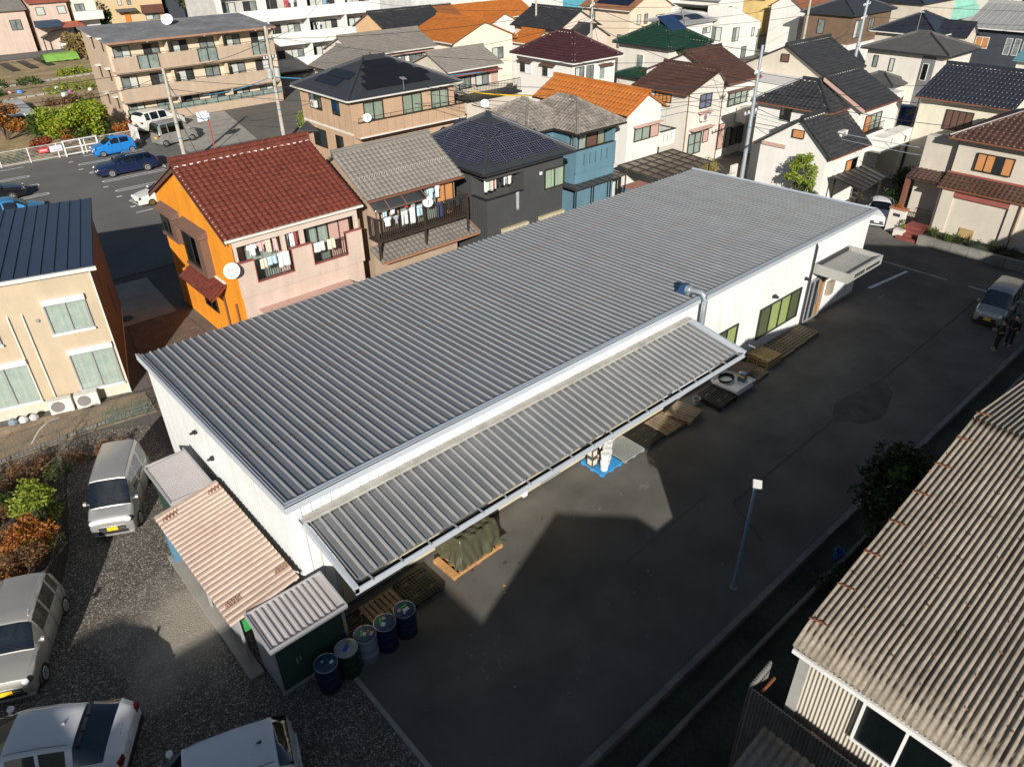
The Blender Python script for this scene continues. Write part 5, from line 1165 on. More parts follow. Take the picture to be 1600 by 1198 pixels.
for k in range(8): x = 35.72+k*.785; b.bar((x,26.75,2.44),(x,30.05,2.62),.035,.05)
for k in range(5): y = 26.78+k*.81; b.bar((35.7,y,2.40+.054*(y-26.75)+.045),(41.25,y,2.40+.054*(y-26.75)+.045),.03,.03)
for x in (35.8, 41.1):
    for y in (26.9, 29.8): b.bar((x,y,0),(x,y,2.4),.08)
b.build('frame', BRONZE, cp_)
# white house with dark brown roofs
H6 = thing('brown_roof_house', 'white two-storey house with two dark brown tiled roofs', 'house', (48.7, 34, 0), world=True)
walls(H6, 'gx', 48.9, 31.5, 53.5, 39.4, 5.5, 7.2, .4, WHITEW, 35.4); roof(H6, 'gx', 48.9, 31.5, 53.5, 39.4, 5.5, 7.2, T_BROWN, 'jp', GUT_BR, 35.4, faces='S', pu=.2)
walls(H6, 'gy', 44.0, 31.2, 48.9, 36.2, 5.5, 6.65, .35, OFFW, 47.6, name='west_wall'); roof(H6, 'gy', 44.0, 31.2, 48.9, 36.2, 5.5, 6.65, T_BROWN, 'jp', GUT_BR, 47.6, pu=.27, pv=.5, name='west_roof')
window(H6, 'W', 44.35, -34.2, 4.72, 1.35, .68, 4, BRONZE, (SHUT_O,)*4)
window(H6, 'S', 31.45, 45.85, 4.3, 1.3, .86, 2, BRONZE, mat('lilac_curtain', (.3,.3,.45), .9), bars=True); window(H6, 'S', 31.45, 45.0, 1.2, 1.45, 1.4, 2, BRONZE, CURT, bars=True); window(H6, 'S', 31.45, 46.7, 1.8, .62, .82, 1, BRONZE, SHUT_P)
for u0, u1, z in ((44.9,47.45,2.92),(45.7,47.0,3.98)): o = MB(); fbox(o, face_fn('S', 31.45), u0, z, u1, z+.07, 0, .5); o.build('window_hood', SHUT_P, H6)
window(H6, 'S', 31.75, 49.9, 3.82, 3.1, .9, 4, BRONZE, CURT, bars=True); window(H6, 'S', 31.75, 50.15, .8, .62, 1.35, 1, BRONZE, CURT); window(H6, 'S', 31.75, 51.0, .8, 2.1, 1.2, 3, BRONZE, CURTD); window(H6, 'S', 31.75, 49.15, .8, .7, 1.8, 1, BRONZE, SHUT_P)
o = MB(); fbox(o, face_fn('S', 31.75), 49.7, 4.8, 53.2, 4.88, 0, .4); o.build('window_hood', GUT_BR, H6)
MB().box(51.2, 30.9, 2.5, 53.4, 31.74, 3.55).build('balcony_wall', OFFW, H6)
for x, y in ((44.42,31.38),(48.55,31.4)): hpipe(H6, x, y, .1, 5.4, GUT_BR)
ac_unit('air conditioner on a bracket above the lower window of the brown-roofed house', 46.3, 31.2, 3.4, 'S', .9)
# white house with black tiles
H7 = thing('black_tile_house', 'white house with several black glazed tile roofs stepping down', 'house', (50, 24, 0), world=True)
walls(H7, 'gx', 56.2, 27.9, 62.9, 35.4, 5.5, 7.35, .4, BEIGEW, 31.4); roof(H7, 'gx', 56.2, 27.9, 62.9, 35.4, 5.5, 7.35, T_BLACK, 'jp', None, 31.4, faces='S', pu=.28, pv=.28)
walls(H7, 'gx', 48.0, 20.7, 52.8, 27.0, 5.5, 7.1, .4, WHITEW, 23.8, name='main_wall'); roof(H7, 'gx', 48.0, 20.7, 52.8, 27.0, 5.5, 7.1, T_BLACK, 'jp', GUT_BR, 23.8, faces='S', pu=.3, pv=.3, name='main_roof')
MB().box(52.5,22,0,56.6,34,5.3).build('link_wall', WHITEW, H7)
walls(H7, 'hip', 45.8, 21.9, 50.2, 27.4, 5.45, 6.75, .35, WHITEW, name='west_wall'); roof(H7, 'hip', 45.8, 21.9, 50.2, 27.4, 5.45, 6.75, T_BLACK, 'jp', GUT_BR, pu=.3, pv=.3, name='west_roof')
MB().slab([(47.96,20.72,5.47),(48.0,20.72,5.47),(48.0,23.8,7.04),(47.96,23.8,7.04)], .22).build('barge_board', SHUT_P, H7)
window(H7, 'W', 46.15, -25.3, 4.5, .68, .78, 2, BRONZE, CURTB); window(H7, 'S', 21.1, 49.2, 3.9, 2.15, .95, 3, BRONZE, (SHUT_O, CURT, CURT), bars=True, rail=True); window(H7, 'S', 22.25, 46.6, 3.9, 1.2, .85, 2, BRONZE, (SHUT_O, CURTD))
MB().box(50.7,20.2,2.4,54.9,21.09,3.4).build('balcony_wall', WHITEW, H7); MB().box(51.9,20.19,2.75,51.95,20.21,3.2).build('parapet_slot', CURTD, H7)
hpipe(H7, 46.25, 22.15, 2.9, 5.3, GUT_BR)
window(H7, 'W', 56.4, -31.7, 6.2, .6, .5, 1, BRONZE, SHUT_BR)
# lower front: gable facing left
walls(H7, 'gx', 43.2, 20.0, 48.3, 25.2, 3.55, 5.5, .35, WHITEW, 22.3, name='front_wall'); fr_ = roof(H7, 'gx', 43.2, 20.0, 48.3, 25.2, 3.55, 5.5, T_BLACK, 'jp', GUT_BR, 22.3, faces='S', pu=.3, pv=.3, name='front_roof')
window(H7, 'W', 43.4, -22.75, 4.35, .7, .42, 1, BRONZE, SHUT_O); window(H7, 'W', 43.4, -23.6, .55, .8, .42, 3, BRONZE, CURTD); window(H7, 'S', 20.35, 46.2, 2.0, 1.35, .75, 2, BRONZE, (SHUT_O, CURTD)); MB().box(43.35,23.1,3.55,43.46,24.75,3.75).build('door_hood', SHUT_P, H7)
o = ac_unit('air conditioner outdoor unit standing on the black tiled front roof', 46.0, 20.9, 4.0, 'S', .95)
cp2 = thing('small_carport', 'dark carport roof beside the white car near the factory corner', 'carport', (45,18.7,0), world=True)
MB().slab([(42.6,17.45,2.36),(46.3,17.75,2.4),(47.6,19.75,2.42),(43.75,19.95,2.4)], .04).build('roof_sheet', mat('smoked_sheet', (.055,.05,.048), .35, var=.12), cp2)
b = MB()
for k in range(7): f = k/6; b.bar((42.6+3.7*f,17.45+.3*f,2.41),(43.75+3.85*f,19.95-.2*f,2.45),.04,.05)
for x, y in ((43.0,17.7),(46.2,18.0),(44.0,19.8),(47.3,19.6)): b.bar((x,y,0),(x,y,2.38),.09)
b.build('frame', BRONZE, cp2)
# beige house with brown tiles at the right edge
H8 = thing('beige_brown_tile_house', 'beige two-storey house with glossy brown tiles at the right edge', 'house', (49, 10, 0), world=True)
walls(H8, 'hip', 45.2, 3.5, 53.5, 14.6, 5.5, 8.0, .45, BEIGEW); roof(H8, 'hip', 45.2, 3.5, 53.5, 14.6, 5.5, 7.6, T_BROWN, 'jp', GUT_BR, pu=.3, pv=.3, faces='W')
window(H8, 'W', 45.6, -13.0, 3.95, 1.75, .85, 4, BRONZE, (SHUT_O, SHUT_O, CURT, SHUT_O), rail=False)
sl = slopes('mW', 44.75, 6.0, 45.64, 14.3, 2.95, 3.5)[0]
b = MB(); b.slab(sl[8], .1); pr = b.build('lower_roof', T_BROWN, H8); slope(sl[1], sl[2], sl[3], sl[4], sl[5], 0, 0, 'jp', .25, .25).build('lower_tiles', T_BROWN, pr, fix=False, kind='stuff', smooth=True); MB().box(44.66,6,2.86,44.76,14.3,2.95).build('lower_gutter', GUT_BR, pr); MB().box(45.58,6,3.52,45.66,14.3,3.62).build('lower_flashing', REDTRIM, pr)
sl = slopes('mW', 45.0, 14.35, 46.8, 16.2, 3.0, 3.55)[0]
b = MB(); b.slab(sl[8], .1); pr = b.build('porch_roof', T_BROWN, H8); slope(sl[1], sl[2], sl[3], sl[4], sl[5], 0, 0, 'jp', .25, .25).build('porch_tiles', T_BROWN, pr, fix=False, kind='stuff', smooth=True)
MB().box(44.92,6.2,0,45.64,14.15,2.86).build('lower_wall', BEIGEW, H8)
for y in (13.35, 9.9): MB().box(44.80,y,.2,44.919,y+.65,2.8).build('pilaster', BEIGEW, H8)
MB().box(44.78,10.55,2.5,44.919,13.35,2.75).build('red_band', REDTRIM, H8); MB().box(44.86,11.8,.35,44.918,12.55,.92).build('wooden_hatch', WOODY, H8); hpipe(H8, 44.72, 10.0, .1, 2.9, GUT_BR)
MB().box(46.0,14.3,0,46.6,16.0,5.2).build('porch_wall', BEIGEW, H8)
b = MB(); b.box(45.05,15.95,0,45.3,16.2,2.95); b.build('porch_post', GUT_BR, H8)
# entrance pillar, steps, planter and shrubs of that house
t = thing('gate_pillar', 'white gate pillar with brick cap, name plate and orange flowers beside red steps', 'pillar', (44.3,15.4,0), world=True)
MB().box(44.0,15.3,0,44.3,16.2,1.35).build('pillar', OFFW, t); MB().box(43.95,15.25,1.35,44.35,16.25,1.45).build('brick_cap', mat('terracotta', (.4,.15,.08), .7), t); MB().box(43.985,15.55,.95,43.999,15.95,1.12).build('name_plate', CURTD, t)
t = thing('red_steps', 'dark red tiled entrance steps between pillar and stone planter', 'steps', (43.8,14.6,0), world=True)
BRICKR = mat('red_brick_tile', (.22,.06,.045), .7, var=.15, fine=.2, fscale=20)
for k in range(4): MB().box(43.15+k*.32, 14.1, 0, 43.47+k*.32 if k < 3 else 45.4, 15.2, .14*(k+1)).build('step', BRICKR, t)
t = thing('stone_planter', 'grey stone planter wall with shrubs in front of the beige house', 'planter', (43.6,11,0), world=True)
for k in range(9): MB().box(43.1+R.uniform(-.02,.02), 13.98-(k+1)*.9+.02, 0, 43.32, 13.98-k*.9, .52+R.uniform(-.03,.03)).build('stone_block', CONC2, t)
MB().box(43.33,5.9,0,44.8,13.98,.42).build('soil', DIRTY, t)
b = MB(); b.box(45.0,14.15,0,45.05,14.9,1.1); railing(b, (45.05,14.3,.55), (45.05,15.2,.55), .8, .09, .01); tag(b.build('iron_gate', BLKPL), 'black wrought iron gate at the top of the red steps', 'gate')
# ------------------------------------------------------------------ houses further back
def hw(t, face, c, L, **k):
    for a in L: window(t, face, c, *a, simple=True, **k)
# tan house with solar
H25 = thing('tan_house', 'tan tiled two-storey house with dark solar hip roof behind the grey tiled house', 'house', (31, 50, 0), world=True)
walls(H25, 'hip', 26.25, 46.0, 36.05, 54.0, 5.5, 7.3, .42, TANW)
rf = roof(H25, 'hip', 26.25, 46.0, 36.05, 54.0, 5.5, 7.3, T_DKMETAL, 'flat', GUT_WH, white=False, pv=.35)
ss = slopes('hip', 26.25, 46.0, 36.05, 54.0, 5.5, 7.3)
SOLB = mat('black_solar', (.014,.014,.016), .25, 0, var=.1, spec=.5); SV = SOLAR; SOLAR = SOLB
for j, (u0, n) in enumerate(((2.0,4),(2.5,4),(3.0,3),(3.5,2))): solar(rf, ss[0], u0, .75+j*.82, n, 1, 1.35, .8, (1,1), lines=False)
for j, (u0, n) in enumerate(((2.0,2),(2.4,2))): solar(rf, ss[2], u0, 1.0+j*.9, n, 1, 1.5, .85, (1,1), lines=False)
SOLAR = SV
for u0, z0, w, h in ((27.7,4.05,1.5,1.08),(30.95,4.0,1.6,1.12),(33.5,4.0,1.5,1.08)): window(H25, 'S', 46.42, u0, 3.3, w, h+.7, 2, BRONZE, mat('greenish_curtain', (.42,.46,.38), .9, var=.1))
for y1, z0, w, h in ((52.1,4.2,1.6,1.15),(48.9,4.2,.9,1.05),(52.2,1.5,1.75,1.2),(48.95,1.75,.9,.95)): window(H25, 'W', 26.67, -y1, z0, w, h, 2, BRONZE, (CURTD, mat('greenish_curtain', (.42,.46,.38), .9)))
b = MB(); b.box(26.68,45.55,3.1,35.9,45.65,4.05); b.box(26.68,45.651,3.1,26.78,46.41,4.05); b.box(35.8,45.651,3.1,35.9,46.41,4.05)
b.build('balcony_parapet', TANW, H25)
b = MB(); b.box(26.68,45.651,2.95,35.9,46.41,3.1); b.build('balcony_floor', TANW, H25)
b = MB(); b.box(26.62,45.5,3.02,35.95,45.549,3.12); b.box(26.64,46.5,3.05,26.668,53.5,3.2); b.build('band', GUT_WH, H25)
b = MB(); b.box(26.64,45.5,4.05,35.95,45.7,4.09); b.bar((26.7,45.6,4.35),(35.85,45.6,4.35),.03)
for k in range(8): b.bar((26.7+k*1.3,45.6,4.09),(26.7+k*1.3,45.6,4.35),.025)
b.build('balcony_rail', BRONZE, H25)
b = MB()
for k in range(13): b.box(26.75+k*.72,45.545,3.12,26.762+k*.72,45.552,4.04)
for k in range(9): b.box(26.66,46.6+k*.8,.1,26.671,46.612+k*.8,5.3)
b.build('tile_joint', BROWNW, H25)
MB().slab([(26.67-1.0,52.6,2.6),(26.67,51.4,2.6),(26.67,53.0,3.0),(26.6,53.2,3.0)], .08).build('porch_roof', T_DKMETAL, H25)
ac_unit('air conditioner fixed under a window on the left side of the tan house', 26.45, 51.2, 4.3, 'W', .8)
dish('white satellite dish on the tan house balcony rail', 27.3, 45.45, 4.05, -2.2, .3)
H24 = house('grey_tile_bungalow', 'pinkish house with weathered grey roof and iron balcony behind the tan house', 'gx', 38.0, 50.2, 44.0, 55.8, 5.4, 6.5, BEIGEW, T_GREY, gut=GUT_WH, r=52.9, faces='S', white=False, pu=.25)
hw(H24, 'S', 50.6, ((39.4,3.9,1.2,1.1),(41.2,3.9,1.3,1.1,2),)); window(H24, 'S', 50.6, 42.8, 3.9, .8, 1.2, 1, GUT_WH, SHUT_P)
o = MB(); fbox(o, face_fn('S', 50.6), 38.6, 5.0, 43.6, 5.08, 0, .7); o.build('awning', REDTRIM, H24)
b = MB(); railing(b, (38.6,48.6,3.4),(44.4,48.6,3.4),1.0,.16,.012); railing(b, (38.6,48.6,3.4),(38.6,50.5,3.4),1.0,.16,.012); b.box(38.5,48.5,3.25,44.5,50.58,3.4); b.build('balcony', BRONZE, H24); MB().box(38.6,48.7,0,44.2,50.55,3.24).build('lower_wall', BEIGEW, H24)
H22 = house('long_grey_roof_house', 'long low house with pale weathered grey tiled roof', 'gx', 37.4, 62.8, 46.5, 69.2, 5.3, 6.6, OFFW, T_GREY, gut=GUT_WH, r=66, faces='S', kind='jplo', white=False)
hw(H22, 'S', 63.25, ((42.0,3.9,.8,1.0),(43.4,3.7,1.4,1.2))); window(H22, 'S', 63.25, 45.0, 3.7, .9, 1.2, 1, BRONZE, SHUT_P)
o = MB(); fbox(o, face_fn('S', 63.25), 38, 4.95, 46.2, 5.02, 0, .5); o.build('awning', SHUT_P, H22)
H23 = house('grey_hip_house', 'small house with grey tiled gable beside the beige apartment', 'gy', 32.2, 57.0, 38.2, 62.4, 5.2, 6.5, BEIGEW, T_GREY, gut=BRONZE, kind='jplo', white=False)
H21 = house('black_tile_orange_wall_house', 'apricot-walled house with black tiled roof beside the white apartment', 'gx', 48.3, 74.6, 60.0, 81.5, 5.4, 7.0, mat('apricot_wall', (.66,.43,.24), .8, var=.05), T_BLACK, kind='jplo', r=78)
H20a = house('cream_orange_roof_house', 'cream house with bright orange tiled gable roof', 'gy', 47.8, 62.2, 56.4, 70.2, 5.4, 7.05, mat('pale_cream_wall', (.78,.72,.58), .8, var=.03), T_ORANGE, gut=GUT_WH, kind='jplo', white=False)
roof(H20a, 'gy', 56.8, 60.6, 60.8, 64, 4.6, 5.6, T_ORANGE, 'jplo', GUT_WH, white=False, name='porch_roof'); walls(H20a, 'gy', 56.8, 60.6, 60.8, 64, 4.6, 5.6, .35, WHITEW, name='porch_wall')
hw(H20a, 'S', 62.45, ((49.5,3.4,1.4,1.0),(53.2,3.4,1.4,1.0)))
H20b = house('far_orange_roof_house', 'white house with long orange roof behind the cream one', 'gx', 57.2, 74.6, 71, 82, 5.4, 7.0, WHITEW, T_ORANGE, gut=GUT_WH, kind='jplo', r=78, white=True, faces='S', cap=MORTAR)
walls(H20b, 'gy', 61.0, 72.4, 66.5, 78, 5.0, 6.2, .3, WHITEW, name='wing_wall'); roof(H20b, 'gy', 61.0, 72.4, 66.5, 78, 5.0, 6.2, T_ORANGE, 'jplo', GUT_WH, white=False, name='wing_roof')
H18 = house('black_gable_house', 'pinkish house with black tiled roof and two gables', 'gy', 61.7, 61.4, 68.6, 69.2, 5.4, 7.1, mat('pale_pink_wall', (.68,.57,.48), .8, var=.04), T_BLACK, kind='jplo', gut=BRONZE)
walls(H18, 'gy', 62.6, 58.9, 67.4, 62, 4.6, 5.8, .3, MAT['pale_pink_wall'], name='porch_wall'); roof(H18, 'gy', 62.6, 58.9, 67.4, 62, 4.6, 5.8, T_BLACK, 'jplo', None, white=False, name='porch_roof')
hw(H18, 'W', 62.15, ((-67.5,3.6,1.5,1.0),(-65,3.6,1.5,1.0)))
H17 = house('maroon_tile_house', 'white house with glossy maroon tiled hip roof', 'hip', 47.5, 45.4, 53.7, 53.4, 5.5, 7.3, WHITEW, T_MAROON, gut=WHITE, pu=.34, pv=.32, kind='jp')
for u0, w in ((-52.5,1.5),(-49.6,1.5)): window(H17, 'W', 47.95, u0, 4.0, w, .85, 2, GUT_WH, (CURT, SHUT_W), awn=(.35, SHUT_BR))
window(H17, 'S', 45.85, 51.2, 3.8, 1.4, .95, 2, GUT_WH, (CURT, SHUT_W), awn=(.35, SHUT_BR)); hw(H17, 'S', 45.85, ((48.2,3.5,1.0,1.5),(49.6,3.5,.8,1.5)))
MB().box(47.9,44.4,2.4,51,45.84,3.4).build('balcony_wall', WHITEW, H17)
H16 = house('green_tile_house', 'off-white house with dark green tiled hip roof and solar heater', 'hip', 59.0, 44.3, 65.6, 51.3, 5.5, 7.3, OFFW, T_GREEN, gut=DARKG, pu=.36, pv=.34, kind='jp')
roof(H16, 'hip', 57.6, 44.8, 62.4, 50.0, 2.9, 3.7, T_GREEN, 'jp', DARKG, name='lower_roof', pu=.36, pv=.34); MB().box(58,45.2,0,62,49.6,2.88).build('lower_wall', OFFW, H16)
roof(H16, 'gy', 60.5, 42.9, 64.6, 46, 5.1, 6.0, T_GREEN, 'jp', None, name='front_roof', pu=.36, pv=.34); MB().box(60.9,43.2,0,64.2,45,5.0).build('front_wall', OFFW, H16)
hw(H16, 'S', 43.18, ((61.3,3.5,.7,1.1),(63.0,3.6,.6,.9))); window(H16, 'W', 59.45, -48.5, 3.5, .8, 1.1, 1, GUT_WH, CURT, simple=True)
sh = thing('solar_heater', 'blue solar water heater tilted on the green tiled roof ridge', 'solar heater', (62.6,47.6,7.0), world=True)
for k in range(2): MB().slab([(61.4+k*1.15,46.2,6.75),(62.5+k*1.15,46.2,6.75),(62.5+k*1.15,48.0,7.75),(61.4+k*1.15,48.0,7.75)], .1).build('collector', mat('blue_collector', (.02,.045,.11), .2), sh)
b = MB()
for x in (61.6, 63.4): b.bar((x,47.9,6.9),(x,47.9,7.65),.05)
b.build('stand', ALU, sh)
H19 = house('tall_cream_house', 'tall cream house with brown roof and solar panels at the top of the view', 'gy', 79.3, 66.4, 88.5, 75.2, 5.6, 7.7, mat('cream_pink_wall', (.70,.58,.44), .8, var=.04), mat('brown_roof', (.3,.14,.07), .6), gut=GUT_WH, kind='flat', white=False)
ss = slopes('gy', 79.3, 66.4, 88.5, 75.2, 5.6, 7.7); solar(H19, ss[0], 2.2, 1.0, 5, 2, 1.1, 1.5, (1,1), lines=False)
hw(H19, 'S', 66.65, ((81.2,3.9,.6,1.1,1),(82.6,3.9,.6,1.1,1),(85,3.4,1.6,1.3))); hw(H19, 'W', 79.75, ((-73.5,4.2,.9,1.2,1),(-68.5,1.2,1.0,1.5)))
H15 = thing('white_cube_house', 'tall plain white house with slanted dark roof and two recessed balconies', 'house', (91, 58.5, 0), world=True)
MB().prism([(87.35,0),(94.0,0),(94.0,3.95),(87.35,6.05)], 'y', 56.7, 60.4).build('wall', WHITEW, H15); MB().box(87.5,60.41,0,95,66,5.2).build('rear_wall', WHITEW, H15)
MB().slab([(87.5,57,6.0),(94.1,57,3.9),(94.1,66,3.9),(87.5,66,6.0)], .1).build('roof', T_SLATE, H15)
for u0 in (-59.6,): hw(H15, 'W', 87.35, ((u0,2.2,1.6,1.5),), fr=BRONZE)
hw(H15, 'S', 56.7, ((87.9,2.2,1.3,1.5),(92.2,2.4,.5,1.0,1),(90.4,-.0,1.0,1.3,1)))
H15b = house('low_white_solar_house', 'low white house with grey roof and solar panels left of the white cube house', 'hip', 80.5, 58.6, 87.2, 64.6, 4.6, 5.6, WHITEW, mat('pale_grey_roof', (.3,.3,.3), .7), kind='flat', white=False)
ss = slopes('hip', 80.5, 58.6, 87.2, 64.6, 4.6, 5.6); solar(H15b, ss[0], 2.2, .8, 2, 1, 1.3, 1.3, (1,1), lines=False); solar(H15b, ss[2], 2.2, .8, 2, 1, 1.2, 1.2, (1,1), lines=False); hw(H15b, 'S', 59.05, ((84.8,3.2,1.6,.6),))
H14 = house('white_brown_gable_house', 'white terraced house with brown gables left of the brown-walled house', 'gx', 96.6, 52.5, 105, 57.6, 5.5, 7.0, WHITEW, mat('russet_roof', (.27,.11,.055), .7), kind='flat', white=False, gut=GUT_WH)
walls(H14, 'gy', 97.5, 48.5, 101.0, 54, 5.2, 6.3, .25, WHITEW, name='front_wall'); roof(H14, 'gy', 97.5, 48.5, 101.0, 54, 5.2, 6.3, MAT['russet_roof'], 'flat', GUT_WH, white=False, name='front_roof')
hw(H14, 'W', 97.75, ((-53,3.6,.5,1.2,1),(-51,3.6,.5,1.2,1),(-52,.8,1.1,1.6,1))); hw(H14, 'S', 48.75, ((98.6,3.4,.5,1.2,1),(99.8,3.4,.5,1.2,1)))
H13 = house('brown_hip_house', 'brown-walled house with dark hip roof at the top right of the view', 'hip', 93.6, 44.2, 104.6, 51.2, 5.5, 7.0, BROWNW, T_DKMETAL, kind='flat', white=False)
hw(H13, 'W', 94.05, ((-48.8,3.3,.8,1.5,1),)); hw(H13, 'S', 44.65, ((95.0,3.0,1.5,1.8),(98.5,3.4,1.2,1.4))); MB().box(93.9,44.4,0,104,51,2.3).build('lower_wall', WHITEW, H13)
H12 = house('black_hip_house', 'beige house with wide black hip roof and small front gable', 'hip', 83.2, 30.6, 90.8, 37.4, 5.5, 7.1, BEIGEW, T_NAVY, kind='flat', white=False, gut=GUT_WH)
roof(H12, 'gy', 86.0, 28.9, 89.0, 32, 5.3, 6.4, T_NAVY, 'flat', None, white=False, name='gable_roof'); walls(H12, 'gy', 86.0, 28.9, 89.0, 32, 5.3, 6.4, .2, BEIGEW, name='gable_wall')
H11 = house('slate_blue_house', 'dark slate-blue house with pale ribbed metal roof at the right edge', 'gy', 92.5, 20, 103, 31.8, 5.5, 7.5, SLATEW, T_LTMETAL, kind='seam', white=False, gut=WHITE, pu=.6)
window(H11, 'W', 92.95, -30.3, 3.6, 1.2, 1.0, 2, WHITE, SHUT_O); hw(H11, 'W', 92.95, ((-27.4,3.2,.5,1.5,1),(-26.6,3.2,.5,1.5,1),(-25.8,3.2,.5,1.5,1)), fr=WHITE)
H10 = house('beige_modern_house', 'beige modern house with dark grey slate hip roof and grey stripe', 'hip', 71.8, 25.0, 78.4, 32.7, 5.5, 6.75, OFFW, T_SLATE, kind='flat', white=False, gut=DARKG, pv=.3)
MB().box(72.2,25.385,.1,77.8,25.40,.2).build('base_band', CONC, H10); MB().box(72.185,26.2,.1,72.215,27.3,5.3).build('grey_stripe', mat('grey_render', (.17,.17,.175), .8), H10)
window(H10, 'W', 72.18, -27.1, 3.4, .45, 1.3, 1, WHITE, CURTD); hw(H10, 'W', 72.25, ((-31.5,4.0,.35,.9,1),(-30,3.8,.35,1.0,1),(-31.0,1.2,.35,1.2,1)))
roof(H10, 'hip', 69.4, 28.0, 73.0, 32.2, 3.0, 3.7, T_SLATE, 'flat', None, white=False, name='porch_roof'); MB().box(69.8,28.4,0,72.2,31.8,2.95).build('porch_wall', OFFW, H10)
H9 = house('navy_tile_house', 'cream house with navy tiled gable roof and recessed balcony', 'gy', 54.4, 14.4, 62.4, 20.4, 5.5, 7.05, mat('cream_render', (.70,.65,.52), .8, var=.04, streak=.1), T_NAVY, kind='jp', gut=GUT_BR, r=58.3, white=True, pu=.26, pv=.5)
window(H9, 'W', 54.85, -18.3, 3.7, 1.6, 1.15, 4, BRONZE, SHUT_BR)
MB().box(54.0,20.3,0,60.5,24.2,2.6).build('terrace', MAT['cream_render'], H9); b = MB(); b.box(54.0,20.2,2.6,54.2,24.2,3.0); b.build('terrace_wall', MAT['cream_render'], H9)
hpipe(H9, 54.8, 20.25, .1, 5.4, DARKG)
window(H9, 'W', 54.85, -17.2, 1.2, 1.4, 1.1, 2, BRONZE, CURTD)
# ------------------------------------------------------------------ beige apartment block
A = thing('beige_apartment', 'three-storey beige apartment block with long balconies and dark flat roof', 'apartment', (28, 79, 0), world=True)
APW = mat('apartment_tan', (.47,.36,.265), .8, var=.05, streak=.1); APL = mat('apartment_cream', (.68,.56,.41), .8, var=.04); AX0, AX1, AY0, AY1 = 20.25, 35.6, 75.4, 83
MB().prism([(AY0+1.2,0),(AY1,0),(AY1,7.42),(AY0+1.2,6.95)], 'x', AX0, AX1).build('wall', APW, A); MB().box(AX0+.1,AY0+1.12,0,AX1-.1,AY0+1.199,6.8).build('inner_wall', APL, A)
b = MB(); b.slab([(AX0-.25,AY0-.3,6.95),(AX1+.25,AY0-.3,6.95),(AX1+.25,AY1+.2,7.6),(AX0-.25,AY1+.2,7.6)], .14); b.build('roof', mat('bitumen_roof', (.17,.17,.175), .85, var=.22, scale=.6, fine=.15, fscale=4, tint=((.28,.28,.28), .6, .5)), A)
MB().box(AX0-.28,AY0-.36,6.8,AX1+.28,AY0-.301,6.97).build('eave_gutter', mat('copper_brown', (.36,.2,.13), .5), A)
for z0, z1, zf in ((4.4,5.65,4.3),(1.9,3.1,1.8),(-.1,.75,-.2)):
    gl = [(2.1,3.9),(7.6,9.4),(13.0,14.4)] if z0 > 4 else ([] if z0 > 0 else [])
    xs = [AX0]; b = MB(); q = AX0
    for g0, g1 in gl: b.box(q, AY0, z0, AX0+g0, AY0+.12, z1); q = AX0+g1
    b.box(q, AY0, z0, AX1, AY0+.12, z1)
    if gl:
        for g0, g1 in gl: b.box(AX0+g0, AY0+.001, z0, AX0+g1, AY0+.119, z0+.15)
    b.build('balcony_parapet', APW, A)
    for g0, g1 in gl:
        w = MB()
        for x in (g0, (g0+g1)/2, g1): w.box(AX0+x-.04, AY0-.01, z0+.15, AX0+x+.04, AY0+.09, z1+.05)
        w.box(AX0+g0, AY0-.009, z1, AX0+g1, AY0+.089, z1+.051); f_ = w.build('glass_screen', BRONZE, A)
        MB().box(AX0+g0, AY0+.03, z0+.15, AX0+g1, AY0+.05, z1).build('frosted_pane', mat('frosted', (.22,.27,.24), .25, var=.3, scale=1.5), f_)
    MB().box(AX0, AY0+.121, zf, AX1, AY0+1.119, zf+.12).build('balcony_floor', APW, A)
    w = MB(); w.bar((AX0,AY0+.06,z1+.12),(AX1,AY0+.06,z1+.12),.04)
    for k in range(12): w.bar((AX0+.2+k*1.37,AY0+.06,z1),(AX0+.2+k*1.37,AY0+.06,z1+.12),.03)
    w.build('balcony_rail', BRONZE, A)
    if z0 < 0:
        w = MB()
        for k in range(13): w.box(AX0+.1+k*1.2,AY0+.02,z1,AX0+.15+k*1.2,AY0+.08,z1+.5)
        w.box(AX0+.1,AY0+.019,z1+.5,AX1,AY0+.081,z1+.54); f_ = w.build('glass_rail', BRONZE, A); MB().box(AX0+.1,AY0+.045,z1+.02,AX1,AY0+.055,z1+.48).build('frosted_pane', MAT['frosted'], f_)
    for k in range(6):
        x = AX0+.55+k*2.6; window(A, 'S', AY0+1.12, x, max(zf+.15, .05), 1.35, 1.95, 2, BRONZE, [(CURT,CURT),(CURTB,CURT),(CURTD,CURTB),(CURT,CURTD)][(k+int(z0*3)) % 4], simple=True)
    for k in range(3): MB().box(AX0+5.0+k*5.2, AY0+.13, zf+.12, AX0+5.05+k*5.2, AY0+1.11, zf+2.3).build('divider', APL, A)
for y in (80.0, 77.3):
    for z in (6.1, 3.65, 1.25): window(A, 'W', AX0, -y, z, .12, .85, 1, BRONZE, CURTD, simple=True); MB().box(AX0-.35, y-.35, z+.95, AX0-.001, y+.25, z+1.1).build('vent_hood', GUT_WH, A)
for x in (23.5, 28.7, 33.8): MB().lathe([(.08,0),(.1,.08),(.03,.14)], 10, (x, AY0-.2, 6.72)).build('eave_lamp', WHPL, A)
dish('large white satellite dish on the beige apartment roof', 27.5, 80.5, 7.5, -2.2, .55, .2)
for k, (x, c) in enumerate(((23.2,CURTD),(24.9,CURTD),(29,CURTD))): pass
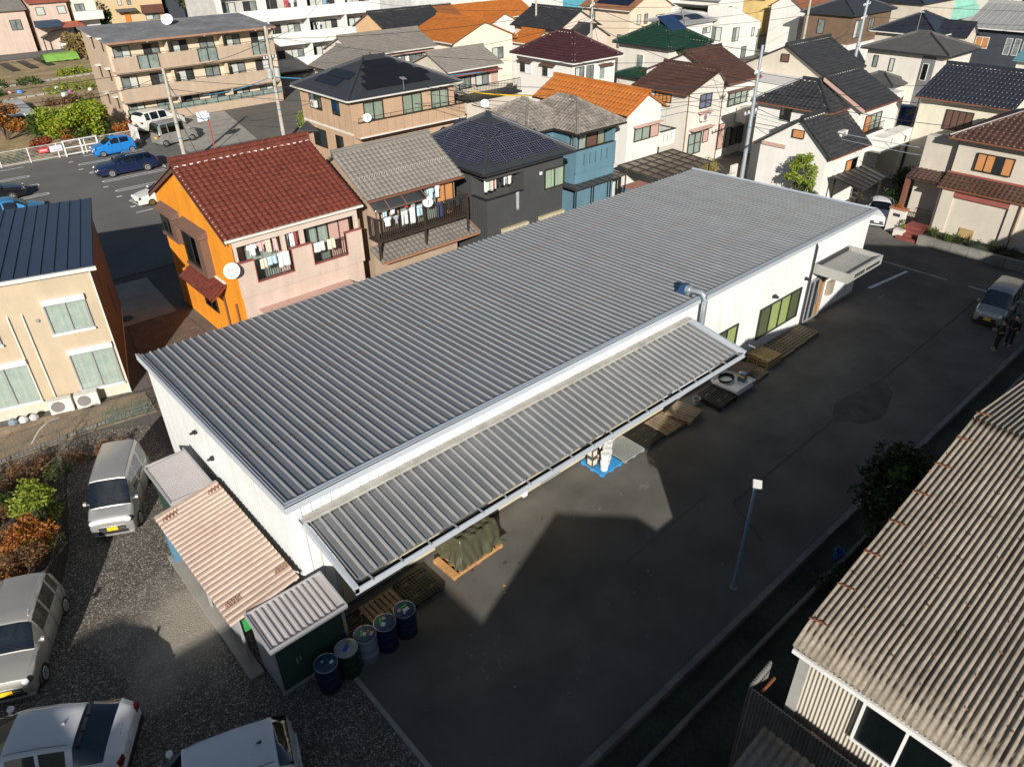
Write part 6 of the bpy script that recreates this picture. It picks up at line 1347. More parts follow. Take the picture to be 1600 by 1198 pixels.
# white apartment block
A2 = thing('white_apartment', 'white three-storey apartment block with long white balcony bands', 'apartment', (46, 92, 0), world=True)
MB().box(36,89.3,0,56.4,98,9.2).build('wall', mat('apartment_inner', (.55,.53,.5), .8), A2); MB().box(35.8,87.9,8.9,56.7,98.2,9.3).build('roof', T_SLATE, A2)
for z0, z1 in ((5.9,7.15),(3.2,4.55),(.4,1.8)): MB().box(36,88,z0,56.5,88.12,z1).build('balcony_parapet', WHITE, A2); MB().box(36,88.121,z0-.05,56.5,89.299,z0+.12).build('balcony_floor', WHITE, A2)
for x in (36.0, 41.2, 46.3, 51.4, 56.3): MB().box(x,88.13,0,x+.25,89.298,9.0).build('divider', WHITE, A2)
for zf in (6.0, 3.3, .5):
    for k in range(8): window(A2, 'S', 89.3, 36.7+k*2.52, zf+.1, 1.5, 1.9, 2, BRONZE, [(CURTB,CURT),(CURTD,CURTB),(CURT,CURTD)][(k+int(zf)) % 3], simple=True)
for k, (x, c) in enumerate((('44.2','red'),('44.9','white'),('49.2','blue'),('47.6','black'),('47.9','white'))):
    garment('shirt', c, float(x), 88.6, 7.9 if k < 3 else 5.3, .6, .8, '%s laundry on the %s balcony of the white apartment' % (c, 'top' if k < 3 else 'middle'), grp='laundry on the white apartment')
# far houses along the top edge
def far(name, lab, rt, x0, y0, x1, y1, ze, zr, wm, tm, win=(), **k):
    t = house(name, lab, rt, x0, y0, x1, y1, ze, zr, wm, tm, kind=k.pop('kind', 'flat'), white=False, **k)
    for f, c, u0, z0, w, h, n in win: window(t, f, c, u0, z0, w, h, n, simple=True)
    return t
P1 = far('pink_house', 'pink house with grey roof and cluttered balcony at the top left corner', 'gx', 16, 131.5, 26, 140, 5.5, 7.5, PINKW, T_GREY, (('S',131.95,23.5,3.0,1.3,1.2,2),('S',131.95,18.5,3.0,1.3,1.2,2)))
P2 = far('pink_terrace_house', 'pink terrace house with red eave and arched carport at the top left', 'gx', 26.2, 131.5, 31.6, 140, 6.2, 7.8, PINKW, mat('red_fascia', (.35,.1,.06), .6), (('S',131.95,27.2,4.6,1.0,.9,1),('S',131.95,30.0,4.6,1.0,.9,1)))
MB().box(26.4,130.2,3.1,29.5,131.9,3.9).build('blue_awning', mat('navy_awning', (.03,.05,.09), .6), P2); MB().slab([(29.6,130,3.0),(32.5,130,3.0),(32.5,131.9,3.5),(29.6,131.9,3.5)], .1).build('red_awning', MAT['red_fascia'], P2)
t = thing('arched_carport', 'arched dark carport sheltering a small silver car at the top left', 'carport', (29.4,131.5,0), world=True)
b = MB(); rows = [[(26.6+5.6*i/12, y, 1.75+.75*math.sin(math.pi*i/12)) for i in range(13)] for y in (130.6, 135)]
b.grid(rows); o = b.build('roof_sheet', T_DKMETAL, t, fix=False); md = o.modifiers.new('thick', 'SOLIDIFY'); md.thickness = .05
b = MB()
for x in (26.7, 32.1): b.bar((x,130.7,0),(x,130.7,1.8),.12)
b.build('post', BRONZE, t)
P3 = far('white_balcony_house', 'house with white balcony band beside the arched carport', 'gx', 31.8, 131.6, 35.5, 140, 6.6, 7.8, OFFW, T_GREY, (('S',132.05,32.4,4.6,1.2,1.0,2),)); MB().box(31.9,130.6,3.6,35.6,131.9,4.7).build('balcony_wall', WHITEW, P3)
P4 = far('tan_stucco_house', 'tan stucco house with orange door and brown balcony at the top left', 'gx', 43.2, 157.6, 54.0, 166, 5.6, 7.5, mat('tan_stucco', (.60,.45,.26), .8, var=.04), T_SLATE, (('S',158.05,46.0,2.9,.6,1.2,1),('S',158.05,47.6,2.9,.6,1.2,1),('S',158.05,50.3,.2,2.4,.9,2)))
MB().box(49.7,157.2,1.3,53.5,158.04,2.65).build('balcony_wall', mat('brown_balcony', (.13,.055,.035), .6), P4); MB().box(46.6,157.9,0,47.5,158.04,1.7).build('door', mat('orange_door', (.6,.2,.03), .6), P4); MB().slab([(45.2,157,1.9),(48.8,157,1.9),(48.8,158.04,2.3),(45.2,158.04,2.3)], .08).build('porch_roof', T_SLATE, P4)
far('navy_side_house', 'dark navy house right of the tan stucco house', 'gx', 54.6, 158, 58, 168, 5, 7, SLATEW, T_NAVY)
far('grey_top_house', 'grey house with dark balcony at the top edge left of the white block', 'gx', 58.5, 143, 66, 152, 6, 7.5, BEIGEW, T_SLATE, (('S',143.45,61,3.0,3.4,1.0,3),))
far('white_top_block', 'plain white block behind the beige apartment roof', 'mS', 57.5, 118, 70, 128, 8, 8.3, WHITEW, T_SLATE, (('S',118.45,62.2,3.5,.8,3.0,1),('S',118.45,66,3.5,1.5,1.5,2)))
far('grey_office_block', 'light grey flat-roofed building at the top centre', 'mS', 64, 92, 82, 104, 7.5, 7.8, mat('light_grey_wall', (.62,.62,.6), .7), T_SLATE, (('S',92.45,70.5,4.0,1.5,1.4,2),('S',92.45,75,4.0,3.5,1.6,4),('S',92.45,79,4.0,2.0,1.6,2)))
t = far('teal_glass_block', 'white building with blue-green glazed front at the top centre', 'mS', 83, 83, 98, 92, 7.5, 7.8, WHITEW, T_SLATE); MB().box(84.6,83.38,2.0,91.5,83.44,7.0).build('glazed_front', mat('cyan_glazing', (.08,.33,.42), .2), t)
far('grey_roof_cottage', 'white house with grey roof behind the solar roofed cream house', 'gy', 92, 73, 99, 82, 5.2, 6.8, WHITEW, mat('pale_grey_roof', (.3,.3,.3), .7), (('S',73.25,94,3.2,1.6,1.0,2),))
far('white_gable_cottage', 'white gabled house at the top edge right of the grey cottage', 'gy', 101, 68, 108, 78, 5.2, 6.8, WHITEW, MAT['pale_grey_roof'], (('S',68.25,103,3.2,1.6,1.0,2),))
far('dark_roof_yellow_house', 'yellow-walled house with dark roof at the top edge', 'gy', 110, 66, 121, 76, 5.0, 7.0, mat('yellow_wall', (.65,.48,.2), .8), T_NAVY)
far('brown_roof_far_house', 'house with reddish brown roof behind the white terraced house', 'gx', 107, 55, 117, 63, 5.5, 7.2, WHITEW, MAT['russet_roof'])
far('dark_far_house', 'dark tiled house behind the brown-walled hip house', 'hip', 112, 44, 124, 54, 5.5, 7.4, BEIGEW, T_NAVY)
t = far('mint_block', 'mint green building at the top right', 'mS', 123, 50, 150, 62, 6.5, 6.8, mat('mint_wall', (.27,.55,.45), .7), T_SLATE, (('S',50.45,128,3.5,3.5,1.2,2),)); MB().box(124,49.3,1.0,148,50.4,2.6).build('mint_annex', MAT['mint_wall'], t)
far('cream_far_block', 'cream block right of the mint green building', 'mS', 152, 48, 166, 58, 6, 6.3, OFFW, T_SLATE, (('S',48.45,156,2.5,1.5,1.6,2),('S',48.45,160,2.5,1.5,1.6,2)))
far('ribbed_roof_shed', 'low building with ribbed silver roof beside the slate-blue house', 'gx', 104, 33, 116, 39, 3.6, 4.8, BEIGEW, T_LTMETAL, kind='seam', pu=.9)
far('small_white_house', 'white house with blue-green eave at the right edge behind the navy roof', 'gy', 76, 15, 84, 21.5, 5.2, 6.6, OFFW, mat('blue_green_roof', (.12,.27,.3), .5))
for k, (x, y, lab) in enumerate(((135,70,'distant tan house behind the reddish brown roof at the top edge'),(165,66,'distant white house left of the mint green building'),(128,80,'distant house with dark roof above the yellow-walled house'),(115,92,'distant house with grey roof above the white gabled cottage'))):
    far('distant_house', lab, ('gx','gy','hip')[k % 3], x, y, x+10, y+8, 5.4, 7.2, (OFFW, WHITEW, BEIGEW)[k % 3], (T_SLATE, T_NAVY, T_GREY, T_BROWN)[k % 4])
# ------------------------------------------------------------------ vehicles
def paint(name, col, metal=.0, rough=.32): return mat('paint_'+name, col, rough, metal, var=.03, scale=1, fine=.02, coat=.6)
PLY = mat('plate_yellow', (.85,.5,.02), .5); PLW = mat('plate_white', (.75,.76,.74), .5); LENS = mat('headlamp_lens', (.82,.84,.86), .06, .0, spec=.8); TAIL = mat('tail_lamp', (.16,.006,.008), .2); CHROME = mat('chrome', (.7,.7,.7), .15, .9); TRIMB = mat('black_trim', (.02,.02,.021), .5)
SEAT = mat('seat_fabric', (.10,.095,.085), .9)
def interp(st, x):
    xs = [s[0] for s in st]
    for a, b in zip(st[:-1], st[1:]):
        if a[0] >= x >= b[0]:
            f = (a[0]-x)/(a[0]-b[0]); return [a[i]+(b[i]-a[i])*f for i in range(len(a))]
    return list(st[-1] if x < st[-1][0] else st[0])
def car(name, label, body, st, glassx, sidex, wheels, wr=.28, cat='car', plate=PLW, grille='dark', rim=ALU, rack=False, spoiler=False, seams=(), wiper=True, lower=None, mirr=None, antenna=None, group=None, tailz=.85, wrap=6):
    """st: stations front to back (x, z belt, half width belt, z top, half width top, z sill);
    glassx: ((windscreen x from, to), (rear screen from, to)); sidex: list of side window (front, back) x ranges."""
    t = thing(name, label, cat, (0,0,0), group=group)
    xs = sorted(set([s[0] for s in st] + [x for w in sidex for x in w] + list(glassx[0]) + list(glassx[1])), reverse=True)
    # refine for smoothness
    fine = []
    for a, b in zip(xs[:-1], xs[1:]):
        k = max(1, int((a-b)/.22)); fine += [a+(b-a)*i/k for i in range(k)]
    fine.append(xs[-1]); xs = fine
    ring = []
    for x in xs:
        _, zb, wb, zt, wt, zs = interp(st, x); h = zb-zs; g = zt-zb
        half = [(0, zs), (wb*.9, zs), (wb*.985, zs+.12*h), (wb*1.005, zs+.5*h), (wb*1.0, zb-.10*h), (wb*.975, zb), (wb*.975+(wt-wb*.975)*.86, zb+g*.84), (wt*.93, zt-g*.02-.012), (wt*.55, zt+.010), (0, zt+.016)]
        ring.append([(x, y, z) for y, z in half] + [(x, -y, z) for y, z in half[-2:0:-1]])
    nr = len(ring[0]); parts = {'body': [], 'windscreen': [], 'rear_screen': []}
    def cls(xm, j):
        jj = j if j < 9 else nr-1-j
        for i, (a, b) in enumerate(sidex):
            if a >= xm >= b and jj == 5: return 'side%d%s' % (i, 'L' if j < 9 else 'R')
        if glassx[0][0] >= xm >= glassx[0][1] and jj >= 6: return 'windscreen'
        if glassx[1][0] >= xm >= glassx[1][1] and jj >= wrap: return 'rear_screen'
        return 'body'
    P = [p for r in ring for p in r]
    for i in range(len(xs)-1):
        xm = (xs[i]+xs[i+1])/2
        for j in range(nr):
            parts.setdefault(cls(xm, j), []).append((i*nr+j, i*nr+(j+1) % nr, (i+1)*nr+(j+1) % nr, (i+1)*nr+j))
    parts['body'] += [tuple(range(nr-1,-1,-1)), tuple(range((len(xs)-1)*nr, len(xs)*nr))]
    for k, F_ in parts.items():
        used = sorted(set(i for f in F_ for i in f)); mp = {u: n for n, u in enumerate(used)}
        m = MB(); m.v = [P[u] for u in used]; m.f = [tuple(mp[i] for i in f) for f in F_]
        if not F_: continue
        nm = k if not k.startswith('side') else 'side_window'
        m.build(nm, body if k == 'body' else GLC, t, smooth=True, ang=34 if k == 'body' else 60)
    # dark cabin floor and seats seen through the glass
    cab = [x for w in sidex for x in w]; x1 = max(cab); x0 = min(cab); zb = interp(st, 0)[1]; wb = interp(st, 0)[2]
    q = MB(); q.box(x0+.1, -wb*.85, .5, x1+.35, wb*.85, zb-.18); 
    for sy in (-1, 1): q.box(x1-.75, sy*wb*.45-.2, .5, x1-.6, sy*wb*.45+.2, zb+.22); q.box(x1-.6, sy*wb*.45-.2, .5, x1-.15, sy*wb*.45+.2, zb-.1)
    q.build('seats', SEAT, t)
    for wx in wheels:
        for sy in (-1, 1):
            w = interp(st, wx)[2]; y = sy*(w-.07)
            tr = MB().lathe([(wr*.62,-.085),(wr*.92,-.09),(wr,-.06),(wr,.06),(wr*.92,.09),(wr*.62,.085)], 26, (wx, y, wr), 'y').build('wheel', BLACK, t, smooth=True)
            rm = MB(); yy = y+sy*.088
            rm.lathe([(wr*.60,-.01),(wr*.63,.0),(wr*.60,.012),(wr*.5,.004)], 26, (wx, yy, wr), 'y', False)
            for k in range(7):
                a = 2*math.pi*k/7; c, s = math.cos(a), math.sin(a); rm.bar((wx+c*.03, yy, wr+s*.03), (wx+c*wr*.57, yy, wr+s*wr*.57), .035, .02, (0,1,0))
            rm.build('rim', rim, tr)
            ar = MB(); n = 18; ro = wr*1.17
            yb = sy*(w*1.005+.004)
            ar.add([(wx+ro*math.cos(math.pi*k/n), yb, wr*.95+ro*math.sin(math.pi*k/n)) for k in range(n+1)] + [(wx+wr*1.02*math.cos(math.pi*k/n), yb, wr*.95+wr*1.02*math.sin(math.pi*k/n)) for k in range(n+1)], [(k, k+1, n+2+k, n+1+k) for k in range(n)])
            ar.build('wheel_arch', TRIMB if lower else body, t, fix=False)
            hb = MB(); hb.lathe([(wr*1.03,-.12),(wr*1.03,.0)], 24, (wx, yb-sy*.0 if sy < 0 else yb-.0, wr*.97), 'y') 
            g = MB(); g.add([(wx+wr*1.04*math.cos(2*math.pi*k/24), yb-sy*.0015, max(.12, wr*.95+wr*1.04*math.sin(2*math.pi*k/24))) for k in range(24)], [tuple(range(24))]); g.build('arch_void', BLACK, t, fix=False)
    xf, xr = st[0][0], st[-1][0]; f0 = st[0]; r0 = st[-1]
    zb0 = f0[1]; wf = interp(st, xf-.06)[2]; wre = interp(st, xr+.06)[2]
    for sy in (-1, 1):
        q = MB(); q.lathe([(.13*math.sin(a), -.13*math.cos(a)) for a in np.linspace(.02, math.pi-.02, 10)], 16); o = q.build('headlight', LENS, t, smooth=True); xh = xf-.12; o.location = (xh, sy*(interp(st, xh)[2]-.13), interp(st, xh)[1]-.02); o.scale = (1.2, .98, .78); q = MB(); q.lathe([(.14*math.sin(a), -.14*math.cos(a)) for a in np.linspace(.02, math.pi-.02, 10)], 16); o2 = q.build('headlight_surround', TRIMB, t, smooth=True); o2.location = (xh-.015, sy*(interp(st, xh)[2]-.125), interp(st, xh)[1]-.03); o2.scale = (1.16, 1.02, .82)
        s_ = interp(st, xr+.08); ya, yb_ = sorted((sy*s_[2]*.74, sy*s_[2]*.995)); q = MB(); q.box(xr-.015, ya, s_[1]-.16, xr+.12, yb_, s_[1]+.01); q.build('tail_light', TAIL, t)
        ms = mirr or glassx[0][0]-.22; w = interp(st, ms)[2]; zm = interp(st, ms)[1]+.06
        q = MB(); q.lathe([(.001,-.07),(.07,-.05),(.085,.0),(.07,.05),(.001,.07)], 12, (ms, sy*(w+.09), zm+.05), 'y'); q.bar((ms, sy*(w-.06), zm), (ms, sy*(w+.1), zm+.04), .04); q.build('mirror', body, t, smooth=True)
        for xs_ in sorted(set(x for w in sidex for x in w)):
            s_ = interp(st, xs_); h_ = s_[1]-s_[5]; MB().tube([(xs_, sy*(s_[2]*k_[0]+.002), s_[5]+k_[1]*h_) for k_ in ((.985,.12),(1.005,.5),(1.0,.9),(.978,.995))], .006, 4).build('door_seam', TRIMB, t)
        for a, b in sidex[:2]:
            q = MB(); xh = b+.12; w = interp(st, xh)[2]; q.box(xh, sy*w*1.0-.012, interp(st, xh)[1]-.12, xh+.16, sy*w*1.0+.03, interp(st, xh)[1]-.085); q.build('door_handle', body, t)
    q = MB(); q.box(xf-.03, -wf*.62, zb0-.20, xf+.012, wf*.62, zb0-.07); q.box(xf-.04, -wf*.7, .27, xf+.010, wf*.7, .38); q.build('grille', TRIMB, t)
    if grille == 'chrome': q = MB(); q.box(xf-.02, -wf*.66, zb0-.06, xf+.02, wf*.66, zb0-.025); q.box(xf-.02, -wf*.6, zb0-.15, xf+.02, wf*.6, zb0-.125); q.build('chrome_bar', CHROME, t)
    MB().box(xf-.01, -.165, .40, xf+.025, .165, .55).build('number_plate', plate, t); MB().box(xr-.03, -.165, .62, xr-.0, .165, .77).build('number_plate', plate, t)
    q = MB(); q.box(xr-.035, -wre*.9, .32, xr+.06, wre*.9, .46); q.build('rear_bumper', TRIMB if lower else body, t); q = MB(); q.box(xf-.06, -wf*.95, .2, xf+.03, wf*.95, .27); q.build('front_bumper', TRIMB if lower else body, t)
    if wiper:
        xw = glassx[0][0]; zt = interp(st, xw)[3]; q = MB()
        xb = xw-.20; z2 = interp(st, xb)[3]
        for y0 in (-.1, .35): q.bar((xw-.01, y0, zt+.04), (xb+.06, y0-.42, z2-.02), .015)
        q.build('wiper', TRIMB, t)
    if rack:
        q = MB()
        for sy in (-1, 1): w = interp(st, 0)[4]; q.tube([(glassx[0][1]-.15, sy*w*.9, interp(st, glassx[0][1]-.15)[3]+.0), (glassx[0][1]-.3, sy*w*.9, interp(st, 0)[3]+.05), (glassx[1][0]+.3, sy*w*.9, interp(st, 0)[3]+.05), (glassx[1][0]+.15, sy*w*.9, interp(st, glassx[1][0]+.2)[3])], .016, 6)
        q.build('roof_rail', ALU, t)
    for xa, xb, yy in seams:
        n = 8; q = MB(); pts = []
        for k in range(n+1):
            x = xa+(xb-xa)*k/n; s_ = interp(st, x); pts.append((x, yy*s_[4], s_[3]+.004))
        q.tube(pts, .007, 4); q.build('roof_seam', TRIMB, t)
    if antenna: s_ = interp(st, antenna); q = MB(); q.add([(antenna+.09,0,s_[3]+.015),(antenna-.07,-.03,s_[3]+.015),(antenna-.07,.03,s_[3]+.015),(antenna-.06,0,s_[3]+.09)], [(0,1,3),(0,3,2),(1,2,3),(0,2,1)]); q.build('antenna', body if antenna > -1.2 else TRIMB, t)
    return t
ST_VAN = [(1.70,.60,.60,.70,.50,.26),(1.66,.68,.67,.80,.58,.20),(1.52,.82,.715,.92,.62,.18),(1.22,.96,.73,1.02,.64,.18),(.66,1.04,.735,1.78,.60,.18),(.45,1.04,.735,1.84,.60,.18),(-.4,1.04,.735,1.88,.60,.18),(-1.45,1.02,.73,1.86,.59,.18),(-1.62,.98,.715,1.74,.57,.2),(-1.69,.80,.70,.95,.64,.26)]
VAN_G = ((1.20,.68),(-1.50,-1.68)); VAN_S = [(.60,.02),(-.06,-.80),(-.88,-1.42)]
def put(t, x, y, ang, s=1.0, z=0): t.location = (x, y, z); t.rotation_euler = (0, 0, rad(ang)); t.scale = (s, s, s); return t
SILV = paint('silver', (.47,.46,.44), .55, .34); SILVB = paint('champagne', (.46,.44,.40), .5, .36); PWHITE = paint('pearl_white', (.74,.75,.75), .0, .28)
SE_VAN = [(.5,-1.4,.93),(.5,-1.4,-.93),(.5,-1.4,.45),(.5,-1.4,0),(.5,-1.4,-.45)]
v = car('silver_van', 'silver kei van with yellow plate parked beside the small grey shed', SILV, ST_VAN, VAN_G, VAN_S, (1.12,-1.28), cat='van', plate=PLY, grille='chrome', seams=SE_VAN)
put(v, 2.47, 21.75, 242.5, .9)
ST_WAG = [(1.70,.62,.58,.70,.46,.26),(1.64,.70,.66,.82,.56,.2),(1.30,.88,.72,.95,.6,.18),(.86,.95,.735,1.0,.64,.17),(.30,.99,.735,1.56,.57,.17),(.1,.99,.735,1.62,.57,.17),(-.6,.99,.735,1.66,.57,.17),(-1.40,.98,.725,1.63,.56,.18),(-1.60,.95,.715,1.42,.57,.2),(-1.69,.74,.69,.9,.62,.27)]
v = car('silver_kei_wagon', 'champagne silver kei wagon with yellow plate at the left edge', SILVB, ST_WAG, ((.84,.32),(-1.46,-1.62)), [(.26,-.38),(-.46,-1.08),(-1.18,-1.45)], (1.10,-1.28), cat='car', plate=PLY, grille='chrome', rack=True)
put(v, -1.27, 17.6, 243.5, .92)
ST_CHR = [(2.12,.60,.62,.70,.5,.28),(2.02,.76,.78,.86,.62,.22),(1.55,.92,.87,.98,.72,.2),(1.0,.98,.885,1.06,.74,.2),(.30,1.0,.89,1.46,.62,.2),(.0,1.0,.89,1.52,.62,.2),(-.6,1.02,.89,1.52,.61,.2),(-1.15,1.05,.885,1.44,.58,.2),(-1.85,1.04,.86,1.10,.62,.26),(-2.05,.92,.82,.98,.62,.3),(-2.16,.72,.76,.86,.6,.34)]
v = car('white_crossover', 'white crossover with black rear screen half in shade at the lower left', PWHITE, ST_CHR, ((.98,.32),(-1.2,-1.84)), [(.22,-.42),(-.5,-1.05)], (1.3,-1.32), .33, plate=PLW, lower=True, antenna=-.85, seams=[(.25,-1.1,.9),(.25,-1.1,-.9)], tailz=.95, wrap=5)
put(v, -1.78, 13.95, 148.5, .92)
fc = bpy.data.curves.new('model_letters', 'FONT'); fc.body = 'C-HR'; fc.size = .14; fc.extrude = .004; fc.align_x = 'CENTER'
tmp = bpy.data.objects.new('tmp', fc); COL.objects.link(tmp); dg = bpy.context.evaluated_depsgraph_get(); me = bpy.data.meshes.new_from_object(tmp.evaluated_get(dg)); bpy.data.objects.remove(tmp)
o = obj('model_letters', me, CHROME, v); me.materials.clear(); me.materials.append(TRIMB); o.location = (-2.075, 0, .93); o.rotation_euler = (rad(58), 0, rad(-90))
b = MB()
for y in (-.42, 0, .42): b.box(-1.36, y-.16, 1.40, -1.28, y+.16, 1.43)
b.build('spoiler_slot', TRIMB, v)
ST_MINI = [(1.95,.62,.66,.72,.5,.26),(1.85,.74,.78,.84,.6,.2),(1.4,.92,.83,1.0,.7,.18),(.95,.99,.84,1.06,.72,.18),(.35,1.02,.845,1.56,.64,.18),(.0,1.02,.845,1.64,.64,.18),(-.8,1.02,.845,1.66,.64,.18),(-1.55,1.02,.84,1.62,.62,.2),(-1.88,1.0,.82,1.48,.62,.22),(-1.98,.85,.8,1.0,.7,.28)]
v = car('white_compact', 'white compact car in shade with only its roof in view at the bottom edge', PWHITE, ST_MINI, ((.93,.37),(-1.6,-1.9)), [(.3,-.35),(-.45,-1.1),(-1.2,-1.58)], (1.2,-1.3), .3, antenna=-1.25, seams=[(.3,-1.5,.9),(.3,-1.5,-.9)])
put(v, .72, 10.55, 161.5, .93)
v = car('parked_delivery_van', 'pale silver kei van with yellow plate parked across the dark yard', SILV, ST_VAN, VAN_G, VAN_S, (1.12,-1.28), cat='van', plate=PLY, lower=True)
put(v, 36.85, 7.72, 183.5, .84)
BLUE = paint('sky_blue', (.02,.22,.62), .1, .25); NAVY = paint('navy', (.012,.022,.075), .3, .25); PBLK = paint('black', (.012,.013,.016), .2, .22); RED = paint('red', (.35,.015,.02), .1, .3); RBLUE = paint('royal_blue', (.01,.025,.22), .2, .25)
ST_HAT = [(1.70,.60,.58,.68,.48,.26),(1.62,.70,.68,.80,.56,.2),(1.2,.86,.725,.92,.62,.17),(.85,.91,.73,.97,.64,.17),(.2,.95,.735,1.40,.56,.17),(-.1,.95,.735,1.47,.56,.17),(-.8,.97,.735,1.46,.56,.17),(-1.3,.98,.725,1.36,.55,.18),(-1.58,.94,.70,1.12,.58,.22),(-1.69,.7,.66,.85,.56,.28)]
v = car('blue_hatchback', 'bright blue hatchback in the car park by the white fence', BLUE, ST_HAT, ((.83,.22),(-1.32,-1.56)), [(.3,-.4),(-.48,-1.2)], (1.1,-1.3), .27); put(v, 16.05, 66.45, 181, .93)
ST_EST = [(2.38,.58,.62,.68,.5,.26),(2.26,.70,.80,.80,.62,.2),(1.6,.88,.90,.95,.74,.19),(.95,.93,.91,1.0,.76,.19),(.15,.96,.91,1.42,.64,.19),(-.2,.96,.91,1.48,.64,.19),(-1.1,.98,.91,1.47,.63,.19),(-1.8,.98,.90,1.42,.62,.2),(-2.2,.96,.86,1.05,.64,.24),(-2.36,.74,.8,.88,.62,.3)]
v = car('navy_estate', 'dark navy estate car with roof rails in the car park', NAVY, ST_EST, ((.93,.17),(-1.82,-2.18)), [(.25,-.55),(-.63,-1.3),(-1.38,-1.85)], (1.42,-1.37), .33, rack=True, lower=True); put(v, 15.1, 60.3, 178, .90)
ST_SED = [(2.2,.55,.6,.62,.5,.24),(2.1,.68,.76,.76,.6,.18),(1.5,.82,.84,.88,.7,.18),(.95,.88,.85,.94,.72,.18),(.2,.92,.85,1.34,.58,.18),(-.1,.92,.85,1.4,.58,.18),(-.8,.93,.85,1.38,.57,.18),(-1.2,.93,.85,1.24,.57,.18),(-1.55,.93,.84,.98,.66,.2),(-2.1,.88,.8,.94,.66,.24),(-2.2,.7,.74,.78,.58,.3)]
v = car('black_sedan', 'black sedan at the left edge of the car park', PBLK, ST_SED, ((.93,.22),(-1.0,-1.53)), [(.3,-.35),(-.43,-1.0)], (1.3,-1.3), .3); put(v, 6.1, 59.9, 351, .92)
v = car('cyan_car', 'light blue car behind the cream house roof in the car park', paint('cyan', (.05,.25,.5), .2), ST_HAT, ((.83,.22),(-1.32,-1.56)), [(.3,-.4),(-.48,-1.2)], (1.1,-1.3), .27); put(v, 6.3, 54.0, 352, 1.05)
v = car('white_retro_car', 'white vintage coupe with golden wheels half hidden by the orange house', paint('warm_white', (.74,.72,.66)), ST_SED, ((.93,.22),(-1.0,-1.53)), [(.3,-.35),(-.43,-1.0)], (1.3,-1.3), .28, rim=mat('gold_rim', (.6,.35,.06), .3, .7)); put(v, 14.75, 51.9, 184, .85)
v = car('silver_work_van', 'silver work van with roof rack in front of the beige apartment', SILV, ST_VAN, VAN_G, VAN_S, (1.12,-1.28), cat='van', plate=PLY, rack=True); put(v, 21.0, 66.35, 12, 1.02)
v = car('white_estate', 'white estate car beside the beige apartment wall', paint('warm_white', (.74,.72,.66)), ST_MINI, ((.93,.37),(-1.6,-1.9)), [(.3,-.35),(-.45,-1.1),(-1.2,-1.58)], (1.2,-1.3), .3); put(v, 21.85, 72.2, 14, 1.08)
v = car('white_street_car', 'white hatchback parked under the dark carport by the factory corner', PWHITE, ST_CHR, ((.98,.32),(-1.2,-1.84)), [(.22,-.42),(-.5,-1.05)], (1.3,-1.32), .33); put(v, 45.55, 17.35, 201, .80)
v = car('royal_blue_car', 'royal blue car parked on the raised terrace of the navy-roofed house', RBLUE, ST_HAT, ((.83,.22),(-1.32,-1.56)), [(.3,-.4),(-.48,-1.2)], (1.1,-1.3), .27); put(v, 58.0, 22.5, 170, .95, 2.62)
v = car('red_far_car', 'red car half hidden between the houses at the top right', RED, ST_HAT, ((.83,.22),(-1.32,-1.56)), [(.3,-.4),(-.48,-1.2)], (1.1,-1.3), .27); put(v, 103.6, 42.2, 200, 1.0)
v = car('silver_far_car', 'small silver car under the arched carport at the top left', SILV, ST_WAG, ((.84,.32),(-1.46,-1.62)), [(.26,-.38),(-.46,-1.08)], (1.10,-1.28), .28, plate=PLY); put(v, 29.9, 132.2, 250, 1.0)
# ------------------------------------------------------------------ vegetation
LG = leafmat('leaf_yellow_green', (.16,.24,.015), (.36,.40,.03)); LD = leafmat('leaf_dark', (.012,.03,.010), (.03,.06,.015)); LM = leafmat('leaf_mid', (.04,.085,.015), (.10,.15,.02)); LO = leafmat('leaf_orange', (.38,.17,.03), (.36,.10,.02)); LR = leafmat('leaf_red', (.22,.03,.015), (.35,.10,.03)); LB = leafmat('leaf_brown', (.13,.075,.035), (.24,.12,.045)); LY = leafmat('leaf_lime', (.16,.24,.02), (.34,.38,.05)); LA = leafmat('dry_grass', (.32,.22,.09), (.2,.15,.05))
BARK = mat('bark', (.09,.065,.045), .9, var=.2)
def leaves(rg, blobs, n, size, asp=2.0, droop=.3):
    """n leaf faces spread through blobs (x,y,z,rx,ry,rz), denser near the surface"""
    m = MB(); tot = sum(b[3]*b[4]*b[5] for b in blobs)
    for b in blobs:
        k = max(4, int(n*b[3]*b[4]*b[5]/tot))
        for _ in range(k):
            d = Vector((rg.gauss(0,1), rg.gauss(0,1), rg.gauss(0,1))).normalized(); r = rg.random()**.45
            r *= 1 + .22*math.sin(5*d.x+b[0]*3)*math.sin(4*d.y+b[1]*2+3*d.z)
            c = Vector((b[0]+d.x*b[3]*r, b[1]+d.y*b[4]*r, b[2]+d.z*b[5]*r))
            if c.z < .02: c.z = .02 + rg.random()*.1
            a = Vector((rg.gauss(0,1), rg.gauss(0,1), rg.gauss(0,.6)-droop)).normalized(); s = size*rg.uniform(.6, 1.35)
            q = a.cross(Vector((rg.gauss(0,1), rg.gauss(0,1), rg.gauss(0,1)))).normalized()
            m.add([c-a*s*.5, c+q*s*.5/asp, c+a*s*.5, c-q*s*.5/asp], [(0,1,2,3)])
    return m
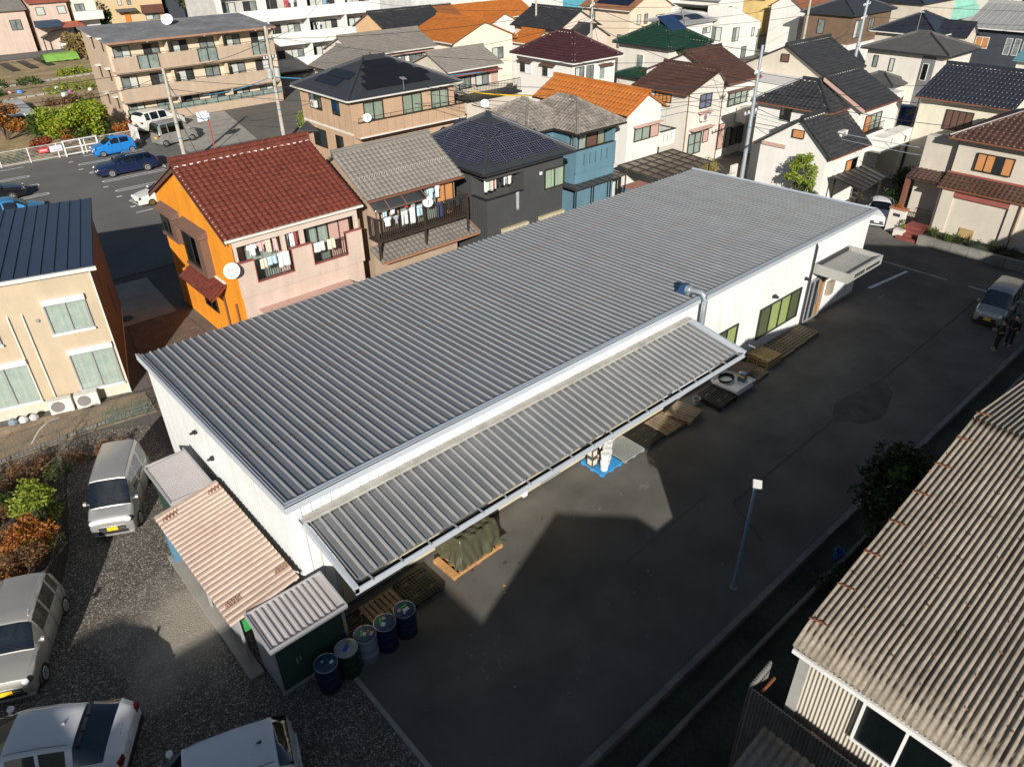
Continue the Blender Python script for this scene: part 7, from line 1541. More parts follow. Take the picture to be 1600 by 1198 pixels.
def shrub(name, label, cat, x, y, parts, trunk=None, seed=1, z=0):
    rg = random.Random(seed); t = thing(name, label, cat, (x, y, z))
    allb = [b for p in parts for b in p[0]]
    m = MB(); h = max(b[2] for b in allb)
    for b in allb[:7]:
        bx, by, bz = b[0], b[1], b[2]
        m.tube([(rg.uniform(-.06,.06), rg.uniform(-.06,.06), -.02), (bx*.35+rg.uniform(-.1,.1), by*.35, bz*.5), (bx*.9, by*.9, bz+b[5]*.4)], [.05*(trunk or 1), .032*(trunk or 1), .01], 6)
    m.build('trunk', BARK, t)
    for i, (blobs, n, size, mt, nm) in enumerate(parts): leaves(rg, blobs, n, size).build(nm, mt, t, fix=False)
    return t
def bl(rg, k, x, y, z, sx, sy, sz, r): return [(x+rg.uniform(-sx,sx), y+rg.uniform(-sy,sy), z+rg.uniform(-sz,sz), r*rg.uniform(.7,1.3), r*rg.uniform(.7,1.3), r*rg.uniform(.6,1.1)) for _ in range(k)]
rg = random.Random(3)
shrub('lime_shrub', 'yellow-green leafy shrub inside the fence left of the silver van', 'shrub', .25, 22.6, [(bl(rg,10,0,0,1.0,.55,.5,.45,.33), 2600, .11, LY, 'foliage'), (bl(rg,6,.0,0,.5,.6,.5,.3,.35), 700, .10, LM, 'lower_foliage')], seed=5)
shrub('orange_shrub', 'feathery orange autumn shrub beside the lime shrub', 'shrub', -.15, 21.2, [(bl(rg,9,0,0,.9,.55,.4,.4,.3), 2600, .09, LO, 'foliage'), (bl(rg,4,.1,.1,.6,.5,.4,.3,.3), 700, .08, leafmat('leaf_gold', (.4,.28,.03), (.3,.3,.04)), 'gold_foliage')], seed=6)
shrub('russet_shrub', 'russet brown shrub behind the kei wagon at the left edge', 'shrub', -.85, 20.0, [(bl(rg,9,0,0,.7,.7,.5,.35,.35), 2600, .09, LB, 'foliage'), (bl(rg,4,0,0,.6,.6,.5,.3,.3), 900, .08, LO, 'orange_foliage')], seed=7)
shrub('dark_olive_shrub', 'dark olive shrub at the left edge above the lime shrub', 'shrub', -.9, 23.4, [(bl(rg,8,0,0,.7,.7,.6,.3,.35), 2200, .10, LM, 'foliage'), (bl(rg,4,0,0,.7,.6,.5,.3,.3), 900, .09, LB, 'brown_foliage')], seed=8)
shrub('bramble_thicket', 'brown bramble thicket under the cream house fence', 'shrub', .3, 25.3, [(bl(rg,12,0,0,.35,1.5,.5,.2,.35), 2600, .08, LB, 'foliage'), (bl(rg,4,.9,-.3,.4,.4,.3,.2,.3), 500, .09, LM, 'green_foliage')], seed=9)
shrub('dry_weeds', 'dry weeds along the end of the mesh fence by the van', 'shrub', 2.6, 25.2, [(bl(rg,8,0,0,.2,1.0,.4,.1,.22), 900, .09, LB, 'foliage')], seed=10)
shrub('corner_weeds', 'dry reddish weeds along the gravel edge left of the van', 'shrub', -1.3, 21.9, [(bl(rg,9,0,0,.3,.7,1.0,.15,.3), 1400, .08, LB, 'foliage')], seed=16)
shrub('dark_tree', 'dark glossy tree standing in shade beside the workshop roof', 'tree', 18.5, 4.6, [(bl(rg,20,0,0,1.9,1.5,.55,.8,.6), 8000, .16, LD, 'crown'), (bl(rg,5,.3,.0,2.2,.6,.4,.4,.35), 900, .16, LM, 'lighter_leaves')], 1.6, seed=11)
shrub('ditch_bush', 'low dark bush in the ditch below the blue bucket', 'shrub', 16.0, 4.6, [(bl(rg,5,0,0,.4,.6,.25,.2,.3), 700, .12, LD, 'foliage')], seed=12)
shrub('climbing_tree', 'bright green slender tree against the white gable wall', 'tree', 42.6, 21.3, [(bl(rg,18,0,0,2.7,.25,.8,.8,.3), 3000, .15, LY, 'crown'), (bl(rg,14,.1,-.3,1.3,.2,.7,.7,.28), 1500, .13, LM, 'lower_crown')], seed=13)
shrub('planter_shrub', 'low yellow-green shrub in the stone planter, left one', 'shrub', 43.9, 13.0, [(bl(rg,6,0,0,.25,.35,.7,.1,.25), 900, .09, LM, 'foliage')], seed=14, z=.42)
shrub('planter_shrub', 'low dark shrub in the stone planter, middle one', 'shrub', 43.9, 11.6, [(bl(rg,6,0,0,.22,.35,.5,.1,.22), 700, .08, LD, 'foliage')], seed=15, z=.42)
shrub('planter_shrub', 'clipped round shrubs in the stone planter, right one', 'shrub', 43.9, 9.9, [(bl(rg,6,0,0,.22,.35,.7,.1,.25), 900, .08, LD, 'foliage')], seed=17, z=.42)
shrub('entrance_plant', 'small bright plant in the pot beside the red steps', 'plant', 43.75, 15.2, [(bl(rg,4,0,0,.35,.08,.08,.2,.13), 160, .09, LY, 'foliage')], .3, seed=18, z=.35)
tag(MB().box(43.45,14.95,0,43.98,15.5,.4).build('flower_trough', OFFW), 'white flower trough at the foot of the gate pillar', 'planter')
shrub('orange_flowers', 'orange flowers on top of the gate pillar', 'plant', 44.15, 15.75, [(bl(rg,4,0,0,.1,.1,.3,.04,.12), 220, .07, LO, 'flowers')], .3, seed=19, z=1.45)
shrub('carport_bush', 'dark bush between small carport and beige house', 'shrub', 47.3, 17.2, [(bl(rg,8,0,0,.9,.4,.5,.5,.5), 1500, .14, LD, 'foliage')], seed=20)
shrub('street_bush', 'dark green bush beyond the small carport', 'shrub', 52.5, 19.0, [(bl(rg,7,0,0,1.0,1.0,.4,.4,.5), 1200, .16, LD, 'foliage')], seed=21)
shrub('house_garden_bush', 'yellowish bush at the foot of the brown-roofed house', 'shrub', 45.2, 29.4, [(bl(rg,7,0,0,.8,.5,.4,.5,.45), 1200, .12, leafmat('leaf_straw', (.4,.3,.1), (.25,.26,.06)), 'foliage')], seed=22)
shrub('gap_bush', 'green bush between the orange roof and the brown roof', 'shrub', 45.6, 40.5, [(bl(rg,8,0,0,2.4,.5,.8,.8,.6), 1500, .18, LM, 'crown')], seed=23)
shrub('court_bush', 'light green bush between apartment and tan house', 'shrub', 30.6, 60.8, [(bl(rg,7,0,0,1.0,.6,.6,.5,.5), 1200, .16, LY, 'foliage')], seed=24)
# garden row by the white fence
shrub('persimmon_tree', 'broad yellow-green fruit tree laden with leaves behind the white fence', 'tree', 14.6, 72.2, [(bl(rg,20,0,0,2.0,2.2,1.6,.9,.8), 5200, .28, LG, 'crown'), (bl(rg,10,0,.5,1.4,2.2,1.6,.6,.8), 2600, .26, LM, 'inner_leaves'), (bl(rg,7,.4,-.6,1.4,2.0,1.0,.8,.6), 700, .2, LO, 'orange_leaves')], 2.2, seed=25)
shrub('orange_tree', 'orange autumn tree beside the rusty garden shed', 'tree', 10.6, 77.5, [(bl(rg,12,0,0,1.9,1.2,1.0,.8,.7), 3200, .24, leafmat('leaf_amber', (.42,.2,.03), (.35,.14,.03)), 'crown')], 2, seed=26)
shrub('red_bush', 'dark red bush in front of the fruit tree', 'shrub', 12.0, 70.2, [(bl(rg,9,0,0,.7,.9,.5,.4,.5), 1700, .2, LR, 'foliage')], seed=27)
shrub('orange_corner_bush', 'orange bush by the end of the white fence', 'shrub', 18.2, 70.6, [(bl(rg,8,0,0,.7,.5,.5,.4,.45), 1300, .2, LO, 'foliage')], seed=28)
shrub('green_tree', 'green tree behind the fruit tree by the apartment wall', 'tree', 17.0, 75.5, [(bl(rg,14,0,0,1.7,1.0,1.3,.8,.7), 2600, .26, LM, 'crown'), (bl(rg,5,0,0,1.8,1.0,1.0,.7,.6), 900, .26, LG, 'yellow_leaves')], 2, seed=29)
shrub('dark_left_tree', 'dark green tree at the left edge of the garden', 'tree', 6.2, 77.2, [(bl(rg,8,0,0,1.5,.8,.8,.6,.7), 1800, .26, LD, 'crown')], 2, seed=30)
shrub('reed_clump', 'tall tan reed clump beside the apartment corner', 'shrub', 28.6, 118.5, [(bl(rg,14,0,0,1.8,1.4,5,1.0,1.0), 3000, .5, LA, 'foliage')], seed=31)
shrub('fence_weeds', 'green weeds along the white fence at the left edge', 'shrub', 9.2, 69.5, [(bl(rg,6,0,0,.4,1.0,.4,.2,.4), 700, .16, LM, 'foliage')], seed=32)
for i, (x, y, s, mt, lab) in enumerate(((24.5,88,1.2,LM,'green vegetable row nearest to the apartment'),(21,97,1.4,LG,'yellow-green vegetable row in the middle of the garden'),(17,105,1.2,LM,'green vegetable patch beside the black sheets'),(24,108,1.3,LG,'leafy row below the green net'),(12.5,100,1.2,LM,'vegetable row left of the frame tunnel'),(22.0,82.5,1.3,LG,'bright green row near the fruit tree'),(12,92,1.3,LB,'brown withered row beside the frame tunnel'),(19,90,1.2,LB,'withered brown vegetable row in the garden'))):
    shrub('vegetable_row', lab, 'vegetables', x, y, [(bl(random.Random(50+i),9,0,0,.3,2.2,.8,.1,.55*s), 900, .25, mt, 'leaves')], seed=40+i)
far_trees = ((40,172,2.6,LD),(46,176,2.4,LM),(58.5,156,3.0,LM),(60,150,2.4,LM),(86,110,2.0,LM),(172,52,3.0,LM),(182,48,3.0,LG),(160,40,2.5,LM),(190,40,3,LG),(36,137,2.2,LM),(14,150,2.5,LD))
nm_ = ['behind the tan stucco house','further left behind the tan stucco house','right of the dark navy house','in front of the dark navy house gap','beside the grey office block','beyond the cream block at the top right','yellowing beyond the cream block','before the cream block','at the top right corner','beside the white balcony house','above the pink house']
for i, (x, y, s, mt) in enumerate(far_trees):
    shrub('distant_tree', 'distant tree '+nm_[i], 'tree', x, y, [(bl(random.Random(80+i),10,0,0,s*1.3,s*.6,s*.6,s*.5,s*.55), 1500, .5, mt, 'crown')], 3, seed=60+i)
# garden things: black mulch sheets, net, frame tunnel, rusty shed, stone edgings
for i, (x, y) in enumerate(((19.0,119.5),(21.2,120),(23.4,121))):
    o = MB().box(x, y-4, .01, x+.9, y+3.5, .12).build('mulch_sheet', BLKPL); tag(o, ('left','middle','right')[i]+' one of three black mulch sheets on the garden beds', 'sheet', 'black mulch sheets')
rows = [[(23.8+4.2*i/8, 119.2+.6*j, .15+.9*math.sin(math.pi*j/4)+.05*math.sin(3*i)) for i in range(9)] for j in range(5)]
o = MB().grid(rows).build('green_net', mat('green_net', (.20,.38,.07), .8, var=.15), smooth=True, ang=180, fix=False); tag(o, 'light green net tunnel at the back of the garden', 'net')
o = MB().box(28.6,113.5,0,30.4,113.6,1.0).build('green_sheet', mat('green_sheet', (.02,.22,.08), .7)); tag(o, 'small dark green sheet screen by the reeds', 'sheet')
t = thing('cold_frame', 'pale plastic cold frame with white posts in the garden at the left', 'cold frame', (12.2,88,0), world=True)
MB().slab([(9.6,83.8,.65),(14.6,83.8,.65),(14.9,92,.75),(9.6,92,.75)], .03).build('plastic_sheet', mat('pale_plastic', (.46,.48,.46), .35, var=.25, scale=.5), t)
b = MB()
for k in range(6):
    for y in (83.9, 91.9): b.bar((9.7+k*.97,y,0),(9.7+k*.97,y,.75),.07)
b.build('post', WHITE, t)
t = thing('rusty_garden_shed', 'brown corrugated garden shed with white frame by the orange tree', 'shed', (9,80,0), world=True)
MB().box(7.6,79.4,0,10.8,81.5,2.0).build('body', BROWNW, t); MB().slab([(7.4,79.2,2.05),(11.0,79.2,2.05),(11.0,81.7,2.3),(7.4,81.7,2.3)], .06).build('roof', T_LTMETAL, t); b = MB(); b.bar((7.55,79.35,0),(7.55,79.35,2.1),.1); b.bar((10.85,79.35,0),(10.85,79.35,2.1),.1); b.build('frame', WHITE, t)
for i, (x0, y0, x1, y1) in enumerate(((12,104,27,106.5),(14,96,27,98.5),(11,82.6,15.2,82.8))):
    b = MB(); n = int(math.hypot(x1-x0, y1-y0)/.9)
    t = thing('garden_edging', ('far','middle','near')[i]+' row of pale stones edging the garden beds', 'edging', (x0, y0, 0), world=True)
    for k in range(n):
        f = k/n; MB().cb(x0+(x1-x0)*f, y0+(y1-y0)*f+R.uniform(-.08,.08), .08, .8, .3, .2).build('stone', CONC, t)
litter = [((.6,.3,.3),15.5,100,.5),((.1,.25,.6),16.4,99.5,.6),((.5,.55,.6),19.5,94,.7),((.05,.4,.55),12.2,104.6,.5),((.6,.6,.55),22.5,95.5,.5),((.35,.4,.5),14.2,103,.9),((.6,.62,.6),20.0,99.0,.5),((.4,.1,.4),20.6,96.2,.4)]
for i, (c, x, y, s) in enumerate(litter):
    o = MB().lathe([(s*.35,0),(s*.5,s*.1),(s*.42,s*.6),(s*.2,s*.66)], 10, (x, y, 0)).build('garden_tub', mat('tub%d' % i, c, .5)); tag(o, ('pink','royal blue','grey','cyan','white','blue-grey','off-white','purple')[i]+' plastic tub lying among the garden beds', 'tub')
# ------------------------------------------------------------------ fences
wf = thing('white_mesh_fence', 'white mesh fence with a gate between car park and garden', 'fence', (9,68.2,0), world=True)
b = MB()
for k in range(12): b.bar((-4+k*2.05,68.2,0),(-4+k*2.05,68.2,1.15),.06)
b.build('post', WHITE, wf)
b = MB(); b.bar((-4,68.2,1.12),(18.6,68.2,1.12),.045); b.bar((-4,68.2,.12),(18.6,68.2,.12),.04)
for k in range(8): b.bar((-4,68.2,.24+k*.11),(18.6,68.2,.24+k*.11),.014)
b.build('mesh', mat('fence_wire', (.62,.6,.54), .5), wf, kind='stuff')
b = MB()
for x in (12.9, 14.15, 15.4): b.bar((x,68.14,0),(x,68.14,1.25),.10)
for z in (.15, .65, 1.2): b.bar((12.9,68.14,z),(15.4,68.14,z),.07)
b.build('gate', WHITE, wf)
b = MB(); b.box(11.05,68.06,.62,11.75,68.09,.95); b.build('red_sign', mat('sign_red', (.75,.06,.07), .5), wf); MB().box(11.85,68.06,.55,12.75,68.09,1.0).build('white_sign', mat('sign_white', (.72,.7,.74), .5), wf)
b = MB()
for z, m_ in ((.74,.6),(.80,.62)): b.box(11.15,68.052,z,11.65,68.058,z+.035)
b.build('sign_text', WHITE, wf); b = MB(); b.box(11.95,68.052,.84,12.65,68.058,.87); b.box(11.95,68.052,.66,12.6,68.058,.72); b.box(11.95,68.052,.93,12.4,68.058,.95); b.build('sign_text', mat('sign_violet', (.35,.3,.55), .6), wf)
tag(MB().box(-4,68.3,0,18.6,68.45,.14).build('fence_kerb', CONC), 'low concrete kerb below the white mesh fence', 'kerb')
MB().box(18.62,68.2,0,18.72,70.2,1.3).build('end_panel', WHITE, wf)
mf = thing('grey_mesh_fence', 'thin dark mesh fence between cream house and gravel lot', 'fence', (0,26.9,0), world=True)
GM = mat('mesh_grey', (.12,.115,.10), .6)
pts = [(-8,27.6),(.2,26.95),(3.0,26.85),(5.0,26.6)]
b = MB(); c = MB()
for (xa, ya), (xb, yb) in zip(pts[:-1], pts[1:]):
    L = math.hypot(xb-xa, yb-ya); n = int(L/.13)
    for k in range(n+1): f = k/n; c.bar((xa+(xb-xa)*f, ya+(yb-ya)*f, .05), (xa+(xb-xa)*f, ya+(yb-ya)*f, .95), .016)
    for z in (.08, .5, .95): c.bar((xa,ya,z),(xb,yb,z),.014)
    for k in range(int(L/1.8)+1): f = min(1, k*1.8/L); b.bar((xa+(xb-xa)*f, ya+(yb-ya)*f, 0), (xa+(xb-xa)*f, ya+(yb-ya)*f, 1.0), .035)
b.build('post', GM, mf); c.build('mesh', GM, mf, kind='stuff')
f2 = thing('side_mesh_fence', 'dark mesh fence running along the gravel lot past the shrubs', 'fence', (.8,23,0), world=True)
b = MB(); c = MB(); pts = [(1.9,26.4),(1.05,23.4),(.45,20.9),(-.3,19.2)]
for (xa, ya), (xb, yb) in zip(pts[:-1], pts[1:]):
    L = math.hypot(xb-xa, yb-ya); n = int(L/.13)
    for k in range(n+1): f = k/n; c.bar((xa+(xb-xa)*f, ya+(yb-ya)*f, .05), (xa+(xb-xa)*f, ya+(yb-ya)*f, .7), .015)
    for z in (.08, .38, .7): c.bar((xa,ya,z),(xb,yb,z),.012)
    for k in range(int(L/1.6)+1): f = min(1, k*1.6/L); b.bar((xa+(xb-xa)*f, ya+(yb-ya)*f, 0), (xa+(xb-xa)*f, ya+(yb-ya)*f, .75), .03)
b.build('post', GM, f2); c.build('mesh', GM, f2, kind='stuff')
sheet('dark_verge', [(1.9,26.5),(1.15,23.4),(.55,20.9),(-.2,19.1),(-8,19),(-8,27.0)], .004, mat('leaf_litter', (.075,.055,.04), .95, var=.35, scale=2, fine=.4, fscale=14, bump=.5, bscale=25))
b = MB()
for i in range(16): b.tube([(3.4+.11*i, 26.74-.025*i+.03*math.sin(2*i+j), .15+.15*j) for j in range(5)], .006, 4)
for j in range(6): b.tube([(3.4+.11*i, 26.74-.025*i+.03*math.sin(2*i+j), .15+.12*j) for i in range(16)], .006, 4)
o = b.build('green_netting', mat('green_netting', (.02,.16,.12), .8), fix=False); tag(o, 'dark green garden netting tied to the end of the grey mesh fence', 'net')
tag(MB().tube([(1.0,26.6,.55),(1.35,26.5,1.0),(1.7,26.6,1.15),(2.1,26.7,1.1)], .02).build('bent_pipe', ALU), 'bent pale pipe leaning over the mesh fence', 'pipe')
tag(MB().box(-8,27.05,0,5.0,27.12,.12).build('fence_base', CONC2), 'low concrete base under the grey mesh fence', 'kerb')
# ------------------------------------------------------------------ utility poles and wires
def pole(label, x, y, h, m=POLEC, arms=(), tr=0, steel=False, r=.15):
    t = thing('utility_pole', label, 'utility pole', (x, y, 0), group='utility poles')
    MB().lathe([(r,0),(r*.62,h),(.001,h+.02)], 14).build('shaft', m, t, smooth=True)
    b = MB()
    for z, L, a in arms:
        c, s = math.cos(a), math.sin(a); b.bar((-c*L/2,-s*L/2,z),(c*L/2,s*L/2,z),.07); b.bar((0,0,z-.45),(c*L*.35,s*L*.35,z),.04)
    if arms: b.build('crossarm', POLEG, t)
    for z, L, a in arms:
        q = MB(); c, s = math.cos(a), math.sin(a)
        for f in (-.48,-.25,.25,.48): q.lathe([(.05,0),(.06,.05),(.04,.09),(.055,.13),(.02,.17)], 8, (c*L*f, s*L*f, z+.03))
        q.build('insulator', WHPL, t)
    for k in range(tr):
        MB().lathe([(.2,0),(.22,.04),(.22,.62),(.16,.7)], 14, (.36*(1 if k else -1)*.9, -.1, h*.58)).build('transformer', mat('transformer_grey', (.42,.44,.42), .5), t)
    q = MB()
    for z in (h*.3, h*.45): q.lathe([(r*1.02,0),(r*1.02,.06)], 12, (0,0,z))
    q.build('band', WIREB, t)
    return t
pole('plain concrete utility pole standing in the car park in front of the apartment', 18.9, 58.6, 7.0, r=.17)
pole('utility pole with two transformers and crossarms in front of the apartment end', 27.6, 59.6, 8.9, arms=((8.0,1.6,.3),(6.6,1.3,.3)), tr=2, r=.17)
pole('tall galvanised steel pole behind the factory near the brown-roofed house', 44.6, 26.5, 9.0, POLEG, arms=((7.4,1.2,.2),(5.0,2.0,.1)), r=.145)
pole('concrete pole with transformer between maroon and green roofs', 55.8, 51.2, 9.5, arms=((8.8,2.2,.6),(7.6,1.8,.6)), tr=1, r=.17)
pole('concrete pole rising in front of the black gabled house', 63.5, 66.8, 9.2, arms=((8.6,1.6,.4),), r=.16)
pole('concrete pole before the white terraced house at the top right', 84, 45.0, 9.5, arms=((8.8,1.8,.5),), r=.17)
pole('steel lattice-armed pole at the top right behind the black tiled house', 81, 37.3, 9.3, POLEG, arms=((8.0,2.4,.2),(6.8,2.0,.2)), r=.19)
t = thing('red_sign_post', 'thin red post with white sign board in the apartment court', 'sign', (22.35,61.5,0)); MB().tube([(0,0,0),(0,0,2.5)], .04).build('post', mat('red_post', (.5,.04,.03), .5), t); MB().cb(-.45,-.02,2.75,.85,.04,.75).build('board', mat('sign_pale', (.7,.74,.8), .5), t); MB().cb(.05,0,2.7,.2,.06,.5).build('lamp_box', mat('sign_blue_white', (.55,.65,.8), .5), t)
def wire(label, a, b, sag, m=WIRE, r=.018):
    a = Vector(a); b = Vector(b); n = 14
    pts = [a+(b-a)*(k/n)-Vector((0,0,sag*4*(k/n)*(1-k/n))) for k in range(n+1)]
    o = MB().tube(pts, r, 5).build('overhead_cable', m, fix=False); tag(o, label, 'cable', 'overhead cables')
wire('overhead cable crossing left from the plain pole, upper', (18.9,58.6,6.9),(-22,64,7.2),.5); wire('overhead cable crossing left from the plain pole, lower', (18.9,58.6,6.0),(-22,63.5,6.2),.5)
wire('cable between the plain pole and the transformer pole, upper', (18.9,58.6,6.8),(27.6,59.6,7.9),.35); wire('blue-sheathed slack cable from the plain pole to the court', (18.9,58.6,6.2),(22.4,61.4,2.6),1.0,WIREB,.025)
wire('blue-sheathed cable from the transformer pole to the red sign post', (27.6,59.6,5.3),(22.4,61.4,4.3),.25,WIREB,.035)
wire('blue-sheathed cable from the transformer pole across the tan house', (27.6,59.6,5.2),(37,44.6,6.2),.35,WIREB,.04); wire('bare cable from the transformer pole across the tan house', (27.6,59.6,6.0),(44.6,26.5,6.6),.7)
wire('upper bare cable from the transformer pole over the tan house roof', (27.6,59.6,8.0),(55.8,51.2,8.8),.6); wire('lower cable in front of the tan house balcony', (18.9,58.6,5.6),(36,42.6,4.6),.5); wire('second cable in front of the tan house balcony', (18.9,58.6,6.3),(38,42.5,5.6),.5)
wire('cable from the steel pole to the maroon roof pole, upper', (44.6,26.5,8.6),(55.8,51.2,8.8),.5); wire('cable from the steel pole to the maroon roof pole, lower', (44.6,26.5,6.8),(55.8,51.2,7.4),.6)
wire('cable from the steel pole across the black tiled house, upper', (44.6,26.5,6.9),(50.5,6,7.4),.6); wire('cable from the steel pole across the black tiled house, middle', (44.6,26.5,6.3),(49.5,6,6.2),.7); wire('cable from the steel pole across the black tiled house, lower', (44.6,26.5,5.0),(48.2,5,4.9),.6,POLEG,.02); wire('second lower cable across the black tiled house', (44.6,26.5,4.8),(47.6,5,4.4),.6,POLEG,.015)
wire('cable before the brown-roofed house, upper', (44.6,26.5,6.4),(30,42,6.4),.5); wire('cable before the brown-roofed house, lower', (44.6,26.5,6.0),(30,42,6.0),.6); wire('yellow covered cable behind the charcoal house', (36.2,45.2,4.9),(41.5,43.0,4.2),.15,YEL,.05)
wire('cable from the maroon roof pole to the far pole', (55.8,51.2,8.8),(63.5,66.8,8.7),.4); wire('cable from the maroon roof pole to the right, upper', (55.8,51.2,8.8),(84,45,8.8),.7); wire('cable from the maroon roof pole to the right, lower', (55.8,51.2,7.6),(84,45,7.6),.7); wire('cable over the green tiled roof', (55.8,51.2,7.0),(81,37.3,8.0),.7); wire('cable from the top right pole to the right edge, upper', (81,37.3,8.2),(98,8,8.4),.6); wire('cable from the top right pole to the right edge, lower', (81,37.3,7.0),(98,8,7.2),.6); wire('cable between the two poles at the top right', (84,45,8.8),(81,37.3,8.4),.2)
k = 0
for (a, b, s, w) in (((18.9,58.6,6.6),(5,44,8.5),.6,'from the plain pole towards the cream house'),((18.9,58.6,6.4),(27.6,59.6,6.2),.3,'between plain and transformer poles, lower'),((27.6,59.6,7.9),(44,80,8.5),.6,'from the transformer pole past the grey roofs'),((27.6,59.6,6.4),(40,72,6.0),.6,'low over the grey hip house'),((44.6,26.5,8.2),(27.6,59.6,8.2),.9,'high from the steel pole to the transformer pole'),((44.6,26.5,7.4),(58,21,5.6),.3,'from the steel pole to the navy-roofed house'),((44.6,26.5,6.6),(48.2,31.4,4.4),.2,'from the steel pole to the brown-roofed house'),((44.6,26.5,5.4),(43.4,22.4,5.1),.1,'from the steel pole to the black tiled house'),((55.8,51.2,8.2),(51,45.2,5.2),.2,'from the maroon roof pole down to the maroon house'),((55.8,51.2,7.8),(60.5,62,5.4),.2,'from the maroon roof pole to the black gabled house'),((55.8,51.2,8.8),(44,80,9),.9,'from the maroon roof pole over the orange roofs'),((55.8,51.2,8.0),(36,56,6.3),.7,'from the maroon roof pole across the iron balcony'),((63.5,66.8,8.7),(90,85,9),.6,'from the far pole towards the glazed building'),((84,45,8.8),(112,52,9),.5,'from the top right pole over the brown hip house'),((84,45,7.8),(97,50,5.4),.3,'from the top right pole to the white terraced house'),((81,37.3,7.6),(62,30.5,7.2),.4,'from the lattice-armed pole to the black tiled house'),((81,37.3,8.6),(110,30,9),.5,'from the lattice-armed pole over the slate-blue house'),((44.6,26.5,7.0),(36.5,38,6.0),.4,'from the steel pole to the orange-roofed white house'),((18.9,58.6,5.2),(12.5,35.6,5.4),.5,'from the plain pole to the orange house')):
    wire('thin overhead cable ' + w, a, b, s, WIRE, .015)
# roof antennas
def antenna(label, x, y, z, h=1.6, a=.5):
    t = thing('roof_antenna', label, 'antenna', (x, y, z)); b = MB(); b.tube([(0,0,0),(0,0,h)], .018, 5); c, s = math.cos(a), math.sin(a); b.bar((-c*.5,-s*.5,h-.05),(c*.5,s*.5,h-.05),.02)
    for k in range(6): f = -.45+k*.18; b.bar((c*f+s*.2,s*f-c*.2,h-.05),(c*f-s*.2,s*f+c*.2,h-.05),.012)
    b.build('mast', ALU, t)
antenna('thin antenna on the beige modern house roof', 75.0, 29.5, 6.7, 1.7); antenna('thin antenna behind the white orange-roofed house', 41.5, 31.0, 3.9, 1.3, .1); antenna('antenna on the tan house roof edge', 31, 46.2, 5.5, .9, 1.2); antenna('antenna on a thin mast before the brown-roofed house', 46.6, 27.6, 0, 3.4, .4)
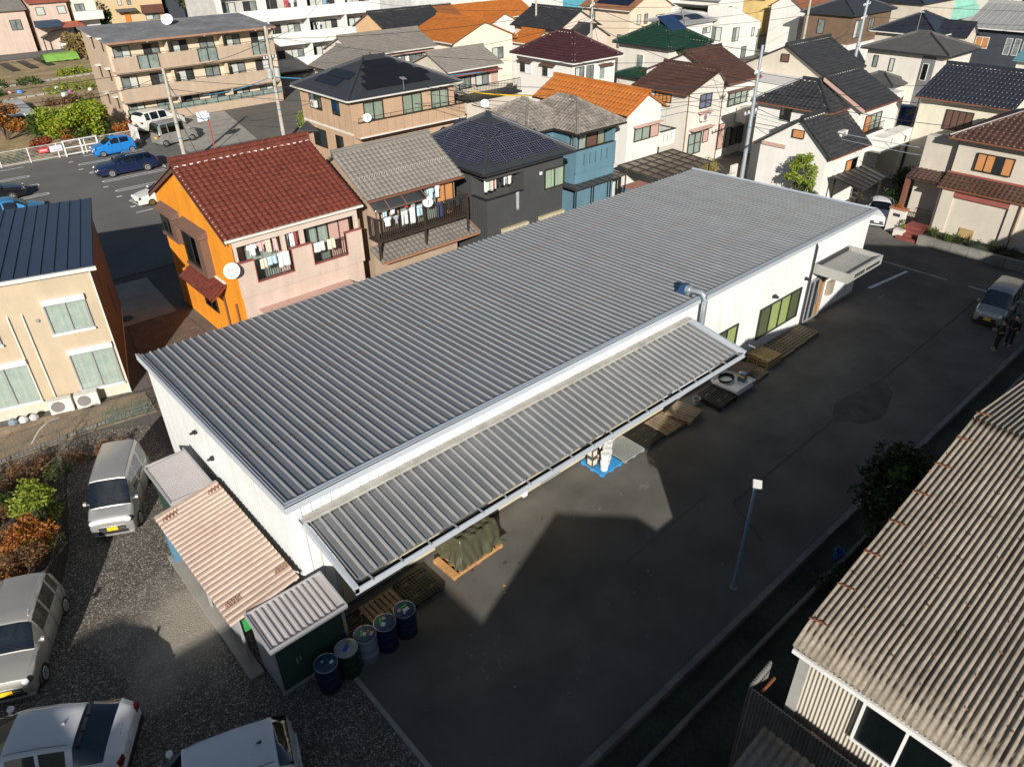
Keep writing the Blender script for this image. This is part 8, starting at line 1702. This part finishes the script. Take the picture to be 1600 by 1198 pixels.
# ------------------------------------------------------------------ people at the right edge, in shade
def person(label, x, y, ang, pose, s=.86, jk=(.012,.012,.014), tr=(.014,.014,.018), mask=False):
    t = thing('person', label, 'person', (x, y, 0), rad(ang)); t.scale = (s,)*3
    SK = mat('skin', (.45,.27,.19), .6); J = mat('jacket_%d' % int(jk[2]*1e4), jk, .8); T_ = mat('trousers_%d' % int(tr[2]*1e4), tr, .85); HR = mat('hair', (.01,.009,.008), .6); SH = mat('shoes', (.35,.3,.28), .7)
    def skin(name, P, E, rr, m, sub=2):
        me = bpy.data.meshes.new(name); me.from_pydata(P, E, []); o = obj(name, me, m, t); sk = o.modifiers.new('skin', 'SKIN')
        lay = me.skin_vertices[0].data
        for i, r in enumerate(rr): lay[i].radius = (r, r) if not isinstance(r, tuple) else r
        lay[0].use_root = True; ss = o.modifiers.new('sub', 'SUBSURF'); ss.levels = sub; ss.render_levels = sub
        for p in me.polygons: p.use_smooth = True
        sk.use_smooth_shade = True; return o
    eL, hL, eR, hR = pose
    P = [(0,0,.95),(0,0,1.15),(0,0,1.38),(.01,0,1.50),(.03,0,1.60),(.03,0,1.70),(0,.18,1.40),eL,hL,(0,-.18,1.40),eR,hR,(0,.10,.90),(.02,.11,.50),(-.02,.11,.09),(.12,.12,.04),(0,-.10,.90),(.02,-.11,.50),(-.02,-.11,.09),(.12,-.12,.04)]
    E_ = [(0,1),(1,2),(2,3),(3,4),(4,5),(2,6),(6,7),(7,8),(2,9),(9,10),(10,11),(0,12),(12,13),(13,14),(14,15),(0,16),(16,17),(17,18),(18,19)]
    rr = [(.13,.10),(.13,.095),(.15,.10),.052,.088,.085,.062,.045,.032,.062,.045,.032,.085,.058,.042,.036,.085,.058,.042,.036]
    skin('body', P, E_, rr, SK)
    skin('jacket', [P[0],P[1],P[2],P[6],P[7],tuple(Vector(P[7]).lerp(Vector(P[8]), .8)),P[9],P[10],tuple(Vector(P[10]).lerp(Vector(P[11]), .8)),(0,0,1.46)], [(0,1),(1,2),(2,3),(3,4),(4,5),(2,6),(6,7),(7,8),(2,9)], [(.165,.135),(.165,.13),(.18,.135),.082,.065,.055,.082,.065,.055,.07], J)
    skin('trousers', [(0,0,.97),P[12],P[13],P[14],P[16],P[17],P[18]], [(0,1),(1,2),(2,3),(0,4),(4,5),(5,6)], [(.15,.125),.105,.08,.065,.105,.08,.065], T_)
    MB().lathe([(.001,1.80),(.06,1.785),(.092,1.74),(.098,1.69),(.085,1.63),(.07,1.60)], 16, (.012,0,0)).build('hair', HR, t, smooth=True)
    f = MB(); f.cb(.125,0,1.655,.03,.03,.045); f.build('nose', SK, t)
    f = MB()
    for sy in (-1, 1): f.lathe([(.001,0),(.012,.004),(.001,.008)], 8, (.108, sy*.034, 1.685), 'x')
    f.build('eye', HR, t)
    f = MB(); f.cb(.112,0,1.605,.012,.045,.008) if not mask else f.lathe([(.001,.03),(.055,.015),(.062,-.03)], 12, (.085,0,1.625), 'x'); f.build('mouth' if not mask else 'face_mask', mat('lips', (.3,.12,.1), .6) if not mask else WHPL, t)
    for nm, hd in (('hand', hL), ('hand', hR)):
        b = MB(); d = Vector((1,0,-.15)).normalized(); c = Vector(hd); b.bar(c-d*.03, c+d*.06, .075, .03)
        for k, L in enumerate((.07,.08,.075,.06)): o_ = c+d*.058+Vector((0,-.03+.02*k,0)); b.tube([o_, o_+d*L*.55, o_+d*L*.85+Vector((0,0,-L*.35))], .0085, 6)
        sg = 1 if hd[1] < 0 else -1; b.tube([c+Vector((0,sg*.035,0)), c+d*.035+Vector((0,sg*.06,0)), c+d*.075+Vector((0,sg*.055,-.01))], .0095, 6); b.build(nm, SK, t, smooth=True)
    for sy in (-1, 1):
        b = MB(); b.lathe([(.001,0),(.05,.01),(.052,.05),(.03,.085),(.001,.09)], 12, (0,0,0)); o = b.build('shoe', SH, t, smooth=True); o.location = (.05, sy*.118, 0); o.scale = (2.3, .95, 1)
    return t
person('person in dark clothes holding something, standing nearer at the right edge', 33.55, 6.55, 120, ((.10,.26,1.16),(.30,.12,1.14),(.08,-.26,1.16),(.28,-.10,1.12)))
person('person in black with a white face mask beside the other one', 34.35, 6.32, 165, ((-.02,.25,1.15),(.06,.27,.90),(-.02,-.25,1.15),(.20,-.20,1.02)), jk=(.010,.010,.0115), mask=True)
# small things by the houses
tag(MB().lathe([(.16,0),(.2,.4),(.17,.42),(.15,.3)], 14, (35.0,28.4,0)).build('green_pot', mat('pot_teal', (.1,.35,.3), .5)), 'teal plastic tub beside the porch of the teal house', 'tub')
t = thing('white_gate_box', 'white post box wall by the steel pole behind the factory', 'wall', (43.0,26.6,0), world=True); MB().box(42.7,26.3,0,43.5,26.5,1.35).build('wall', OFFW, t); MB().box(42.9,26.285,.85,43.25,26.3,1.05).build('name_plate', CURTD, t)
t = thing('back_wall', 'low cream wall in front of the brown-roofed house', 'wall', (46.5,27,0), world=True); MB().box(44.2,27.1,0,44.9,27.25,1.5).build('wall', OFFW, t)
for i, (c, x, y) in enumerate((((.5,.5,.5),4.1-2.2,28.05),((.62,.62,.6),4.1-2.6,28.2),((.2,.25,.3),4.1-3.0,28.3))):
    q = cl(-3.6-.35*i, -.2); o = MB().lathe([(.05,0),(.16,.05),(.17,.14),(.09,.24),(.02,.27)], 9, (q[0], q[1], 0)).build('bundled_sheet', mat('bundle%d' % i, c, .7)); tag(o, ('pale','white','dark')[i]+' bundle lying by the cream house wall', 'bundle')
